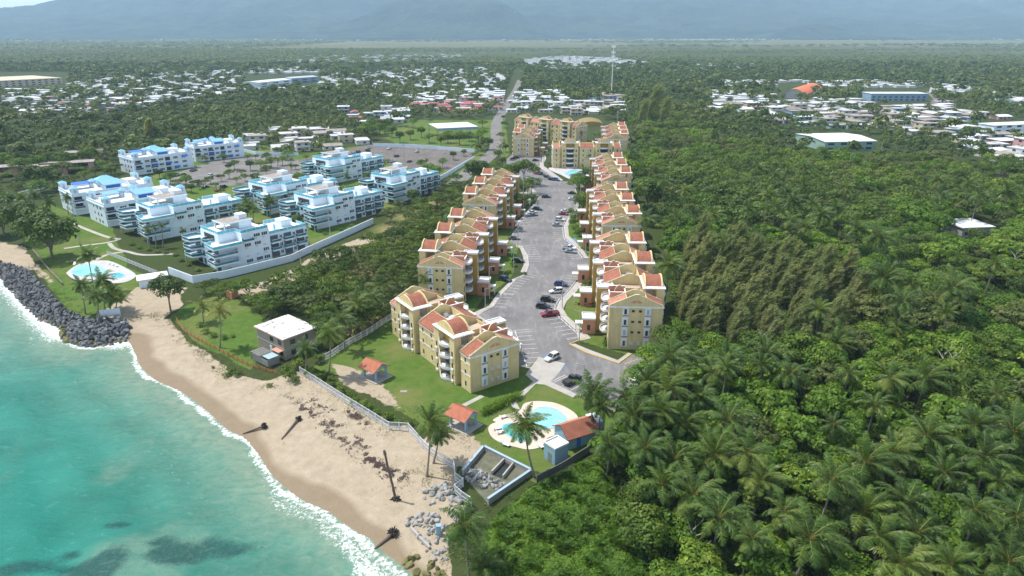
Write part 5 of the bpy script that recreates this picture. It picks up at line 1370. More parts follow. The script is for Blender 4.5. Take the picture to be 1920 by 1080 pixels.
# ---- vine thicket in the near right foreground: one mass of leaves
VINE = GP([(880, 1230), (908, 992), (936, 962), (1008, 908), (1062, 882), (1105, 862), (1130, 858), (1150, 900), (1190, 960), (1225, 1000), (1260, 1230)], 0)
a_ = np.array(VINE); n = 150000
vx = rt.uniform(a_[:, 0].min(), a_[:, 0].max(), n); vy = rt.uniform(a_[:, 1].min(), a_[:, 1].max(), n); k = inside(vx, vy, VINE); vx, vy = vx[k], vy[k]; n = len(vx)
edge = sdf(vx, vy, VINE); hh = 2.4 * sstep(0, 3.5, edge) + .3 + (vnoise(vx, vy, 4.5, 3) - .4) * 3.4 * sstep(0, 4, edge) + (vnoise(vx, vy, 1.3, 2) - .5) * .9
P = np.stack([vx, vy, np.maximum(.1, hh - np.abs(rt.normal(size=n)) * .22)], 1); gx = vnoise(vx + .3, vy, 2.2, 2) - vnoise(vx - .3, vy, 2.2, 2); gy = vnoise(vx, vy + .3, 2.2, 2) - vnoise(vx, vy - .3, 2.2, 2); N = rnd_unit(rt, n) * .5 + np.stack([-gx * 4, -gy * 4, np.full(n, .8)], 1); N /= np.linalg.norm(N, axis=1, keepdims=True)
s = rt.uniform(.11, .25, n); T = np.stack([np.repeat(rt.random(n), 4), np.repeat(np.clip(vnoise(vx, vy, 2.2, 3) * 1.3 - .15, 0, 1), 4)], 1)
tag(link('vine_thicket', qmesh('vine_thicket', quads(P, N, rnd_unit(rt, n), s * .7, s), T, M['leaf_lush'])), kind='stuff')

# dune scrub: low plants, dry grass and litter along the top of the beach and round the fence
V, T = [], []
for px, wd_, dn in (([(318, 600), (352, 640), (400, 674), (440, 702), (500, 720), (548, 712)], 1.5, 60), ([(590, 715), (640, 752), (690, 786), (740, 812)], 1.6, 26), ([(770, 880), (800, 905), (820, 900), (850, 890)], 1.6, 50), ([(855, 960), (875, 990), (868, 1030), (850, 1080)], 1.8, 70), ([(230, 605), (275, 590), (318, 596)], 1.6, 60), ([(500, 725), (560, 745), (600, 770)], 2.5, 16), ([(905, 840), (870, 812), (835, 800)], 1.6, 40), ([(900, 960), (960, 925), (1000, 905)], 1.2, 60), ([(60, 500), (100, 545), (140, 580), (190, 592)], 1.4, 50), ([(700, 745), (745, 770), (775, 795)], 2.2, 30)):
    path = [GT(*q)[:2] for q in px]
    for x, y in resample(path, .5):
        n = int(dn * .7); x_ = x + rt.normal(size=n) * wd_; y_ = y + rt.normal(size=n) * wd_; k = vnoise(x_, y_, 1.7, 3) > .5; x_, y_ = x_[k], y_[k]; n = len(x_)
        P = np.stack([x_, y_, zt(x_, y_) + rt.random(n) * .35 * (vnoise(x_, y_, 1.7, 3) - .3) * 2], 1)
        V.append(quads(P, rnd_unit(rt, n) * .8 + np.array([0, 0, .6]), rnd_unit(rt, n), np.full(n, .07), rt.uniform(.08, .22, n))); T.append(np.stack([np.repeat(rt.random(n), 4), np.repeat(np.clip(vnoise(x_, y_, 3.1, 2) * 1.4 - .2, 0, 1), 4)], 1))
M['leaf_dune'] = leafmat('dune_plants', [(.05, .085, .02), (.10, .14, .035), (.24, .20, .09)], .15)
tag(link('dune_scrub', qmesh('dune_scrub', np.concatenate(V), np.concatenate(T), M['leaf_dune'])), kind='stuff')
# ------------------------------------------------------------------ walls, fences, pools, pavilions, rocks and the small things
def wall_thing(name, px, h, th, mat, label, cat='wall', z=None):
    pts = [GT(*p) for p in px]; m = MB(); z0 = min(p[2] for p in pts)
    m.strip([p[:2] for p in pts], th, z0 - .2, z0 + h); o = m.build(name, mat)
    return tag(o, label, cat)
wall_thing('boundary_wall', [(318, 514), (363, 531), (420, 522), (470, 510), (548, 490), (572, 478), (665, 436), (700, 420)], 2.6, .3, M['condo'], 'long white boundary wall of the white flats along the dirt track')
wall_thing('boundary_wall', [(700, 275), (760, 276), (820, 280), (890, 286)], 2.4, .3, M['condo'], 'white wall behind the dusty car park, in front of the trees')
wall_thing('boundary_wall', [(889, 300), (862, 316), (836, 332), (810, 346)], 2.4, .3, M['condo'], 'pale wall between the public road and the dusty car park')
wall_thing('boundary_wall', [(30, 372), (62, 362), (88, 352)], 2.4, .3, M['condo'], 'short white wall at the left behind the palms')
wall_thing('boundary_wall', [(560, 292), (480, 290), (440, 280)], 2.0, .3, M['condo'], 'low white wall below the small white roofed houses')
M['lowwall'] = wallmat('brown_retaining_wall', (.2, .17, .13), .2)
wall_thing('retaining_wall', [(62, 470), (75, 486), (95, 512), (118, 535)], 1.0, .3, M['lowwall'], 'low dark retaining wall between the sand and the left pool lawn')

def picket_fence(name, px, label, h=1.9, cat='fence', step=2.4):
    pts = [GT(*p) for p in px]; path = resample([p[:2] for p in pts], step)
    r0 = empty(name, (*path[0], Z1(*path[0]))); x0, y0, z0 = r0.location
    loc = [(x - x0, y - y0, Z1(x, y) - z0) for x, y in path]
    tag(r0, label, cat)
    for a in loc:
        MB().box(a[0] - .09, a[1] - .09, a[2] - .4, a[0] + .09, a[1] + .09, a[2] + h + .1).build('post', M['rail'], r0)
    for a, b in zip(loc, loc[1:]):
        d = Vector(b) - Vector(a); l = d.length; m = MB()
        for hz in (.25, h * .5, h):
            m.tube([Vector(a) + Vector((0, 0, hz)), Vector(b) + Vector((0, 0, hz))], .055, 4)
        n = max(2, int(l / .2))
        for i in range(1, n):
            p = Vector(a) + d * (i / n); m.tube([p + Vector((0, 0, .1)), p + Vector((0, 0, h))], .028, 4)
        m.build('panel', M['rail'], r0)
    return r0
picket_fence('beach_fence', [(563, 701), (600, 724), (640, 750), (680, 775), (720, 800), (735, 809), (763, 805), (778, 822), (800, 848), (828, 866), (860, 884), (845, 896), (870, 914), (850, 927), (884, 950)], 'long white picket fence between the beach and the lawn')
picket_fence('garden_fence', [(202, 478), (230, 489), (262, 502), (296, 516)], 'white fence of the left pool terrace on the lawn', 1.5)
picket_fence('garden_fence', [(598, 682), (625, 668), (650, 650), (690, 628), (735, 598)], 'white and grey fence between the grey house and the lawn', 1.8)
M['net'] = plain('orange_netting', (.42, .17, .05), .8)
pts = [GT(*p) for p in ((330, 598), (345, 622), (385, 645), (430, 668), (470, 688), (520, 702))]
path = resample([p[:2] for p in pts], 2.2); r0 = empty('netting_fence', (*path[0], 0)); tag(r0, 'sagging orange safety netting fence along the top of the beach', 'fence')
nm = MB()
for (ax, ay), (bx, by) in zip(path, path[1:]):
    a = Vector((ax - path[0][0], ay - path[0][1], Z1(ax, ay))); b = Vector((bx - path[0][0], by - path[0][1], Z1(bx, by)))
    for k in range(7):
        hz = .2 + k * .13; md = (a + b) / 2 + Vector((0, 0, hz - .08)); nm.tube([a + Vector((0, 0, hz)), md, b + Vector((0, 0, hz))], .03, 4, False)
    MB().box(a.x - .05, a.y - .05, a.z - .2, a.x + .05, a.y + .05, a.z + 1.15).build('post', M['bark'], r0)
nm.build('netting', M['net'], r0)
fpx = [(1006, 905), (1030, 893), (1058, 878), (1085, 860), (1105, 848)]
M['greyfence'] = plain('grey_board_fence', (.22, .21, .19), .8, var=.3)
wall_thing('board_fence', fpx, 1.6, .12, M['greyfence'], 'grey weathered board fence between the thicket and the pool buildings', 'fence')

# ---- pavilions
M['pavblue'] = wallmat('pale_blue_render', (.26, .42, .50), .1)
def pavilion(px, ang, label):
    r0 = place(empty('garden_pavilion'), px, ang); tag(r0, label, 'pavilion', 'red roofed pavilions on the lawn')
    bld(r0, 'floor_slab', M['concrete'], (-3.0, -2.6, 0, 3.4, 2.6, .18))
    for x in (-2.2, 2.0):
        for y in (-1.7, 1.4): bld(r0, 'pillar', M['pavblue'], (x, y, .18, x + .42, y + .42, 2.6))
    bld(r0, 'beam', M['pavblue'], (-2.4, -1.8, 2.6, 2.6, -1.3, 2.9), (-2.4, 1.4, 2.6, 2.6, 1.9, 2.9))
    for s in (-1, 1):
        m = MB(); m.extr([(s * 2.6, 2.72), (s * 2.6, 2.86), (0, 4.3), (0, 4.12)], -2.9, 2.9, 'x'); m.build('tile_roof', M['tile'] if s > 0 else M['tile2'], r0)
    for x in (-2.55, 2.45):
        m = MB(); m.extr([(-1.9, 2.9), (1.9, 2.9), (0, 4.0)], x, x + .12, 'x'); m.build('gable', M['pavblue'], r0)
    bld(r0, 'bench', M['concrete'], (-1.7, 1.0, .18, 1.8, 1.4, .62))
    return r0
M['tile2'] = tilemat('lighter_red_tiles', (.46, .15, .085), (.62, .24, .14))  # lighter tile red, laid on one slope of each pavilion roof
pavilion((868, 797), -38, 'red tiled blue posted pavilion beside the hedge and pool')
pavilion((703, 706), -38, 'red tiled blue posted pavilion on the lawn nearer the grey house')
# ---- pool with its deck
def zp(pts): return [(820 + a / 4.5, 720 + b / 4.5) for a, b in pts]
M['deckgrey'] = wallmat('pale_grey_pool_deck', (.50, .485, .46), .12, (.3, .28, .25), .35)
M['deck'] = wallmat('pink_pool_deck', (.64, .51, .42), .1, (.4, .3, .25), .3)
def watermat(name, a, b, sc=1.5):
    t = NT(name); c = t.coord('Object'); n = t.noise(c, sc, 4, .6, .6); n2 = t.noise(c, .12, 3)
    t.col(t.mix(t.ramp(n, .35, .7), t.mix(t.ramp(n2, .35, .65), a, b), tuple(min(1, x * 1.25 + .03) for x in b))); t.rough(.1, .5); t.bump(n, .15, .05); return t.mat
M['pool'] = watermat('pool_water', (.12, .46, .50), (.27, .58, .62))
M['pooldeep'] = watermat('deep_pool_water', (.02, .30, .31), (.05, .40, .40))
def pool(name, deck, waters, label, dmat=None):
    c0 = GP(deck, 0)[0]; r0 = empty(name, (*c0, 0)); tag(r0, label, 'swimming pool')
    def loc(px): return [(x - c0[0], y - c0[1]) for x, y in smooth_path(GP(px + [px[0]], 0), 4)[:-1]]
    d = loc(deck); MB().prism(d, -.2, .12).build('deck', dmat or M['deck'], r0)
    for i, (w, mt) in enumerate(waters):
        q = loc(w); MB().prism(q, -.1, .17 + .004 * i).build('water', mt, r0)
        m = MB(); m.strip(q + [q[0]], .35, .0, .2); m.build('coping', M['bluewin'], r0)
    return r0
pool('swimming_pool', zp([(800, 150), (870, 148), (1000, 165), (1120, 220), (1185, 280), (1180, 350), (1010, 430), (930, 460), (880, 530), (770, 555), (660, 535), (540, 500), (460, 450), (430, 385), (450, 345), (495, 325), (470, 305), (560, 262), (690, 230), (730, 170)]),
     [(zp([(850, 205), (930, 200), (1010, 225), (1075, 275), (1085, 310), (1040, 355), (940, 380), (830, 390), (760, 330), (790, 250)]), M['pool']), (zp([(560, 350), (640, 335), (730, 380), (790, 420), (770, 475), (700, 490), (620, 455), (560, 410), (545, 375)]), M['pooldeep'])], 'curved swimming pool with a pink deck near the beach')
pool('swimming_pool', [(124, 512), (150, 495), (200, 489), (240, 505), (255, 518), (232, 530), (190, 530), (140, 524)], [([(134, 510), (150, 498), (180, 497), (196, 505), (205, 515), (190, 521), (160, 519), (140, 517)], M['pool']), ([(208, 515), (222, 512), (234, 517), (222, 522), (210, 520)], M['pooldeep'])], 'round light blue pool of the white flats behind the rocks', M['deckgrey'])
pool('swimming_pool', [(1052, 328), (1030, 318), (1040, 314), (1120, 313), (1130, 322), (1120, 333), (1075, 337)], [([(1058, 325), (1075, 319), (1090, 323), (1085, 330), (1065, 329)], M['pool']), ([(1095, 326), (1105, 320), (1116, 320), (1118, 330), (1100, 332)], M['pooldeep'])], 'second yellow block pool with turquoise water at the end of the car park', M['deckgrey'])
# loungers round the near pool
ln = empty('sun_lounger'); bld(ln, 'bed', M['white'], (-.35, -.9, .25, .35, .4, .38)); m = MB(); m.extr([(.4, .26), (.4, .38), (1.0, .85), (1.05, .75)], -.35, .35, 'x'); m.build('backrest', M['white'], ln); bld(ln, 'leg', M['white'], (-.3, -.8, 0, -.22, -.7, .25), (.22, -.8, 0, .3, -.7, .25), (-.3, .3, 0, -.22, .4, .25), (.22, .3, 0, .3, .4, .25))
first = True
for px, a in (((932, 806), 110), ((939, 813), 115), ((945, 784), 120), ((1013, 838), 30), ((948, 836), 60), ((205, 495), 40), ((212, 497), 40), ((219, 500), 40), ((140, 497), 20)):
    o = ln if first else copy_tree(ln); first = False
    place(o, px, a, .12); tag(o, 'white sun lounger on the pink deck of the near pool' if px[0] > 800 else 'white sun lounger beside the round pool of the white flats', 'sun lounger', 'sun loungers of the ' + ('near pool' if px[0] > 800 else 'left pool'))
# ---- pool house, utility block, drain basin
r0 = place(empty('pool_house'), (1052, 832), 28); tag(r0, 'blue pool house with a bright red tiled roof beside the pool', 'pool house')
bld(r0, 'wall', M['pavblue'], (0, -2.6, 0, 7.2, 2.6, 2.6))
for s in (-1, 1):
    m = MB(); m.extr([(s * 3.1, 2.5), (s * 3.1, 2.66), (0, 4.5), (0, 4.3)], -.4, 7.5, 'x'); m.build('tile_roof', M['tilebright'] if s > 0 else M['tile'], r0)  # sunlit look of the left slope put into a brighter tile colour
m = MB(); m.extr([(-2.6, 2.6), (2.6, 2.6), (0, 4.25)], -.05, .1, 'x'); m.build('gable', M['pavblue'], r0)
bld(r0, 'door', M['awning'], (2.0, -2.66, 0.1, 3.0, -2.6, 2.1)); bld(r0, 'annex', M['condo'], (7.2, -1.6, 0, 9.4, 2.2, 3.6))
r0 = place(empty('utility_building'), (1040, 873), 38); tag(r0, 'small pale blue block with a stained white flat roof beside the thicket', 'utility building')
bld(r0, 'wall', M['pavblue'], (0, 0, 0, 3.4, 3.2, 3.5)); bld(r0, 'flat_roof', M['roofwhite'], (.2, .2, 3.5, 3.2, 3.0, 3.56))
for b in ((-.1, -.1, 3.5, .1), (-.1, 3.1, 3.5, 3.3), (-.1, .1, .1, 3.1), (3.3, .1, 3.5, 3.1)): bld(r0, 'parapet', M['white'], (b[0], b[1], 3.5, b[2], b[3], 3.85))
bld(r0, 'door', M['greyfence'], (-.05, 1.0, .1, 0, 2.0, 2.1))
BAS = [GT(*p)[:2] for p in ((907, 845), (996, 890), (915, 948), (868, 892))]
c0 = BAS[0]; r0 = empty('drain_basin', (*c0, 0)); tag(r0, 'walled concrete drain basin with mossy floor and rocks behind the beach fence', 'drain basin')
bl = [(x - c0[0], y - c0[1]) for x, y in BAS]
M['moss'] = wallmat('mossy_concrete', (.15, .15, .10), .35, (.10, .13, .04), .7, sc=.5); M['blk'] = plain('dark_standing_water', (.03, .035, .03), .15)
MB().prism(bl, -.3, .12).build('floor', M['moss'], r0)
for a, b in ((3, 0), (0, 1), (1, 2)):
    m = MB(); m.strip([bl[a], bl[b]], .35, -.3, 1.15); w = m.build('wall', M['concrete'], r0)
    m = MB(); m.strip([bl[a], bl[b]], .5, 1.15, 1.27); m.build('coping', M['bluewin'], w)
cv = [(p[0] - c0[0], p[1] - c0[1]) for p in GP([(945, 866), (962, 874), (943, 898), (922, 890)], .1)]
m = MB(); m.strip([cv[3], cv[0], cv[1], cv[2]], .3, .1, .95); m.build('culvert', M['concrete'], r0); MB().prism(cv, .05, .16).build('water', M['blk'], r0)

# ---- grey house
a, b, c = G(530, 637, 6), G(479, 610, 6), G(595, 613, 6); wd, ln_ = math.dist(a, b), math.dist(a, c)
ang = math.degrees(math.atan2(c[1] - a[1], c[0] - a[0])); r0 = empty('concrete_house', (*a, 0), R(ang)); tag(r0, 'grey two storey concrete house with a stained white flat roof above the beach', 'house')
M['greyhouse'] = wallmat('grey_render', (.31, .275, .215), .12); M['pinktrim'] = plain('salmon_trim', (.62, .30, .22), .7)
def roofstain():
    t = NT('stained_white_roof'); c = t.coord('Object'); n = t.noise(c, .35, 7, .7, 1.0); n2 = t.noise(c, 1.6, 5, .7)
    q = t.mix(t.ramp(n, .52, .62), (.74, .71, .68), (.20, .19, .18)); q = t.mix(t.math('MULTIPLY', t.ramp(n2, .5, .75), .35), q, (.42, .38, .35)); t.col(q); t.rough(.9, .1); return t.mat
M['stain'] = roofstain()
L2 = ln_ - .8; W2 = wd - .8
bld(r0, 'wall', M['greyhouse'], (.4, .4, 0, L2 + .4, W2 + .4, 5.7)); bld(r0, 'roof', M['stain'], (0, 0, 5.82, ln_, wd, 6.0)); bld(r0, 'roof_edge', M['pinktrim'], (-.06, -.06, 5.7, ln_ + .06, wd + .06, 5.82))
bld(r0, 'string_course', M['concrete'], (.32, .4, 2.85, .4, W2 + .4, 3.0), (.4, .32, 2.85, L2 + .4, .4, 3.0))
for y in (1.6, 5.2): bld(r0, 'window', M['glass'], (.34, y, 3.7, .4, y + 1.5, 5.0))
for y in (1.4, 4.3): bld(r0, 'window', M['glass'], (.34, y, .9, .4, y + 1.3, 2.2))
bld(r0, 'door', M['white'], (.34, 6.3, .1, .4, 7.2, 2.3))
for x in (2.2, 6.0): bld(r0, 'window', M['glass'], (x, .34, 3.6, x + 1.4, .4, 5.0), (x, .34, .8, x + 1.4, .4, 2.2))
bld(r0, 'porch_roof', M['pinktrim'], (-1.2, .8, 2.5, .32, 4.0, 2.62))
o = tag(empty('shack'), 'ramshackle lean-to of boards and blue sheeting in front of the grey house', 'shack'); o.location = r0.location; o.rotation_euler = r0.rotation_euler
M['boards'] = plain('weathered_boards', (.24, .23, .22), .85, var=.35, sc=3); M['tarp'] = plain('pale_blue_sheeting', (.34, .46, .54), .6, var=.2)
for i in range(9): bld(o, 'roof_slat', M['boards'], (-4.8 - .1 * (i % 3), 3.6 + i * .48, 2.1 + .05 * (i % 2), -1.3, 3.9 + i * .48, 2.18 + .05 * (i % 2)))
bld(o, 'sheet_roof', M['tarp'], (-4.2, .4, 2.0, -1.4, 3.3, 2.1)); bld(o, 'wall', M['boards'], (-4.6, .4, 0, -4.5, 7.6, 1.7), (-4.5, .4, 0, -1.4, .5, 1.8)); bld(o, 'post', M['bark'], (-4.8, 7.7, 0, -4.65, 7.85, 2.1), (-1.5, 7.7, 0, -1.35, 7.85, 2.1), (-1.5, 3.4, 0, -1.35, 3.55, 2.0), (-4.3, 3.4, 0, -4.15, 3.55, 2.0))
# white flat roofed hut by the left pool
r0 = place(empty('pool_hut'), (262, 541), 30); tag(r0, 'low white flat roofed hut beside the left pool and the track', 'hut'); bld(r0, 'wall', M['condo'], (0, 0, 0, 8.5, 5.5, 2.6)); bld(r0, 'roof', M['roofwhite'], (-.4, -.4, 2.6, 8.9, 5.9, 2.8)); bld(r0, 'door', M['dark'], (-.05, 1, .1, 0, 2, 2.1), (-.05, 3, .1, 0, 4, 2.1)); bld(r0, 'window', M['glass'], (3, -.05, 1, 4.5, 0, 2))
x, y, z = GT(190, 599); o = MB().box(0, -.08, 0, 5.2, .08, 2.0).build('white_screen', M['condo']); tag(o, 'white rectangular screen panel standing by the palms at the end of the rocks', 'screen'); o.location = (x, y, max(z, -.2)); o.rotation_euler = (0, 0, R(22))
x, y, z = GT(823, 1003); o = MB().box(-.35, -.35, -.3, .35, .35, 1.9).box(-.42, -.42, 1.9, .42, .42, 2.05).build('concrete_post', M['pavblue']); tag(o, 'stubby pale blue concrete post in the rubble at the water end of the beach', 'post'); o.location = (x, y, z)
# orange gate wall on the track
wall_thing('gate_wall', [(426, 556), (436, 561), (446, 556)], 2.2, .4, M['orange'], 'short orange gate wall at the end of the dirt track')

# ---- rocks
def rock_mesh(i, r, mat):
    import bmesh
    bm = bmesh.new(); bmesh.ops.create_icosphere(bm, subdivisions=2, radius=1)
    pl = [(rnd_unit(r, 1)[0], r.uniform(.45, .8)) for _ in range(9)]
    for v in bm.verts:
        p = np.array(v.co)
        for n, d in pl:
            e = p @ n - d
            if e > 0: p = p - n * e * .9
        v.co = p * np.array([1.25, .95, .75]) + r.normal(size=3) * .02
    me = bpy.data.meshes.new('boulder'); bm.to_mesh(me); bm.free(); me.materials.append(mat); return me
def rockmat(name, a, b):
    t = NT(name); c = t.coord('Object'); oi = t.n('ObjectInfo'); n = t.noise(c, 1.6, 6, .7)
    q = t.mix(t.ramp(n, .3, .7), a, b); q = t.mix(oi.outputs['Random'], t.mix(.45, q, a), t.mix(.3, q, tuple(min(1, v * 1.5) for v in b))); t.col(q); t.rough(.85, .3); t.bump(n, .5, .2); return t.mat
M['rock'] = rockmat('dark_grey_rock', (.07, .075, .078), (.215, .22, .223)); M['rockpale'] = rockmat('pale_grey_rock', (.19, .19, .18), (.40, .39, .36)); M['rockmoss'] = rockmat('weedy_rock', (.11, .11, .03), (.20, .19, .08))
ROCKS = [rock_mesh(i, r, M['rock']) for i in range(5)]; ROCKP = [rock_mesh(i, r, M['rockpale']) for i in range(4)]; ROCKW = [rock_mesh(i, r, M['rockmoss']) for i in range(2)]
REV = [GT(*p)[:2] for p in ((-70, 462), (0, 496), (54, 512), (92, 556), (132, 594), (170, 602), (232, 602), (242, 616), (238, 640), (205, 648), (160, 651), (118, 640), (110, 615), (75, 602), (40, 568), (0, 522), (-60, 475))]
pr = poisson(REV, 1.2, rt, None, 30); pr = pr[np.argsort(pr[:, 1])]
px_, py_ = view(pr, -1); pr = pr[(px_ > -25)]
def revz(x, y): d = dist_line(np.array([x]), np.array([y]), SH)[0]; return SEA + .1 + min(1.9, d * .36)
n_ind = 120; rest = []
for i, (x, y) in enumerate(pr):
    s = float(np.clip(np.exp(rt.normal() * .42) * .55, .3, 1.5)); zz_ = revz(x, y) + float(rt.uniform(-.2, .25)); rot = rt.uniform(0, 6.28, 3)
    low = zz_ < SEA + .8
    if i < n_ind:
        o = link('boulder', (ROCKW if low and rt.random() < .35 else ROCKS)[int(rt.integers(2 if low else 5)) % (2 if low else 5)] if not low else (ROCKW[int(rt.integers(2))] if rt.random() < .4 else ROCKS[int(rt.integers(5))]))
        o.location = (x, y, zz_); o.rotation_euler = tuple(map(float, rot)); o.scale = (s, s, s)
        tag(o, 'dark grey boulder piled in the rock revetment at the water', 'boulder', 'boulders of the revetment')
    else: rest.append((x, y, zz_, s, rot))
core = MB(); cpx = [p for p in REV]; 
def rock_stuff(name, items, protos, mat):
    VV, FF = [], []; nv = 0
    for x, y, z, s, rot in items:
        me = protos[int(rt.integers(len(protos)))]; co = np.empty(len(me.vertices) * 3, np.float32); me.vertices.foreach_get('co', co); fi = np.empty(len(me.polygons) * 3, np.int32); me.loops.foreach_get('vertex_index', fi)
        Rm = np.array(Matrix.Rotation(rot[0], 3, 'X') @ Matrix.Rotation(rot[1], 3, 'Y') @ Matrix.Rotation(rot[2], 3, 'Z'))
        VV.append(co.reshape(-1, 3) @ Rm.T * s + np.array([x, y, z])); FF.append(fi.reshape(-1, 3) + nv); nv += len(me.vertices)
    if VV: tag(link(name, np_mesh(name, np.concatenate(VV), np.concatenate(FF), mat)), kind='stuff')
under = poisson(REV, 1.3, rt, None, 30)
rock_stuff('revetment_rubble', [(x, y, revz(x, y) - .6, 1.05, rt.uniform(0, 6, 3)) for x, y in under] + [(a_, b_, c_, d_, e_) for a_, b_, c_, d_, e_ in rest], ROCKS, M['rock'])
def rocks_at(px, n, smin, smax, protos, label, group, zf=None):
    poly = [GT(*p)[:2] for p in px]; q = poisson(poly, smin * 1.25, rt, None, 40); rt.shuffle(q)
    for x, y in q[:n]:
        s = float(rt.uniform(smin, smax)); o = link('boulder', protos[int(rt.integers(len(protos)))]); z = Z1(x, y) if zf is None else zf
        o.location = (x, y, z + s * .2); o.rotation_euler = tuple(map(float, rt.uniform(0, 6.28, 3))); o.scale = (s, s, s); tag(o, label, 'boulder', group)
rocks_at([(872, 884), (890, 880), (950, 910), (935, 922), (895, 912), (875, 900)], 48, .38, .75, ROCKP, 'pale grey rock in the bank across the drain basin', 'rocks in the drain basin', .12)
rocks_at([(790, 925), (845, 900), (850, 930), (800, 950)], 26, .4, .8, ROCKP, 'pale grey rock heaped at the foot of the white fence', 'rocks below the beach fence')
rocks_at([(845, 930), (880, 950), (862, 980), (840, 965)], 18, .4, .8, ROCKP, 'pale rock lying between the fence steps and the palm', 'rocks by the fence end')
rocks_at([(760, 975), (790, 960), (842, 975), (838, 1060), (815, 1050), (780, 1010)], 70, .3, .7, ROCKP, 'grey rubble stone at the end of the beach by the blue post', 'rubble at the beach end')
rocks_at([(745, 1035), (800, 1045), (835, 1080), (820, 1120), (770, 1070)], 22, .4, .9, ROCKW, 'weedy yellow green slab in the shallows at the bottom of the beach', 'weedy slabs in the shallows')
# ---- driftwood palms and wrack
M['root'] = plain('dark_root_mass', (.045, .035, .028), .95, var=.4, sc=4); M['drift'] = wallmat('drift_log', (.16, .12, .09), .3)
def fallen(px, head, label, rad=.22, rootr=.75):
    a = GT(*px); b = GT(*head); r0 = empty('fallen_palm', a); tag(r0, label, 'fallen trunk'); d = Vector(b) - Vector(a)
    MB().tube([(0, 0, .05), tuple(d * .5 + Vector((0, 0, .25))), tuple(d + Vector((0, 0, .5)))], [rad * .7, rad * .9, rad * 1.2], 8).build('trunk', M['drift'], r0)
    m = MB()
    for k in range(70):
        u = rnd_unit(rt, 1)[0]; e = Vector(u * rootr * rt.uniform(.7, 1.15)); c_ = d + Vector((0, 0, .55)); m.tube([c_ + e * .15, c_ + e * .7, c_ + e + Vector((0, 0, -.12))], [.16, .12, .03], 4)
    m.build('root_ball', M['root'], r0)
fallen((455, 814), (496, 802), 'dark fallen palm trunk at the waterline, upper left of the two')
fallen((528, 824), (560, 788), 'pale leaning palm stump with dark roots on the dry sand')
fallen((702, 1030), (738, 1003), 'fallen palm with a big dark root ball in the surf at the beach end', .28, 1.1)
a = GT(742, 936); r0 = empty('dead_palm_trunk', a); tag(r0, 'upright bare dead palm trunk standing on the beach', 'dead trunk'); MB().tube([(0, 0, -.3), (-.4, 0, 3.2), (-1.0, .2, 6.4), (-1.35, .3, 9.3)], [.3, .22, .2, .2], 8).tube([(-1.35, .3, 9.3), (-1.5, .4, 10.1)], [.32, .2], 7).build('trunk', M['drift'], r0)
m = MB()
for k in range(40):
    an = rt.uniform(0, 6.28); l = rt.uniform(.5, 1.2); m.tube([(0, 0, .35), (math.cos(an) * l * .6, math.sin(an) * l * .6, .25), (math.cos(an) * l, math.sin(an) * l, 0)], [.14, .1, .03], 4)
m.build('roots', M['root'], r0)
for (a, b), w, lb in ((((770, 992), (806, 1030)), .28, 'pale squared beam lying on the rubble by the blue post'), (((640, 690 + 20), (660, 730)), .01, '')):
    if not lb: continue
    A, B_ = Vector(GT(*a)), Vector(GT(*b)); o = MB().tube([A * 0, B_ - A], w, 4).build('driftwood_beam', M['concrete']); tag(o, lb, 'beam'); o.location = A + Vector((0, 0, .35))
wr = [((655, 770), (690, 800), 1.2), ((655, 772), (665, 780), 1.4), ((620, 790), (640, 800), .8), ((680, 850), (720, 880), 1.5), ((700, 870), (760, 900), 1.3), ((660, 820), (690, 840), 1.0), ((560, 765), (600, 780), .9), ((600, 790), (660, 835), .7), ((580, 750), (625, 772), .7), ((690, 858), (700, 862), 1.5), ((735, 885), (755, 893), 1.6), ((600, 800), (690, 870), .35), ((540, 740), (600, 790), .35), ((690, 860), (750, 920), .3)]
V, T = [], []
for a, b, dn in wr:
    A, B_ = np.array(GT(*a)), np.array(GT(*b)); n = int(200 * dn * (1 + np.linalg.norm(B_ - A) / 3)); t_ = rt.random(n)[:, None]; P = A + (B_ - A) * t_ + rt.normal(size=(n, 3)) * np.array([.55, .55, 0]); k = vnoise(P[:, 0], P[:, 1], .9, 3) > .5; P = P[k]; n = len(P)
    P[:, 2] = zt(P[:, 0], P[:, 1]) + .12 + rt.random(n) * .08
    N = rnd_unit(rt, n) * .5 + np.array([0, 0, 1.0]); N /= np.linalg.norm(N, axis=1, keepdims=True); V.append(quads(P, N, rnd_unit(rt, n), np.full(n, .08), rt.uniform(.08, .2, n))); T.append(np.repeat(rt.random((n, 2)), 4, axis=0))
tag(link('seaweed', qmesh('seaweed', np.concatenate(V), np.concatenate(T), plain('dried_seaweed', (.085, .055, .05), .95, var=.4))), kind='stuff')

# ---- street lamps and poles
def lamp(base, top, label, arm=-1.6, group='street lamps of the car park'):
    b = G(*base); k = (540 - top) / CF; y_ = b[1]; dz = (k * y_ * math.cos(CT) - y_ * math.sin(CT)) / (math.cos(CT) + k * math.sin(CT)); h = dz + CH
    r0 = empty('street_lamp', (*b, 0)); tag(r0, label, 'street lamp', group)
    MB().tube([(0, 0, 0), (0, 0, h)], [.14, .09], 7).tube([(0, 0, h - .1), (arm, 0, h + .1)], [.06, .05], 5).build('pole', M['pole'], r0)
    MB().box(arm - .35, -.14, h + .02, arm + .25, .14, h + .18).build('lamp_head', M['steel'], r0)
for b, t_ in (((1093, 738), 683), ((1086, 643), 583), ((1054, 578), 519), ((910, 578), 541), ((963, 512), 458), ((971, 464), 419), ((981, 396), 325), ((1003, 375), 337), ((1102, 509), 471), ((1098, 475), 438), ((1073, 408), 378), ((918, 560), 500), ((1042, 318), 300)):
    lamp(b, t_, 'tall grey street lamp beside the yellow blocks\' car park', -1.4 if b[0] > 1000 else 1.4)
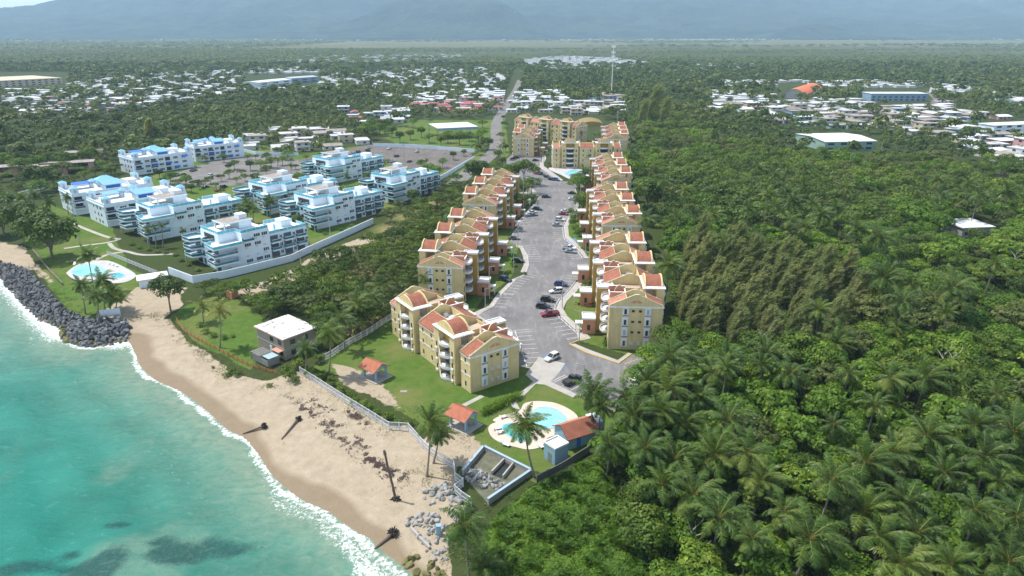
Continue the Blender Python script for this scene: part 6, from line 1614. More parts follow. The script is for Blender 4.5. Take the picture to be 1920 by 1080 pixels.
for b, t_ in (((153, 466), 378), ((620, 448), 360), ((565, 500), 470), ((835, 322), 285), ((758, 305), 270), ((700, 292), 262), ((1650, 292), 268), ((900, 290), 255), ((926, 230), 200), ((1157, 232), 190), ((1010, 200), 168)):
    bx, by = G(*b); k = (540 - t_) / CF; dz = (k * by * math.cos(CT) - by * math.sin(CT)) / (math.cos(CT) + k * math.sin(CT)); h = dz + CH
    r0 = empty('utility_pole', (bx, by, 0)); tag(r0, 'plain grey utility pole standing by the white flats or the public road', 'utility pole', 'utility poles')
    MB().tube([(0, 0, 0), (0, 0, h)], [.17, .11], 7).build('pole', M['pole'], r0); MB().box(-1.0, -.06, h - .7, 1.0, .06, h - .55).build('crossarm', M['bark'], r0)
# ------------------------------------------------------------------ cars
def carpaint(name, c, metal=.3):
    t = NT(name); n = t.noise(t.coord('Object'), 2.5, 3); t.col(t.mix(n, tuple(v * .9 for v in c), tuple(min(1, v * 1.08) for v in c))); t.rough(.28, .5); t.b.inputs['Metallic'].default_value = metal; t.b.inputs['Coat Weight'].default_value = .5; return t.mat
PAINT = {k: carpaint(k + '_car_paint', c, m) for k, c, m in (('white', (.72, .72, .71), 0), ('silver', (.42, .44, .46), .6), ('grey', (.16, .17, .18), .5), ('black', (.012, .012, .014), .1), ('navy', (.012, .022, .04), .2), ('blue', (.02, .05, .22), .3), ('brightblue', (.02, .10, .35), .3), ('red', (.30, .012, .03), .2), ('green', (.015, .035, .03), .3), ('steelblue', (.16, .22, .28), .4))}
M['tyre'] = plain('tyre_rubber', (.018, .018, .018), .85); M['rim'] = plain('wheel_rim', (.4, .4, .42), .35, .7); M['headl'] = plain('headlight_glass', (.62, .64, .66), .15); M['taill'] = plain('tail_light_red', (.30, .01, .01), .25); M['carglass'] = plain('tinted_car_glass', (.012, .016, .02), .05, 0, .7)
def hull(sections):
    """loft: sections of (x, half width, z low, z high, rounding)"""
    m = MB(); n = 10
    for x, w, z0, z1, rd in sections:
        m.v += [(x, s * a, z) for s, a, z in ((-1, w * .92, z0), (-1, w, z0 + (z1 - z0) * .25), (-1, w * .99, z0 + (z1 - z0) * .7), (-1, w * (1 - .06 * rd), z1 - .05 * rd), (-1, w * (1 - .22 * rd), z1), (1, w * (1 - .22 * rd), z1), (1, w * (1 - .06 * rd), z1 - .05 * rd), (1, w * .99, z0 + (z1 - z0) * .7), (1, w, z0 + (z1 - z0) * .25), (1, w * .92, z0))]
    for j in range(len(sections) - 1):
        for t in range(n):
            a = j * n + t; b = j * n + (t + 1) % n; m.f.append((a, a + n, b + n, b)); m.m.append(0)
    m.f.append(tuple(range(n))); m.f.append(tuple((len(sections) - 1) * n + t for t in range(n - 1, -1, -1))); m.m += [0, 0]
    return m
def car(kind):
    r0 = empty({'suv': 'parked_car', 'sedan': 'parked_car', 'pickup': 'pickup_truck'}[kind])
    L, Wd, gz = (4.65, .93, .32) if kind != 'pickup' else (5.5, .98, .42)
    h = L / 2; belt = {'suv': 1.02, 'sedan': .92, 'pickup': 1.1}[kind]; top = {'suv': 1.72, 'sedan': 1.44, 'pickup': 1.85}[kind]
    if kind == 'pickup':
        body = hull([(-h, .80 * Wd, gz + .12, belt - .02, 1), (-h + .12, .97 * Wd, gz, belt, 1), (-.5, Wd, gz, belt, 1), (h - 1.5, Wd, gz, belt, 1), (h - .3, .96 * Wd, gz, belt - .06, 1), (h, .84 * Wd, gz + .1, belt - .22, 1)])
        cab = (-.55, h - 1.35)
    else:
        body = hull([(-h, .78 * Wd, gz + .1, belt - .1, 1), (-h + .2, .96 * Wd, gz, belt, 1), (-h * .4, Wd, gz, belt, 1), (h * .35, Wd, gz, belt - .02, 1), (h - .45, .95 * Wd, gz, belt - .14, 1), (h, .76 * Wd, gz + .1, belt - .32, 1)])
        cab = (-h + (.25 if kind == 'suv' else .85), h * .42)
    body.build('body', PAINT['white'], r0)
    x0, x1 = cab; wt = Wd * .74; wb = Wd * .93; rk = {'suv': .35, 'sedan': .75, 'pickup': .2}[kind]; fk = .85
    m = MB(); b4 = [(x0, -wb), (x1, -wb), (x1, wb), (x0, wb)]; t4 = [(x0 + rk, -wt), (x1 - fk, -wt), (x1 - fk, wt), (x0 + rk, wt)]
    for i in range(4): m.face([(*b4[i], belt - .03), (*b4[(i + 1) % 4], belt - .03), (*t4[(i + 1) % 4], top - .07), (*t4[i], top - .07)])
    m.build('windows', M['carglass'], r0)
    m = MB(); m.prism([(p[0] * 1.0, p[1] * 1.03) for p in t4], top - .09, top); 
    for i in range(4):
        m.tube([(*b4[i], belt - .02), (*t4[i], top - .05)], .05, 4)
    for s in (-1, 1):
        xm = (x0 + x1) / 2 - .1; m.tube([(xm, s * wb, belt - .02), (xm - .05, s * wt, top - .05)], .045, 4)
    m.build('roof', PAINT['white'], r0)
    if kind == 'pickup':
        MB().box(-h + .2, -Wd * .8, belt - .03, -.62, Wd * .8, belt + .012).build('cargo_bed', M['dark'], r0)
        for b in ((-h + .1, -Wd * .95, -.55, -Wd * .8), (-h + .1, Wd * .8, -.55, Wd * .95), (-h + .04, -Wd * .8, -h + .2, Wd * .8)): MB().box(b[0], b[1], belt - .03, b[2], b[3], belt + .1).build('bed_side', PAINT['white'], r0)
    for sx in (-1, 1):
        for sy in (-1, 1):
            m = MB(); xw = sx * (h - .92); m.tube([(xw, sy * (Wd - .2), .34), (xw, sy * (Wd + .015), .34)], .34, 12); w = m.build('wheel', M['tyre'], r0)
            m = MB(); m.tube([(xw, sy * (Wd - .02), .34), (xw, sy * (Wd + .03), .34)], .2, 10); m.build('rim', M['rim'], w)
    for s in (-1, 1):
        MB().box(h - .22, s * Wd * .62 - .16, belt - .42, h - .02, s * Wd * .62 + .16, belt - .26).build('headlight', M['headl'], r0)
        MB().box(-h + .01, s * Wd * .72 - .12, belt - .32, -h + .14, s * Wd * .72 + .12, belt - .08).build('tail_light', M['taill'], r0)
        MB().box(x1 - .45, s * (Wd + .02) - .09, belt, x1 - .28, s * (Wd + .02) + .09, belt + .14).build('wing_mirror', M['carglass'], r0)
    return r0
CARS = {}
def put_car(kind, colour, px, heading, label, group='cars parked round the yellow blocks'):
    first = kind not in CARS
    if first: CARS[kind] = car(kind); o = CARS[kind]
    else: o = copy_tree(CARS[kind])
    x, y = G(*px); a, b = G(px[0] + heading[0] * .5, px[1] + heading[1] * .5), G(px[0] - heading[0] * .5, px[1] - heading[1] * .5)
    o.location = (x, y, .034); o.rotation_euler = (0, 0, math.atan2(a[1] - b[1], a[0] - b[0])); tag(o, label, 'pickup truck' if kind == 'pickup' else 'car', group)
    for ch in KIDS[o]:
        if ch.name.split('.')[0] in ('body', 'roof', 'bed_side'):
            ch.material_slots[0].link = 'OBJECT'; ch.material_slots[0].material = PAINT[colour]
    return o
put_car('suv', 'white', (1035, 674), (-30, 14), 'white car standing on the asphalt beside the concrete plaza')
put_car('pickup', 'black', (1073, 717), (30, -16), 'black pickup truck parked nose up by the plaza lamp')
put_car('sedan', 'white', (1194, 711), (-20, 14), 'white car half hidden by foliage at the end of the lot')
put_car('pickup', 'red', (1031, 592), (-34, 4), 'red pickup truck, nearest of the row by the right pavement')
put_car('suv', 'navy', (1019, 578), (34, 3), 'dark navy car next to the red pickup, farther out in the lane')
put_car('suv', 'black', (1027, 565), (34, 3), 'black car between the dark navy car and the white one')
put_car('suv', 'white', (1043, 549), (-32, 3), 'white car beside the blue one in the right row')
put_car('suv', 'blue', (1052, 536), (32, 3), 'deep blue car behind the white one in the right row')
put_car('suv', 'navy', (948, 527), (30, 9), 'dark car parked below the nearest left row block')
put_car('suv', 'black', (972, 492), (26, 2), 'dark car beside the white kerb bulge on the left')
put_car('sedan', 'grey', (964, 449), (26, 1), 'silver grey car alone in a left bay near a lamp')
put_car('sedan', 'steelblue', (999, 405), (24, -2), 'blue grey car in front of a white one on the left side')
put_car('sedan', 'white', (998, 400), (24, -3), 'white car tucked behind the blue grey one')
put_car('suv', 'green', (1008, 394), (24, 2), 'dark green car in the left bays beyond the white one')
put_car('suv', 'green', (1024, 371), (22, 0), 'dark car at the tip of the left concrete island')
put_car('sedan', 'white', (989, 339), (18, 2), 'white car in the left row short of the far palms')
put_car('sedan', 'silver', (1070, 474), (28, 3), 'silver car beside the white pickup in the right bays')
put_car('pickup', 'white', (1067, 468), (30, 3), 'white pickup truck behind the silver car')
put_car('sedan', 'silver', (1045, 424), (25, 1), 'silver car nearest the round clipped shrubs')
put_car('suv', 'white', (1050, 414), (25, 2), 'white car between the silver one and the red one')
put_car('sedan', 'red', (1057, 403), (22, 2), 'red car between two white ones in the right bays')
put_car('sedan', 'white', (1060, 398), (21, 2), 'white car right behind the red one')
put_car('sedan', 'white', (1074, 375), (20, 1), 'white car alone at the right kerb by a palm')
put_car('sedan', 'black', (1073, 364), (18, 1), 'black car behind the lone white one at the right kerb')
for i, (q, c, lb) in enumerate((((1043, 339), 'brightblue', 'bright blue car at the second pool fence'), ((1034, 338), 'black', 'black car next to the bright blue one'), ((1026, 333), 'black', 'dark car two places from the bright blue one'), ((1015, 328), 'green', 'dark car beside the red one near the second pool'), ((1007, 327), 'red', 'small red car at the end of the pool row'), ((1001, 317), 'white', 'white car at the kerb facing the second pool'), ((998, 311), 'steelblue', 'blue grey car behind the white one at the far kerb'), ((1004, 302), 'black', 'black car alone at the far right kerb'), ((962, 299), 'black', 'dark car nearest in the far left row'), ((968, 297), 'navy', 'dark blue car second in the far left row'), ((973, 295), 'silver', 'silver car in the far left row'), ((977, 292), 'black', 'black car at the end of the far left row'), ((951, 314), 'grey', 'grey car half hidden behind the far palms'))):
    put_car('suv' if i % 3 == 0 else 'sedan', c, q, (16, 3 if i < 5 else -1), lb)
for q, c, k, lb in (((332, 330), 'silver', 'pickup', 'pickup in the white flats car park nearest the blue building'), ((363, 321), 'grey', 'pickup', 'grey pickup beside the blue painted bay'), ((396, 331), 'white', 'suv', 'white car under the trees of the white flats car park'), ((372, 342), 'black', 'suv', 'black car behind the small trees of the white flats'), ((352, 350), 'white', 'sedan', 'white car close to the blue turret'), ((385, 352), 'green', 'sedan', 'dark car among small trees near the blue turret'), ((420, 352), 'navy', 'suv', 'navy car parked before the middle white building'), ((410, 358), 'red', 'sedan', 'red car between the white flats'), ((505, 299), 'white', 'sedan', 'white car under the tree in the far car park'), ((654, 293), 'navy', 'sedan', 'navy car at the far wall of the dusty car park'), ((663, 290), 'steelblue', 'suv', 'blue car second along the far wall'), ((672, 286), 'navy', 'suv', 'dark car third along the far wall'), ((691, 279), 'white', 'pickup', 'white van like pickup at the corner of the far wall'), ((730, 280), 'white', 'sedan', 'white car alone on the dusty car park near the wall'), ((744, 294), 'black', 'suv', 'black car in the middle of the dusty car park'), ((782, 286), 'white', 'suv', 'white car facing the wall of the dusty car park'), ((734, 304), 'white', 'pickup', 'white pickup near the rear white building'), ((768, 304), 'black', 'sedan', 'dark car beside the palms of the dusty car park')):
    put_car(k, c, q, (20, -6), lb, 'cars parked by the white flats')
# ------------------------------------------------------------------ the town
rh = np.random.default_rng(77)
WALLS = {'white': (.66, .66, .64), 'cream': (.56, .49, .36), 'grey': (.34, .34, .33), 'blue': (.24, .36, .48), 'pink': (.56, .32, .29), 'green': (.28, .42, .36), 'ochre': (.5, .36, .16)}
WM = {k: wallmat(k + '_house_wall', v, .1) for k, v in WALLS.items()}
ROOFS = {'white': wallmat('stained_white_roof_slab', (.56, .55, .53), .22, (.28, .26, .24), .6, sc=.25), 'bright': plain('bright_white_roof', (.66, .67, .67), .7, var=.16, sc=.2), 'grey': M['roofgrey'], 'red': plain('red_painted_roof', (.36, .11, .10), .7, var=.25), 'silver': plain('zinc_sheet_roof', (.50, .52, .54), .5, .3), 'teal': plain('teal_painted_roof', (.10, .36, .36), .7), 'lightred': plain('faded_red_roof', (.46, .20, .17), .7, var=.2)}
def house(kind):
    r0 = empty('house')
    if kind == 0:    # flat slab roof, carport
        bld(r0, 'wall', WM['white'], (-6, -4.5, 0, 4, 4.5, 3.0)); bld(r0, 'roof', ROOFS['white'], (-6.5, -5.0, 3.0, 6.6, 5.0, 3.25)); bld(r0, 'carport_post', M['white'], (6.1, -4.6, 0, 6.35, -4.35, 3.0), (6.1, 4.3, 0, 6.35, 4.55, 3.0))
        bld(r0, 'window', M['glass'], (-4.6, -4.56, 1, -2.8, -4.5, 2.2), (.6, -4.56, 1, 2.4, -4.5, 2.2), (-6.06, -2, 1, -6, 0, 2.2)); bld(r0, 'door', M['dark'], (-1.6, -4.56, 0.05, -.6, -4.5, 2.2))
    elif kind == 1:  # two storeys
        bld(r0, 'wall', WM['white'], (-5, -4.5, 0, 5, 4.5, 5.8)); bld(r0, 'roof', ROOFS['white'], (-5.4, -5.6, 5.8, 5.4, 4.9, 6.05)); bld(r0, 'balcony', M['white'], (-5, -5.5, 2.85, 5, -4.5, 3.05)); bld(r0, 'balcony_wall', M['white'], (-5, -5.5, 3.05, 5, -5.38, 3.8))
        for z in (1, 3.9): bld(r0, 'window', M['glass'], (-3.8, -4.56, z, -1.8, -4.5, z + 1.2), (1.2, -4.56, z, 3.4, -4.5, z + 1.2), (-5.06, -1, z, -5, 1, z + 1.2))
        bld(r0, 'door', M['dark'], (-.8, -4.56, 0.05, .2, -4.5, 2.1)); bld(r0, 'water_tank', M['roofgrey'], (2, 1, 6.05, 3.4, 2.4, 7.2))
    elif kind == 2:  # low gable of sheet
        bld(r0, 'wall', WM['white'], (-6, -4, 0, 6, 4, 2.8))
        for s in (-1, 1):
            m = MB(); m.extr([(s * 4.7, 2.65), (s * 4.7, 2.78), (0, 4.1), (0, 3.95)], -6.4, 6.4, 'x'); m.build('roof', ROOFS['white'], r0)
        for x in (-6, 5.9):
            m = MB(); m.extr([(-4, 2.8), (4, 2.8), (0, 3.95)], x, x + .1, 'x'); m.build('gable', WM['white'], r0)
        bld(r0, 'window', M['glass'], (-4.6, -4.06, 1, -3, -4, 2.1), (2.6, -4.06, 1, 4.4, -4, 2.1)); bld(r0, 'door', M['dark'], (-.5, -4.06, .05, .5, -4, 2.1))
    elif kind == 3:  # L of flat roofs
        bld(r0, 'wall', WM['white'], (-7, -3.5, 0, 3, 4, 2.9), (3, -6, 0, 7, 4, 3.4)); bld(r0, 'roof', ROOFS['white'], (-7.4, -4.0, 2.9, 2.96, 4.4, 3.12), (2.98, -6.5, 3.4, 7.4, 4.4, 3.65))
        bld(r0, 'window', M['glass'], (-5.6, -3.56, 1, -3.6, -3.5, 2.1), (-1.6, -3.56, 1, .4, -3.5, 2.1), (4.0, -6.06, 1, 6, -6, 2.2)); bld(r0, 'door', M['dark'], (1.2, -3.56, .05, 2.2, -3.5, 2.1))
    return r0
HP = [None] * 4
def put_house(kind, x, y, rz, s, wall, roof, label, group):
    if HP[kind] is None: HP[kind] = house(kind); o = HP[kind]
    else: o = copy_tree(HP[kind])
    o.location = (x, y, 0); o.rotation_euler = (0, 0, rz); o.scale = (s * float(rh.uniform(.85, 1.2)), s * float(rh.uniform(.9, 1.15)), float(rh.uniform(.95, 1.1)))
    tag(o, label, 'house', group)
    for ch in KIDS[o]:
        b = ch.name.split('.')[0]; mt = WM[wall] if b in ('wall', 'gable') else ROOFS[roof] if b == 'roof' else None
        if mt: ch.material_slots[0].link = 'OBJECT'; ch.material_slots[0].material = mt
    return o
CL = [  # name phrase, polygon px, spacing, density, wall choices, roof choices, heading
    ('in the town right of the wood', [(1330, 212), (1330, 172), (1420, 178), (1560, 190), (1760, 186), (1800, 210), (1900, 225), (1960, 240), (2000, 330), (1850, 300), (1790, 262), (1660, 245), (1560, 240), (1460, 232)], 17.5, .95, ['white', 'grey', 'cream', 'grey', 'blue', 'pink', 'green'], ['white', 'bright', 'grey', 'grey', 'bright', 'silver', 'white'], 8),
    ('in the bright far row of the right town', [(1345, 153), (1700, 153), (1800, 163), (1915, 188), (1905, 200), (1790, 182), (1700, 166), (1350, 165)], 15, .8, ['white', 'cream', 'blue', 'white'], ['bright', 'white', 'bright', 'teal', 'silver'], 6),
    ('beside the public road behind the yellow blocks', [(958, 172), (1050, 172), (1060, 190), (1110, 196), (1112, 214), (955, 212)], 16, .95, ['white', 'white', 'cream', 'blue'], ['white', 'bright', 'bright', 'silver'], 4),
    ('between rear yellow block and dark casuarinas', [(1078, 196), (1165, 186), (1165, 212), (1078, 216)], 15.5, .8, ['white', 'cream', 'grey'], ['white', 'bright', 'grey'], 4),
    ('in the red rows left of the road', [(765, 182), (850, 172), (938, 168), (934, 206), (868, 214), (770, 204)], 15, .95, ['pink', 'white', 'cream', 'white'], ['red', 'red', 'lightred', 'white'], 12),
    ('below the red roofed rows', [(640, 208), (762, 208), (762, 232), (670, 236)], 14, .85, ['white', 'grey', 'blue', 'cream'], ['white', 'silver', 'bright', 'red'], 10),
    ('behind the dusty car park', [(455, 262), (500, 248), (620, 244), (690, 262), (690, 272), (600, 284), (520, 286), (470, 280)], 15.5, .9, ['white', 'grey', 'cream', 'white'], ['white', 'silver', 'white', 'grey'], 20),
    ('in the far town behind the cell mast', [(985, 112), (1060, 106), (1150, 110), (1210, 118), (1200, 132), (1050, 134), (990, 124)], 19, .9, ['white', 'white', 'cream'], ['bright', 'white', 'silver'], 0),
    ('in the strip among the far trees', [(1255, 122), (1420, 122), (1430, 134), (1270, 134)], 20, .7, ['white', 'blue'], ['bright', 'white'], 0),
    ('scattered among the trees at the upper left', [(15, 200), (20, 150), (120, 160), (300, 138), (560, 128), (640, 140), (640, 165), (560, 170), (460, 172), (400, 185), (290, 205), (130, 222), (40, 222)], 17, .95, ['white', 'grey', 'cream', 'blue', 'grey'], ['white', 'bright', 'silver', 'grey', 'grey', 'lightred'], 15),
    ('scattered in the wooded middle distance', [(640, 150), (700, 128), (900, 128), (945, 145), (945, 162), (760, 172), (660, 168)], 18, .85, ['white', 'cream', 'grey', 'grey'], ['white', 'bright', 'silver', 'grey', 'grey'], 8),
    ('far off near the tree line', [(500, 112), (640, 104), (860, 103), (870, 112), (560, 122)], 32, .4, ['white'], ['bright'], 0),
    ('at the right edge below the town', [(1845, 290), (1870, 285), (1960, 300), (1960, 330), (1880, 318)], 15, 1.0, ['pink', 'white', 'white'], ['bright', 'white'], 20)]
SPECIAL = [GP(p, 0) for p in ([(1515, 285), (1515, 250), (1650, 255), (1650, 290)], [(1450, 190), (1450, 155), (1520, 155), (1520, 190)], [(1620, 200), (1620, 165), (1750, 165), (1750, 200)], [(-60, 170), (-60, 135), (130, 135), (130, 170)], [(455, 170), (455, 140), (605, 138), (605, 165)], [(800, 260), (800, 232), (905, 232), (905, 260)], [(1840, 250), (1840, 225), (1940, 225), (1940, 255)])]
HPOS = []; cand = []
for nm, px, sp_, dn, wl, rf, hd_ in CL:
    poly = GP(px, 0); q = poisson(poly, sp_, rh, lambda x, y: np.full(np.shape(x), 1.0), 24); q = q[rh.random(len(q)) < dn]
    if len(q) == 0: continue
    q = q[ok(q[:, 0], q[:, 1], SPECIAL)]
    for x, y in q: cand.append((x, y, nm, wl, rf, hd_))
cand.sort(key=lambda c: c[1])
for i, (x, y, nm, wl, rf, hd_) in enumerate(cand):
    HPOS.append((x, y)); w_, f_ = wl[int(rh.integers(len(wl)))], rf[int(rh.integers(len(rf)))]
    if i < 290:
        put_house(int(rh.choice([0, 1, 2, 3, 3, 0])), x, y, R(hd_) + float(rh.choice([0, 0, math.pi / 2])) + float(rh.normal() * .05), 1.28 if 'town right' in nm else 1.08 if y > 500 else 1.0, w_, f_,
                  '%s house under a %s roof, %s' % (w_, {'bright': 'bright white', 'lightred': 'faded red', 'silver': 'zinc'}.get(f_, f_), nm), '%s walled %s roofed houses %s' % (w_, f_, nm))
far_h = cand[290:]
m = MB(); m2 = MB()
for x, y, *_ in far_h:
    HPOS.append((x, y)); a, b = rh.uniform(5, 8), rh.uniform(4, 6); m.box(x - a, y - b, 0, x + a, y + b, 3); m2.box(x - a - .4, y - b - .4, 3, x + a + .4, y + b + .4, 3.3)
# white specks of the town at the foot of the mountains
for _ in range(420):
    px = float(np.clip(rh.normal(1230, 95), 1030, 1440)) if rh.random() < .7 else float(rh.uniform(0, 1920)); py = rh.uniform(64, 69.5); x, y = G(px, py)
    y = min(y, 7400 + rh.uniform(-900, 300)); x = (px - 960) / CF * y * .96; a = rh.uniform(6, 16); m.box(x - a, y - 6, 0, x + a, y + 6, rh.uniform(6, 11))
if m.v: tag(m.build('distant_town', WM['white']), kind='stuff')
if m2.v: tag(m2.build('distant_roofs', ROOFS['bright']), kind='stuff')
# ---- single big buildings
def hall(name, corners, h, rise, wall, roof, label, cat, bays_=0):
    """near-left, near-right, far-left pixels of the ground plan"""
    a, b, c = (G(*p) for p in corners); L = math.dist(a, b); W = math.dist(a, c); r0 = empty(name, (*a, 0), math.atan2(b[1] - a[1], b[0] - a[0])); tag(r0, label, cat)
    bld(r0, 'wall', wall, (0, 0, 0, L, W, h))
    if rise:
        for s in (0, 1):
            m = MB(); m.extr([(-.5 if s == 0 else W + .5, h - .1), (-.5 if s == 0 else W + .5, h + .1), (W / 2, h + rise), (W / 2, h + rise - .2)], -.5, L + .5, 'x'); m.build('roof', roof, r0)
        for x in (0, L - .1):
            m = MB(); m.extr([(0, h), (W, h), (W / 2, h + rise - .2)], x, x + .1, 'x'); m.build('gable', wall, r0)
    else: bld(r0, 'roof', roof, (-.6, -.6, h, L + .6, W + .6, h + .4))
    n = bays_
    for i in range(n):
        for z in ([1.0] if h < 5 else [1.0, 4.2] if h < 9 else [1, 4, 7]):
            x = L * (i + .25) / n; bld(r0, 'window', M['glass'], (x, -.08, z, x + L * .45 / n, 0, z + 1.4))
    return r0
hall('warehouse', [(1545, 284), (1640, 282), (1530, 268)], 6.5, 1.4, WM['green'], ROOFS['bright'], 'big pale green warehouse with a white roof at the edge of the right wood', 'warehouse', 4)
hall('school_building', [(1632, 190), (1737, 190), (1632, 187)], 8.6, 0, WM['blue'], ROOFS['bright'], 'long pale blue building with a white roof in the right town', 'school', 10)
hall('apartment_slab', [(-60, 168), (118, 158), (-62, 160)], 9.5, 0, WM['cream'], WM['cream'], 'long cream apartment slab at the far left edge among trees', 'apartment building', 14)
hall('warehouse', [(486, 165), (548, 158), (481, 162.5)], 7.5, 1.2, M['condo'], ROOFS['bright'], 'white walled warehouse with a white roof, upper left', 'warehouse', 3)
hall('warehouse', [(546, 157), (597, 153), (547, 155)], 8, 1.5, WM['blue'], ROOFS['silver'], 'pale blue hall beside the white warehouse, upper left', 'warehouse', 3)
hall('community_hall', [(1862, 250), (1955, 246), (1861, 246)], 6, 0, M['condo'], ROOFS['bright'], 'large white flat roofed building at the right edge of the town', 'hall', 5)
hall('corner_shop', [(1140, 192), (1172, 190), (1140, 186)], 7, 0, WM['blue'], M['roofgrey'], 'blue grey block with a grey roof beyond the dark casuarinas', 'building', 3)
hall('hillside_house', [(1802, 446), (1858, 444), (1798, 432)], 4, 0, WM['grey'], ROOFS['bright'], 'low house with a white roof sunk in the wood at the right', 'house', 3)
hall('white_hall', [(706, 190), (745, 190), (706, 184)], 6, 0, M['condo'], ROOFS['white'], 'white two storey building near the red roofed rows', 'building', 4)
# open court roof on posts
a, b, c = G(822, 262), G(897, 258), G(812, 252); r0 = empty('court_roof', (*a, 0), math.atan2(b[1] - a[1], b[0] - a[0])); tag(r0, 'long white roof on posts over a sports court on the green', 'court roof'); L, W = math.dist(a, b), math.dist(a, c)
bld(r0, 'roof', ROOFS['bright'], (0, 0, 8.2, L, W, 8.6)); bld(r0, 'fascia', WM['blue'], (0, -.1, 6.6, L, 0, 8.2))
for i in range(6): bld(r0, 'post', M['steel'], (i * (L - .4) / 5, 0.1, 0, i * (L - .4) / 5 + .4, .5, 8.2), (i * (L - .4) / 5, W - .5, 0, i * (L - .4) / 5 + .4, W - .1, 8.2))
def barrel(name, corners, h, rise, wall, roof, label, cat):
    a, b, c = (G(*p) for p in corners); L = math.dist(a, b); W = math.dist(a, c); r0 = empty(name, (*a, 0), math.atan2(b[1] - a[1], b[0] - a[0])); tag(r0, label, cat)
    pr = arcpts(0, L, h, rise, 14); m = MB(); m.extr([(0, 0)] + pr + [(L, 0)], 0, W, 'y'); m.build('wall', wall, r0); m = MB()
    for (p, q), (p2, q2) in zip(pr, pr[1:]): m.face([(p, -.3, q + .15), (p2, -.3, q2 + .15), (p2, W + .3, q2 + .15), (p, W + .3, q + .15)])
    m.build('vault_roof', roof, r0); return r0
barrel('sports_hall', [(1466, 184), (1508, 186), (1458, 170)], 5, 6.5, WM['grey'], plain('orange_roof', (.70, .16, .05), .6), 'sports hall with an orange barrel roof in the right town', 'sports hall')
barrel('court_shelter', [(1090, 236), (1132, 236), (1092, 228)], 1.5, 2.1, M['ochre'], plain('ochre_vault', (.25, .18, .06), .7), 'ochre arched court shelter behind the rear yellow blocks', 'shelter')
# ruins in the left wood
for q, l in (((130, 322), 28), ((85, 328), 24), ((10, 330), 16), ((160, 300), 22)):
    x, y = G(*q); r0 = empty('ruined_house', (x, y, 0), R(25)); tag(r0, 'roofless grey concrete shell overgrown in the left wood', 'ruin', 'ruined shells in the left wood'); bld(r0, 'slab', M['roofgrey'], (-l / 2, -5, 5.4, l / 2, 5, 5.8)); bld(r0, 'wall', WM['pink'], (l / 2 - 3.2, -4.8, 0, l / 2 - .6, 4.6, 5.4), (-2, -4.6, 0, -1, 4.6, 5.4)); bld(r0, 'post', M['concrete'], (-l / 2 + .2, -4.8, 0, -l / 2 + .7, -4.3, 5.4), (l / 2 - .5, -4.8, 0, l / 2 - .1, -4.3, 5.4), (-l / 2 + .2, 4.3, 0, -l / 2 + .7, 4.8, 5.4))
# cell mast
a = G(1146, 183); k = (540 - 86) / CF; h = CH + (k * a[1] * math.cos(CT) - a[1] * math.sin(CT)) / (math.cos(CT) + k * math.sin(CT)); r0 = empty('cell_mast', (*a, 0)); tag(r0, 'tall slim cell mast with antenna clusters above the far trees', 'mast')
MB().tube([(0, 0, 0), (0, 0, h)], [.6, .32], 8).build('pole', M['white'], r0)
for z in (h - 2, h - 9, h - 14):
    m = MB()
    for kk in range(6): an = kk * 1.047; m.box(math.cos(an) * 2 - .3, math.sin(an) * 2 - .3, z, math.cos(an) * 2 + .3, math.sin(an) * 2 + .3, z + 2.8); m.tube([(0, 0, z + 1.2), (math.cos(an) * 2, math.sin(an) * 2, z + 1.2)], .1, 4)
    m.build('antenna_ring', M['white'], r0)

# ------------------------------------------------------------------ woods and trees of the middle and far distance
rw = np.random.default_rng(99)
HP_ = np.array(HPOS)
GRIDH = {}
for x, y in HP_: GRIDH.setdefault((int(x // 20), int(y // 20)), []).append((x, y))
def clear_of_houses(p, d):
    out = np.ones(len(p), bool)
    for i, (x, y) in enumerate(p):
        a_, b_ = int(x // 20), int(y // 20)
        for u in (-1, 0, 1):
            for v in (-1, 0, 1):
                for q in GRIDH.get((a_ + u, b_ + v), ()):
                    # trees stand behind or beside houses, seldom right in front
                    if abs(q[0] - x) < d and -d * (1.9 + q[1] / 500) < y - q[1] < d: out[i] = False
    return out
OPEN = [GP(p, 0) for p in ([(560, 296), (700, 266), (885, 280), (892, 296), (800, 350), (700, 420), (420, 530), (60, 415), (20, 415), (90, 372), (150, 350), (320, 320), (470, 288)], [(925, 335), (938, 200), (962, 130), (984, 130), (962, 210), (955, 290)], [(965, 215), (1110, 215), (1180, 240), (1180, 330), (900, 340)], [(1320, 60), (1920, 60), (1920, 92), (1500, 92)])] + SPECIAL + [RF, WARE, SCR]
ZONE = GP([(-70, 420), (-70, 122), (2000, 122), (2000, 420)], 0)
OPEN.append(GP([(700, 258), (770, 230), (925, 224), (922, 262), (890, 285), (700, 275)], 0))
pts = poisson(ZONE, 7.6, rw, lambda x, y: .34 + .7 * (vnoise(x, y, 60, 3) > .40), 10)
px_, py_ = view(pts, 4); pts = pts[(px_ > -40) & (px_ < 1960)]
TW = GP(CL[0][1], 0); pts = pts[~inside(pts[:, 0], pts[:, 1], TW) | (rw.random(len(pts)) < .42)]
pts = pts[ok(pts[:, 0], pts[:, 1], OPEN)]; pts = pts[clear_of_houses(pts, 6.4)]
tone = vnoise(pts[:, 0], pts[:, 1], 55, 3) * 1.25 - .12 + rw.normal(size=len(pts)) * .13
sc_ = rw.uniform(.65, 1.15, len(pts)) * (1 + .7 * (rw.random(len(pts)) > .90))
big = np.argsort(pts[:, 1])[:150]; mask = np.ones(len(pts), bool)
for i in big:
    mask[i] = False; add_tree('broad' if rw.random() < .45 else 'scrub', 'forest_tree', pts[i, 0], pts[i, 1], 0, float(sc_[i]), rw.random() * 6.28, 'leafy tree in the wood behind the white flats and their ruins', 'tree', 'trees of the left wood')
n1 = mask & (pts[:, 1] < 850); n2 = mask & (pts[:, 1] >= 850)
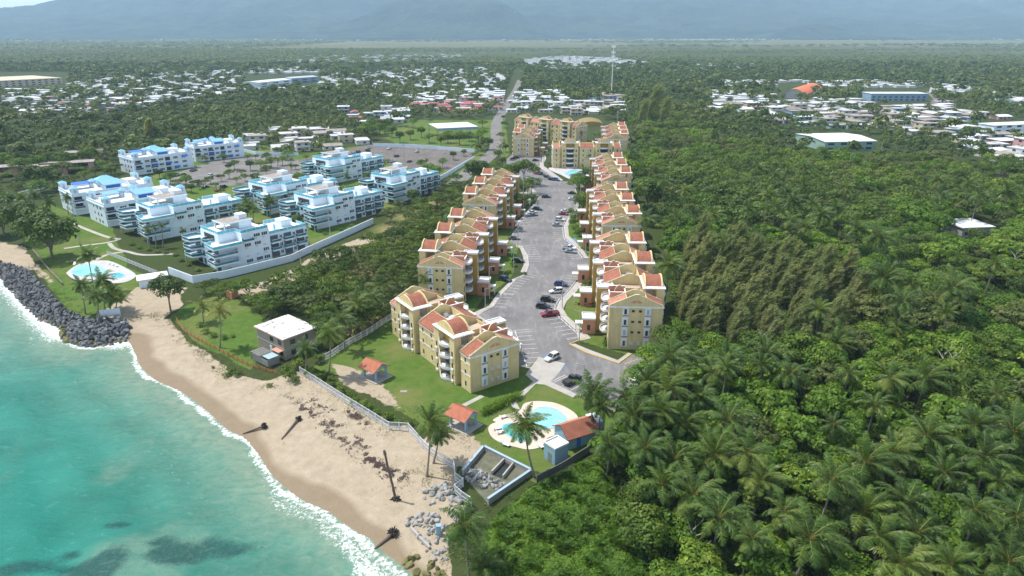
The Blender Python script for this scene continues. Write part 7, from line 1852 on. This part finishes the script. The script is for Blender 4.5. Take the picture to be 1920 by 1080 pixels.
merged('town_trees', FAR, pts[n1], sc_[n1], M['leaf_far'], rw, 0, None, tone[n1]); merged('distant_woods', VFAR, pts[n2], sc_[n2] * 1.1, M['leaf_far'], rw, 0, None, tone[n2])
ZONE2 = GP([(-70, 123), (-70, 92), (2000, 92), (2000, 123)], 0)
pts = poisson(ZONE2, 17, rw, lambda x, y: (.12 + .88 * (vnoise(x * .6, y, 160, 3) > .42)) * (1 - .97 * sstep(1900, 2300, y) * (x > -300 - .05 * y) * (vnoise(x * .12, y, 130, 3) < .57)), 7)
pts = pts[clear_of_houses(pts, 12)]
px_, py_ = view(pts, 4); pts = pts[(px_ > -40) & (px_ < 1960)]
merged('distant_woods', VFAR, pts, rw.uniform(1.2, 2.1, len(pts)), M['leaf_far'], rw, 0, rw.uniform(.45, .65, len(pts)), vnoise(pts[:, 0], pts[:, 1], 200, 3))
ZONE3 = GP([(-80, 92), (-80, 73), (2010, 73), (2010, 92)], 0)
pts = poisson(ZONE3, 48, rw, lambda x, y: np.maximum((vnoise(x * .16, y, 240, 3) > .63) * .8, (x < -1200) * .8 * (y < 5200)), 5)
merged('distant_woods', VFAR, pts, rw.uniform(3.5, 6.5, len(pts)), M['leaf_far'], rw, 0, rw.uniform(.25, .4, len(pts)), vnoise(pts[:, 0], pts[:, 1], 200, 3))
for px, py in ((700, 252), (712, 255), (722, 250), (735, 258), (770, 262), (790, 258), (805, 268), (840, 268), (862, 272), (880, 265), (895, 272), (905, 262), (690, 262), (750, 268), (915, 280), (828, 275), (775, 240), (905, 240), (700, 240)):
    x, y = G(px, py); add_tree('broad', 'field_tree', x, y, 0, float(rw.uniform(.8, 1.5)), rw.random() * 6.28, 'round leafy tree at the edge of the green field behind the dusty car park', 'tree', 'trees round the green field')
# palms over the far woods
for px, py in [(int(rw.uniform(1350, 1900)), int(rw.uniform(132, 150))) for _ in range(26)] + [(540, 185), (535, 195), (470, 165), (430, 172), (80, 218), (140, 205), (250, 200), (620, 200), (1290, 105), (560, 172), (400, 165), (1340, 250), (1415, 240), (1425, 250), (1460, 170), (1700, 205), (1840, 280)]:
    add_palm(px, py, 12 + float(rw.uniform(-1, 2)), 'coconut palm among the houses and woods of the middle distance', 'palms of the middle distance', sc=1.1)
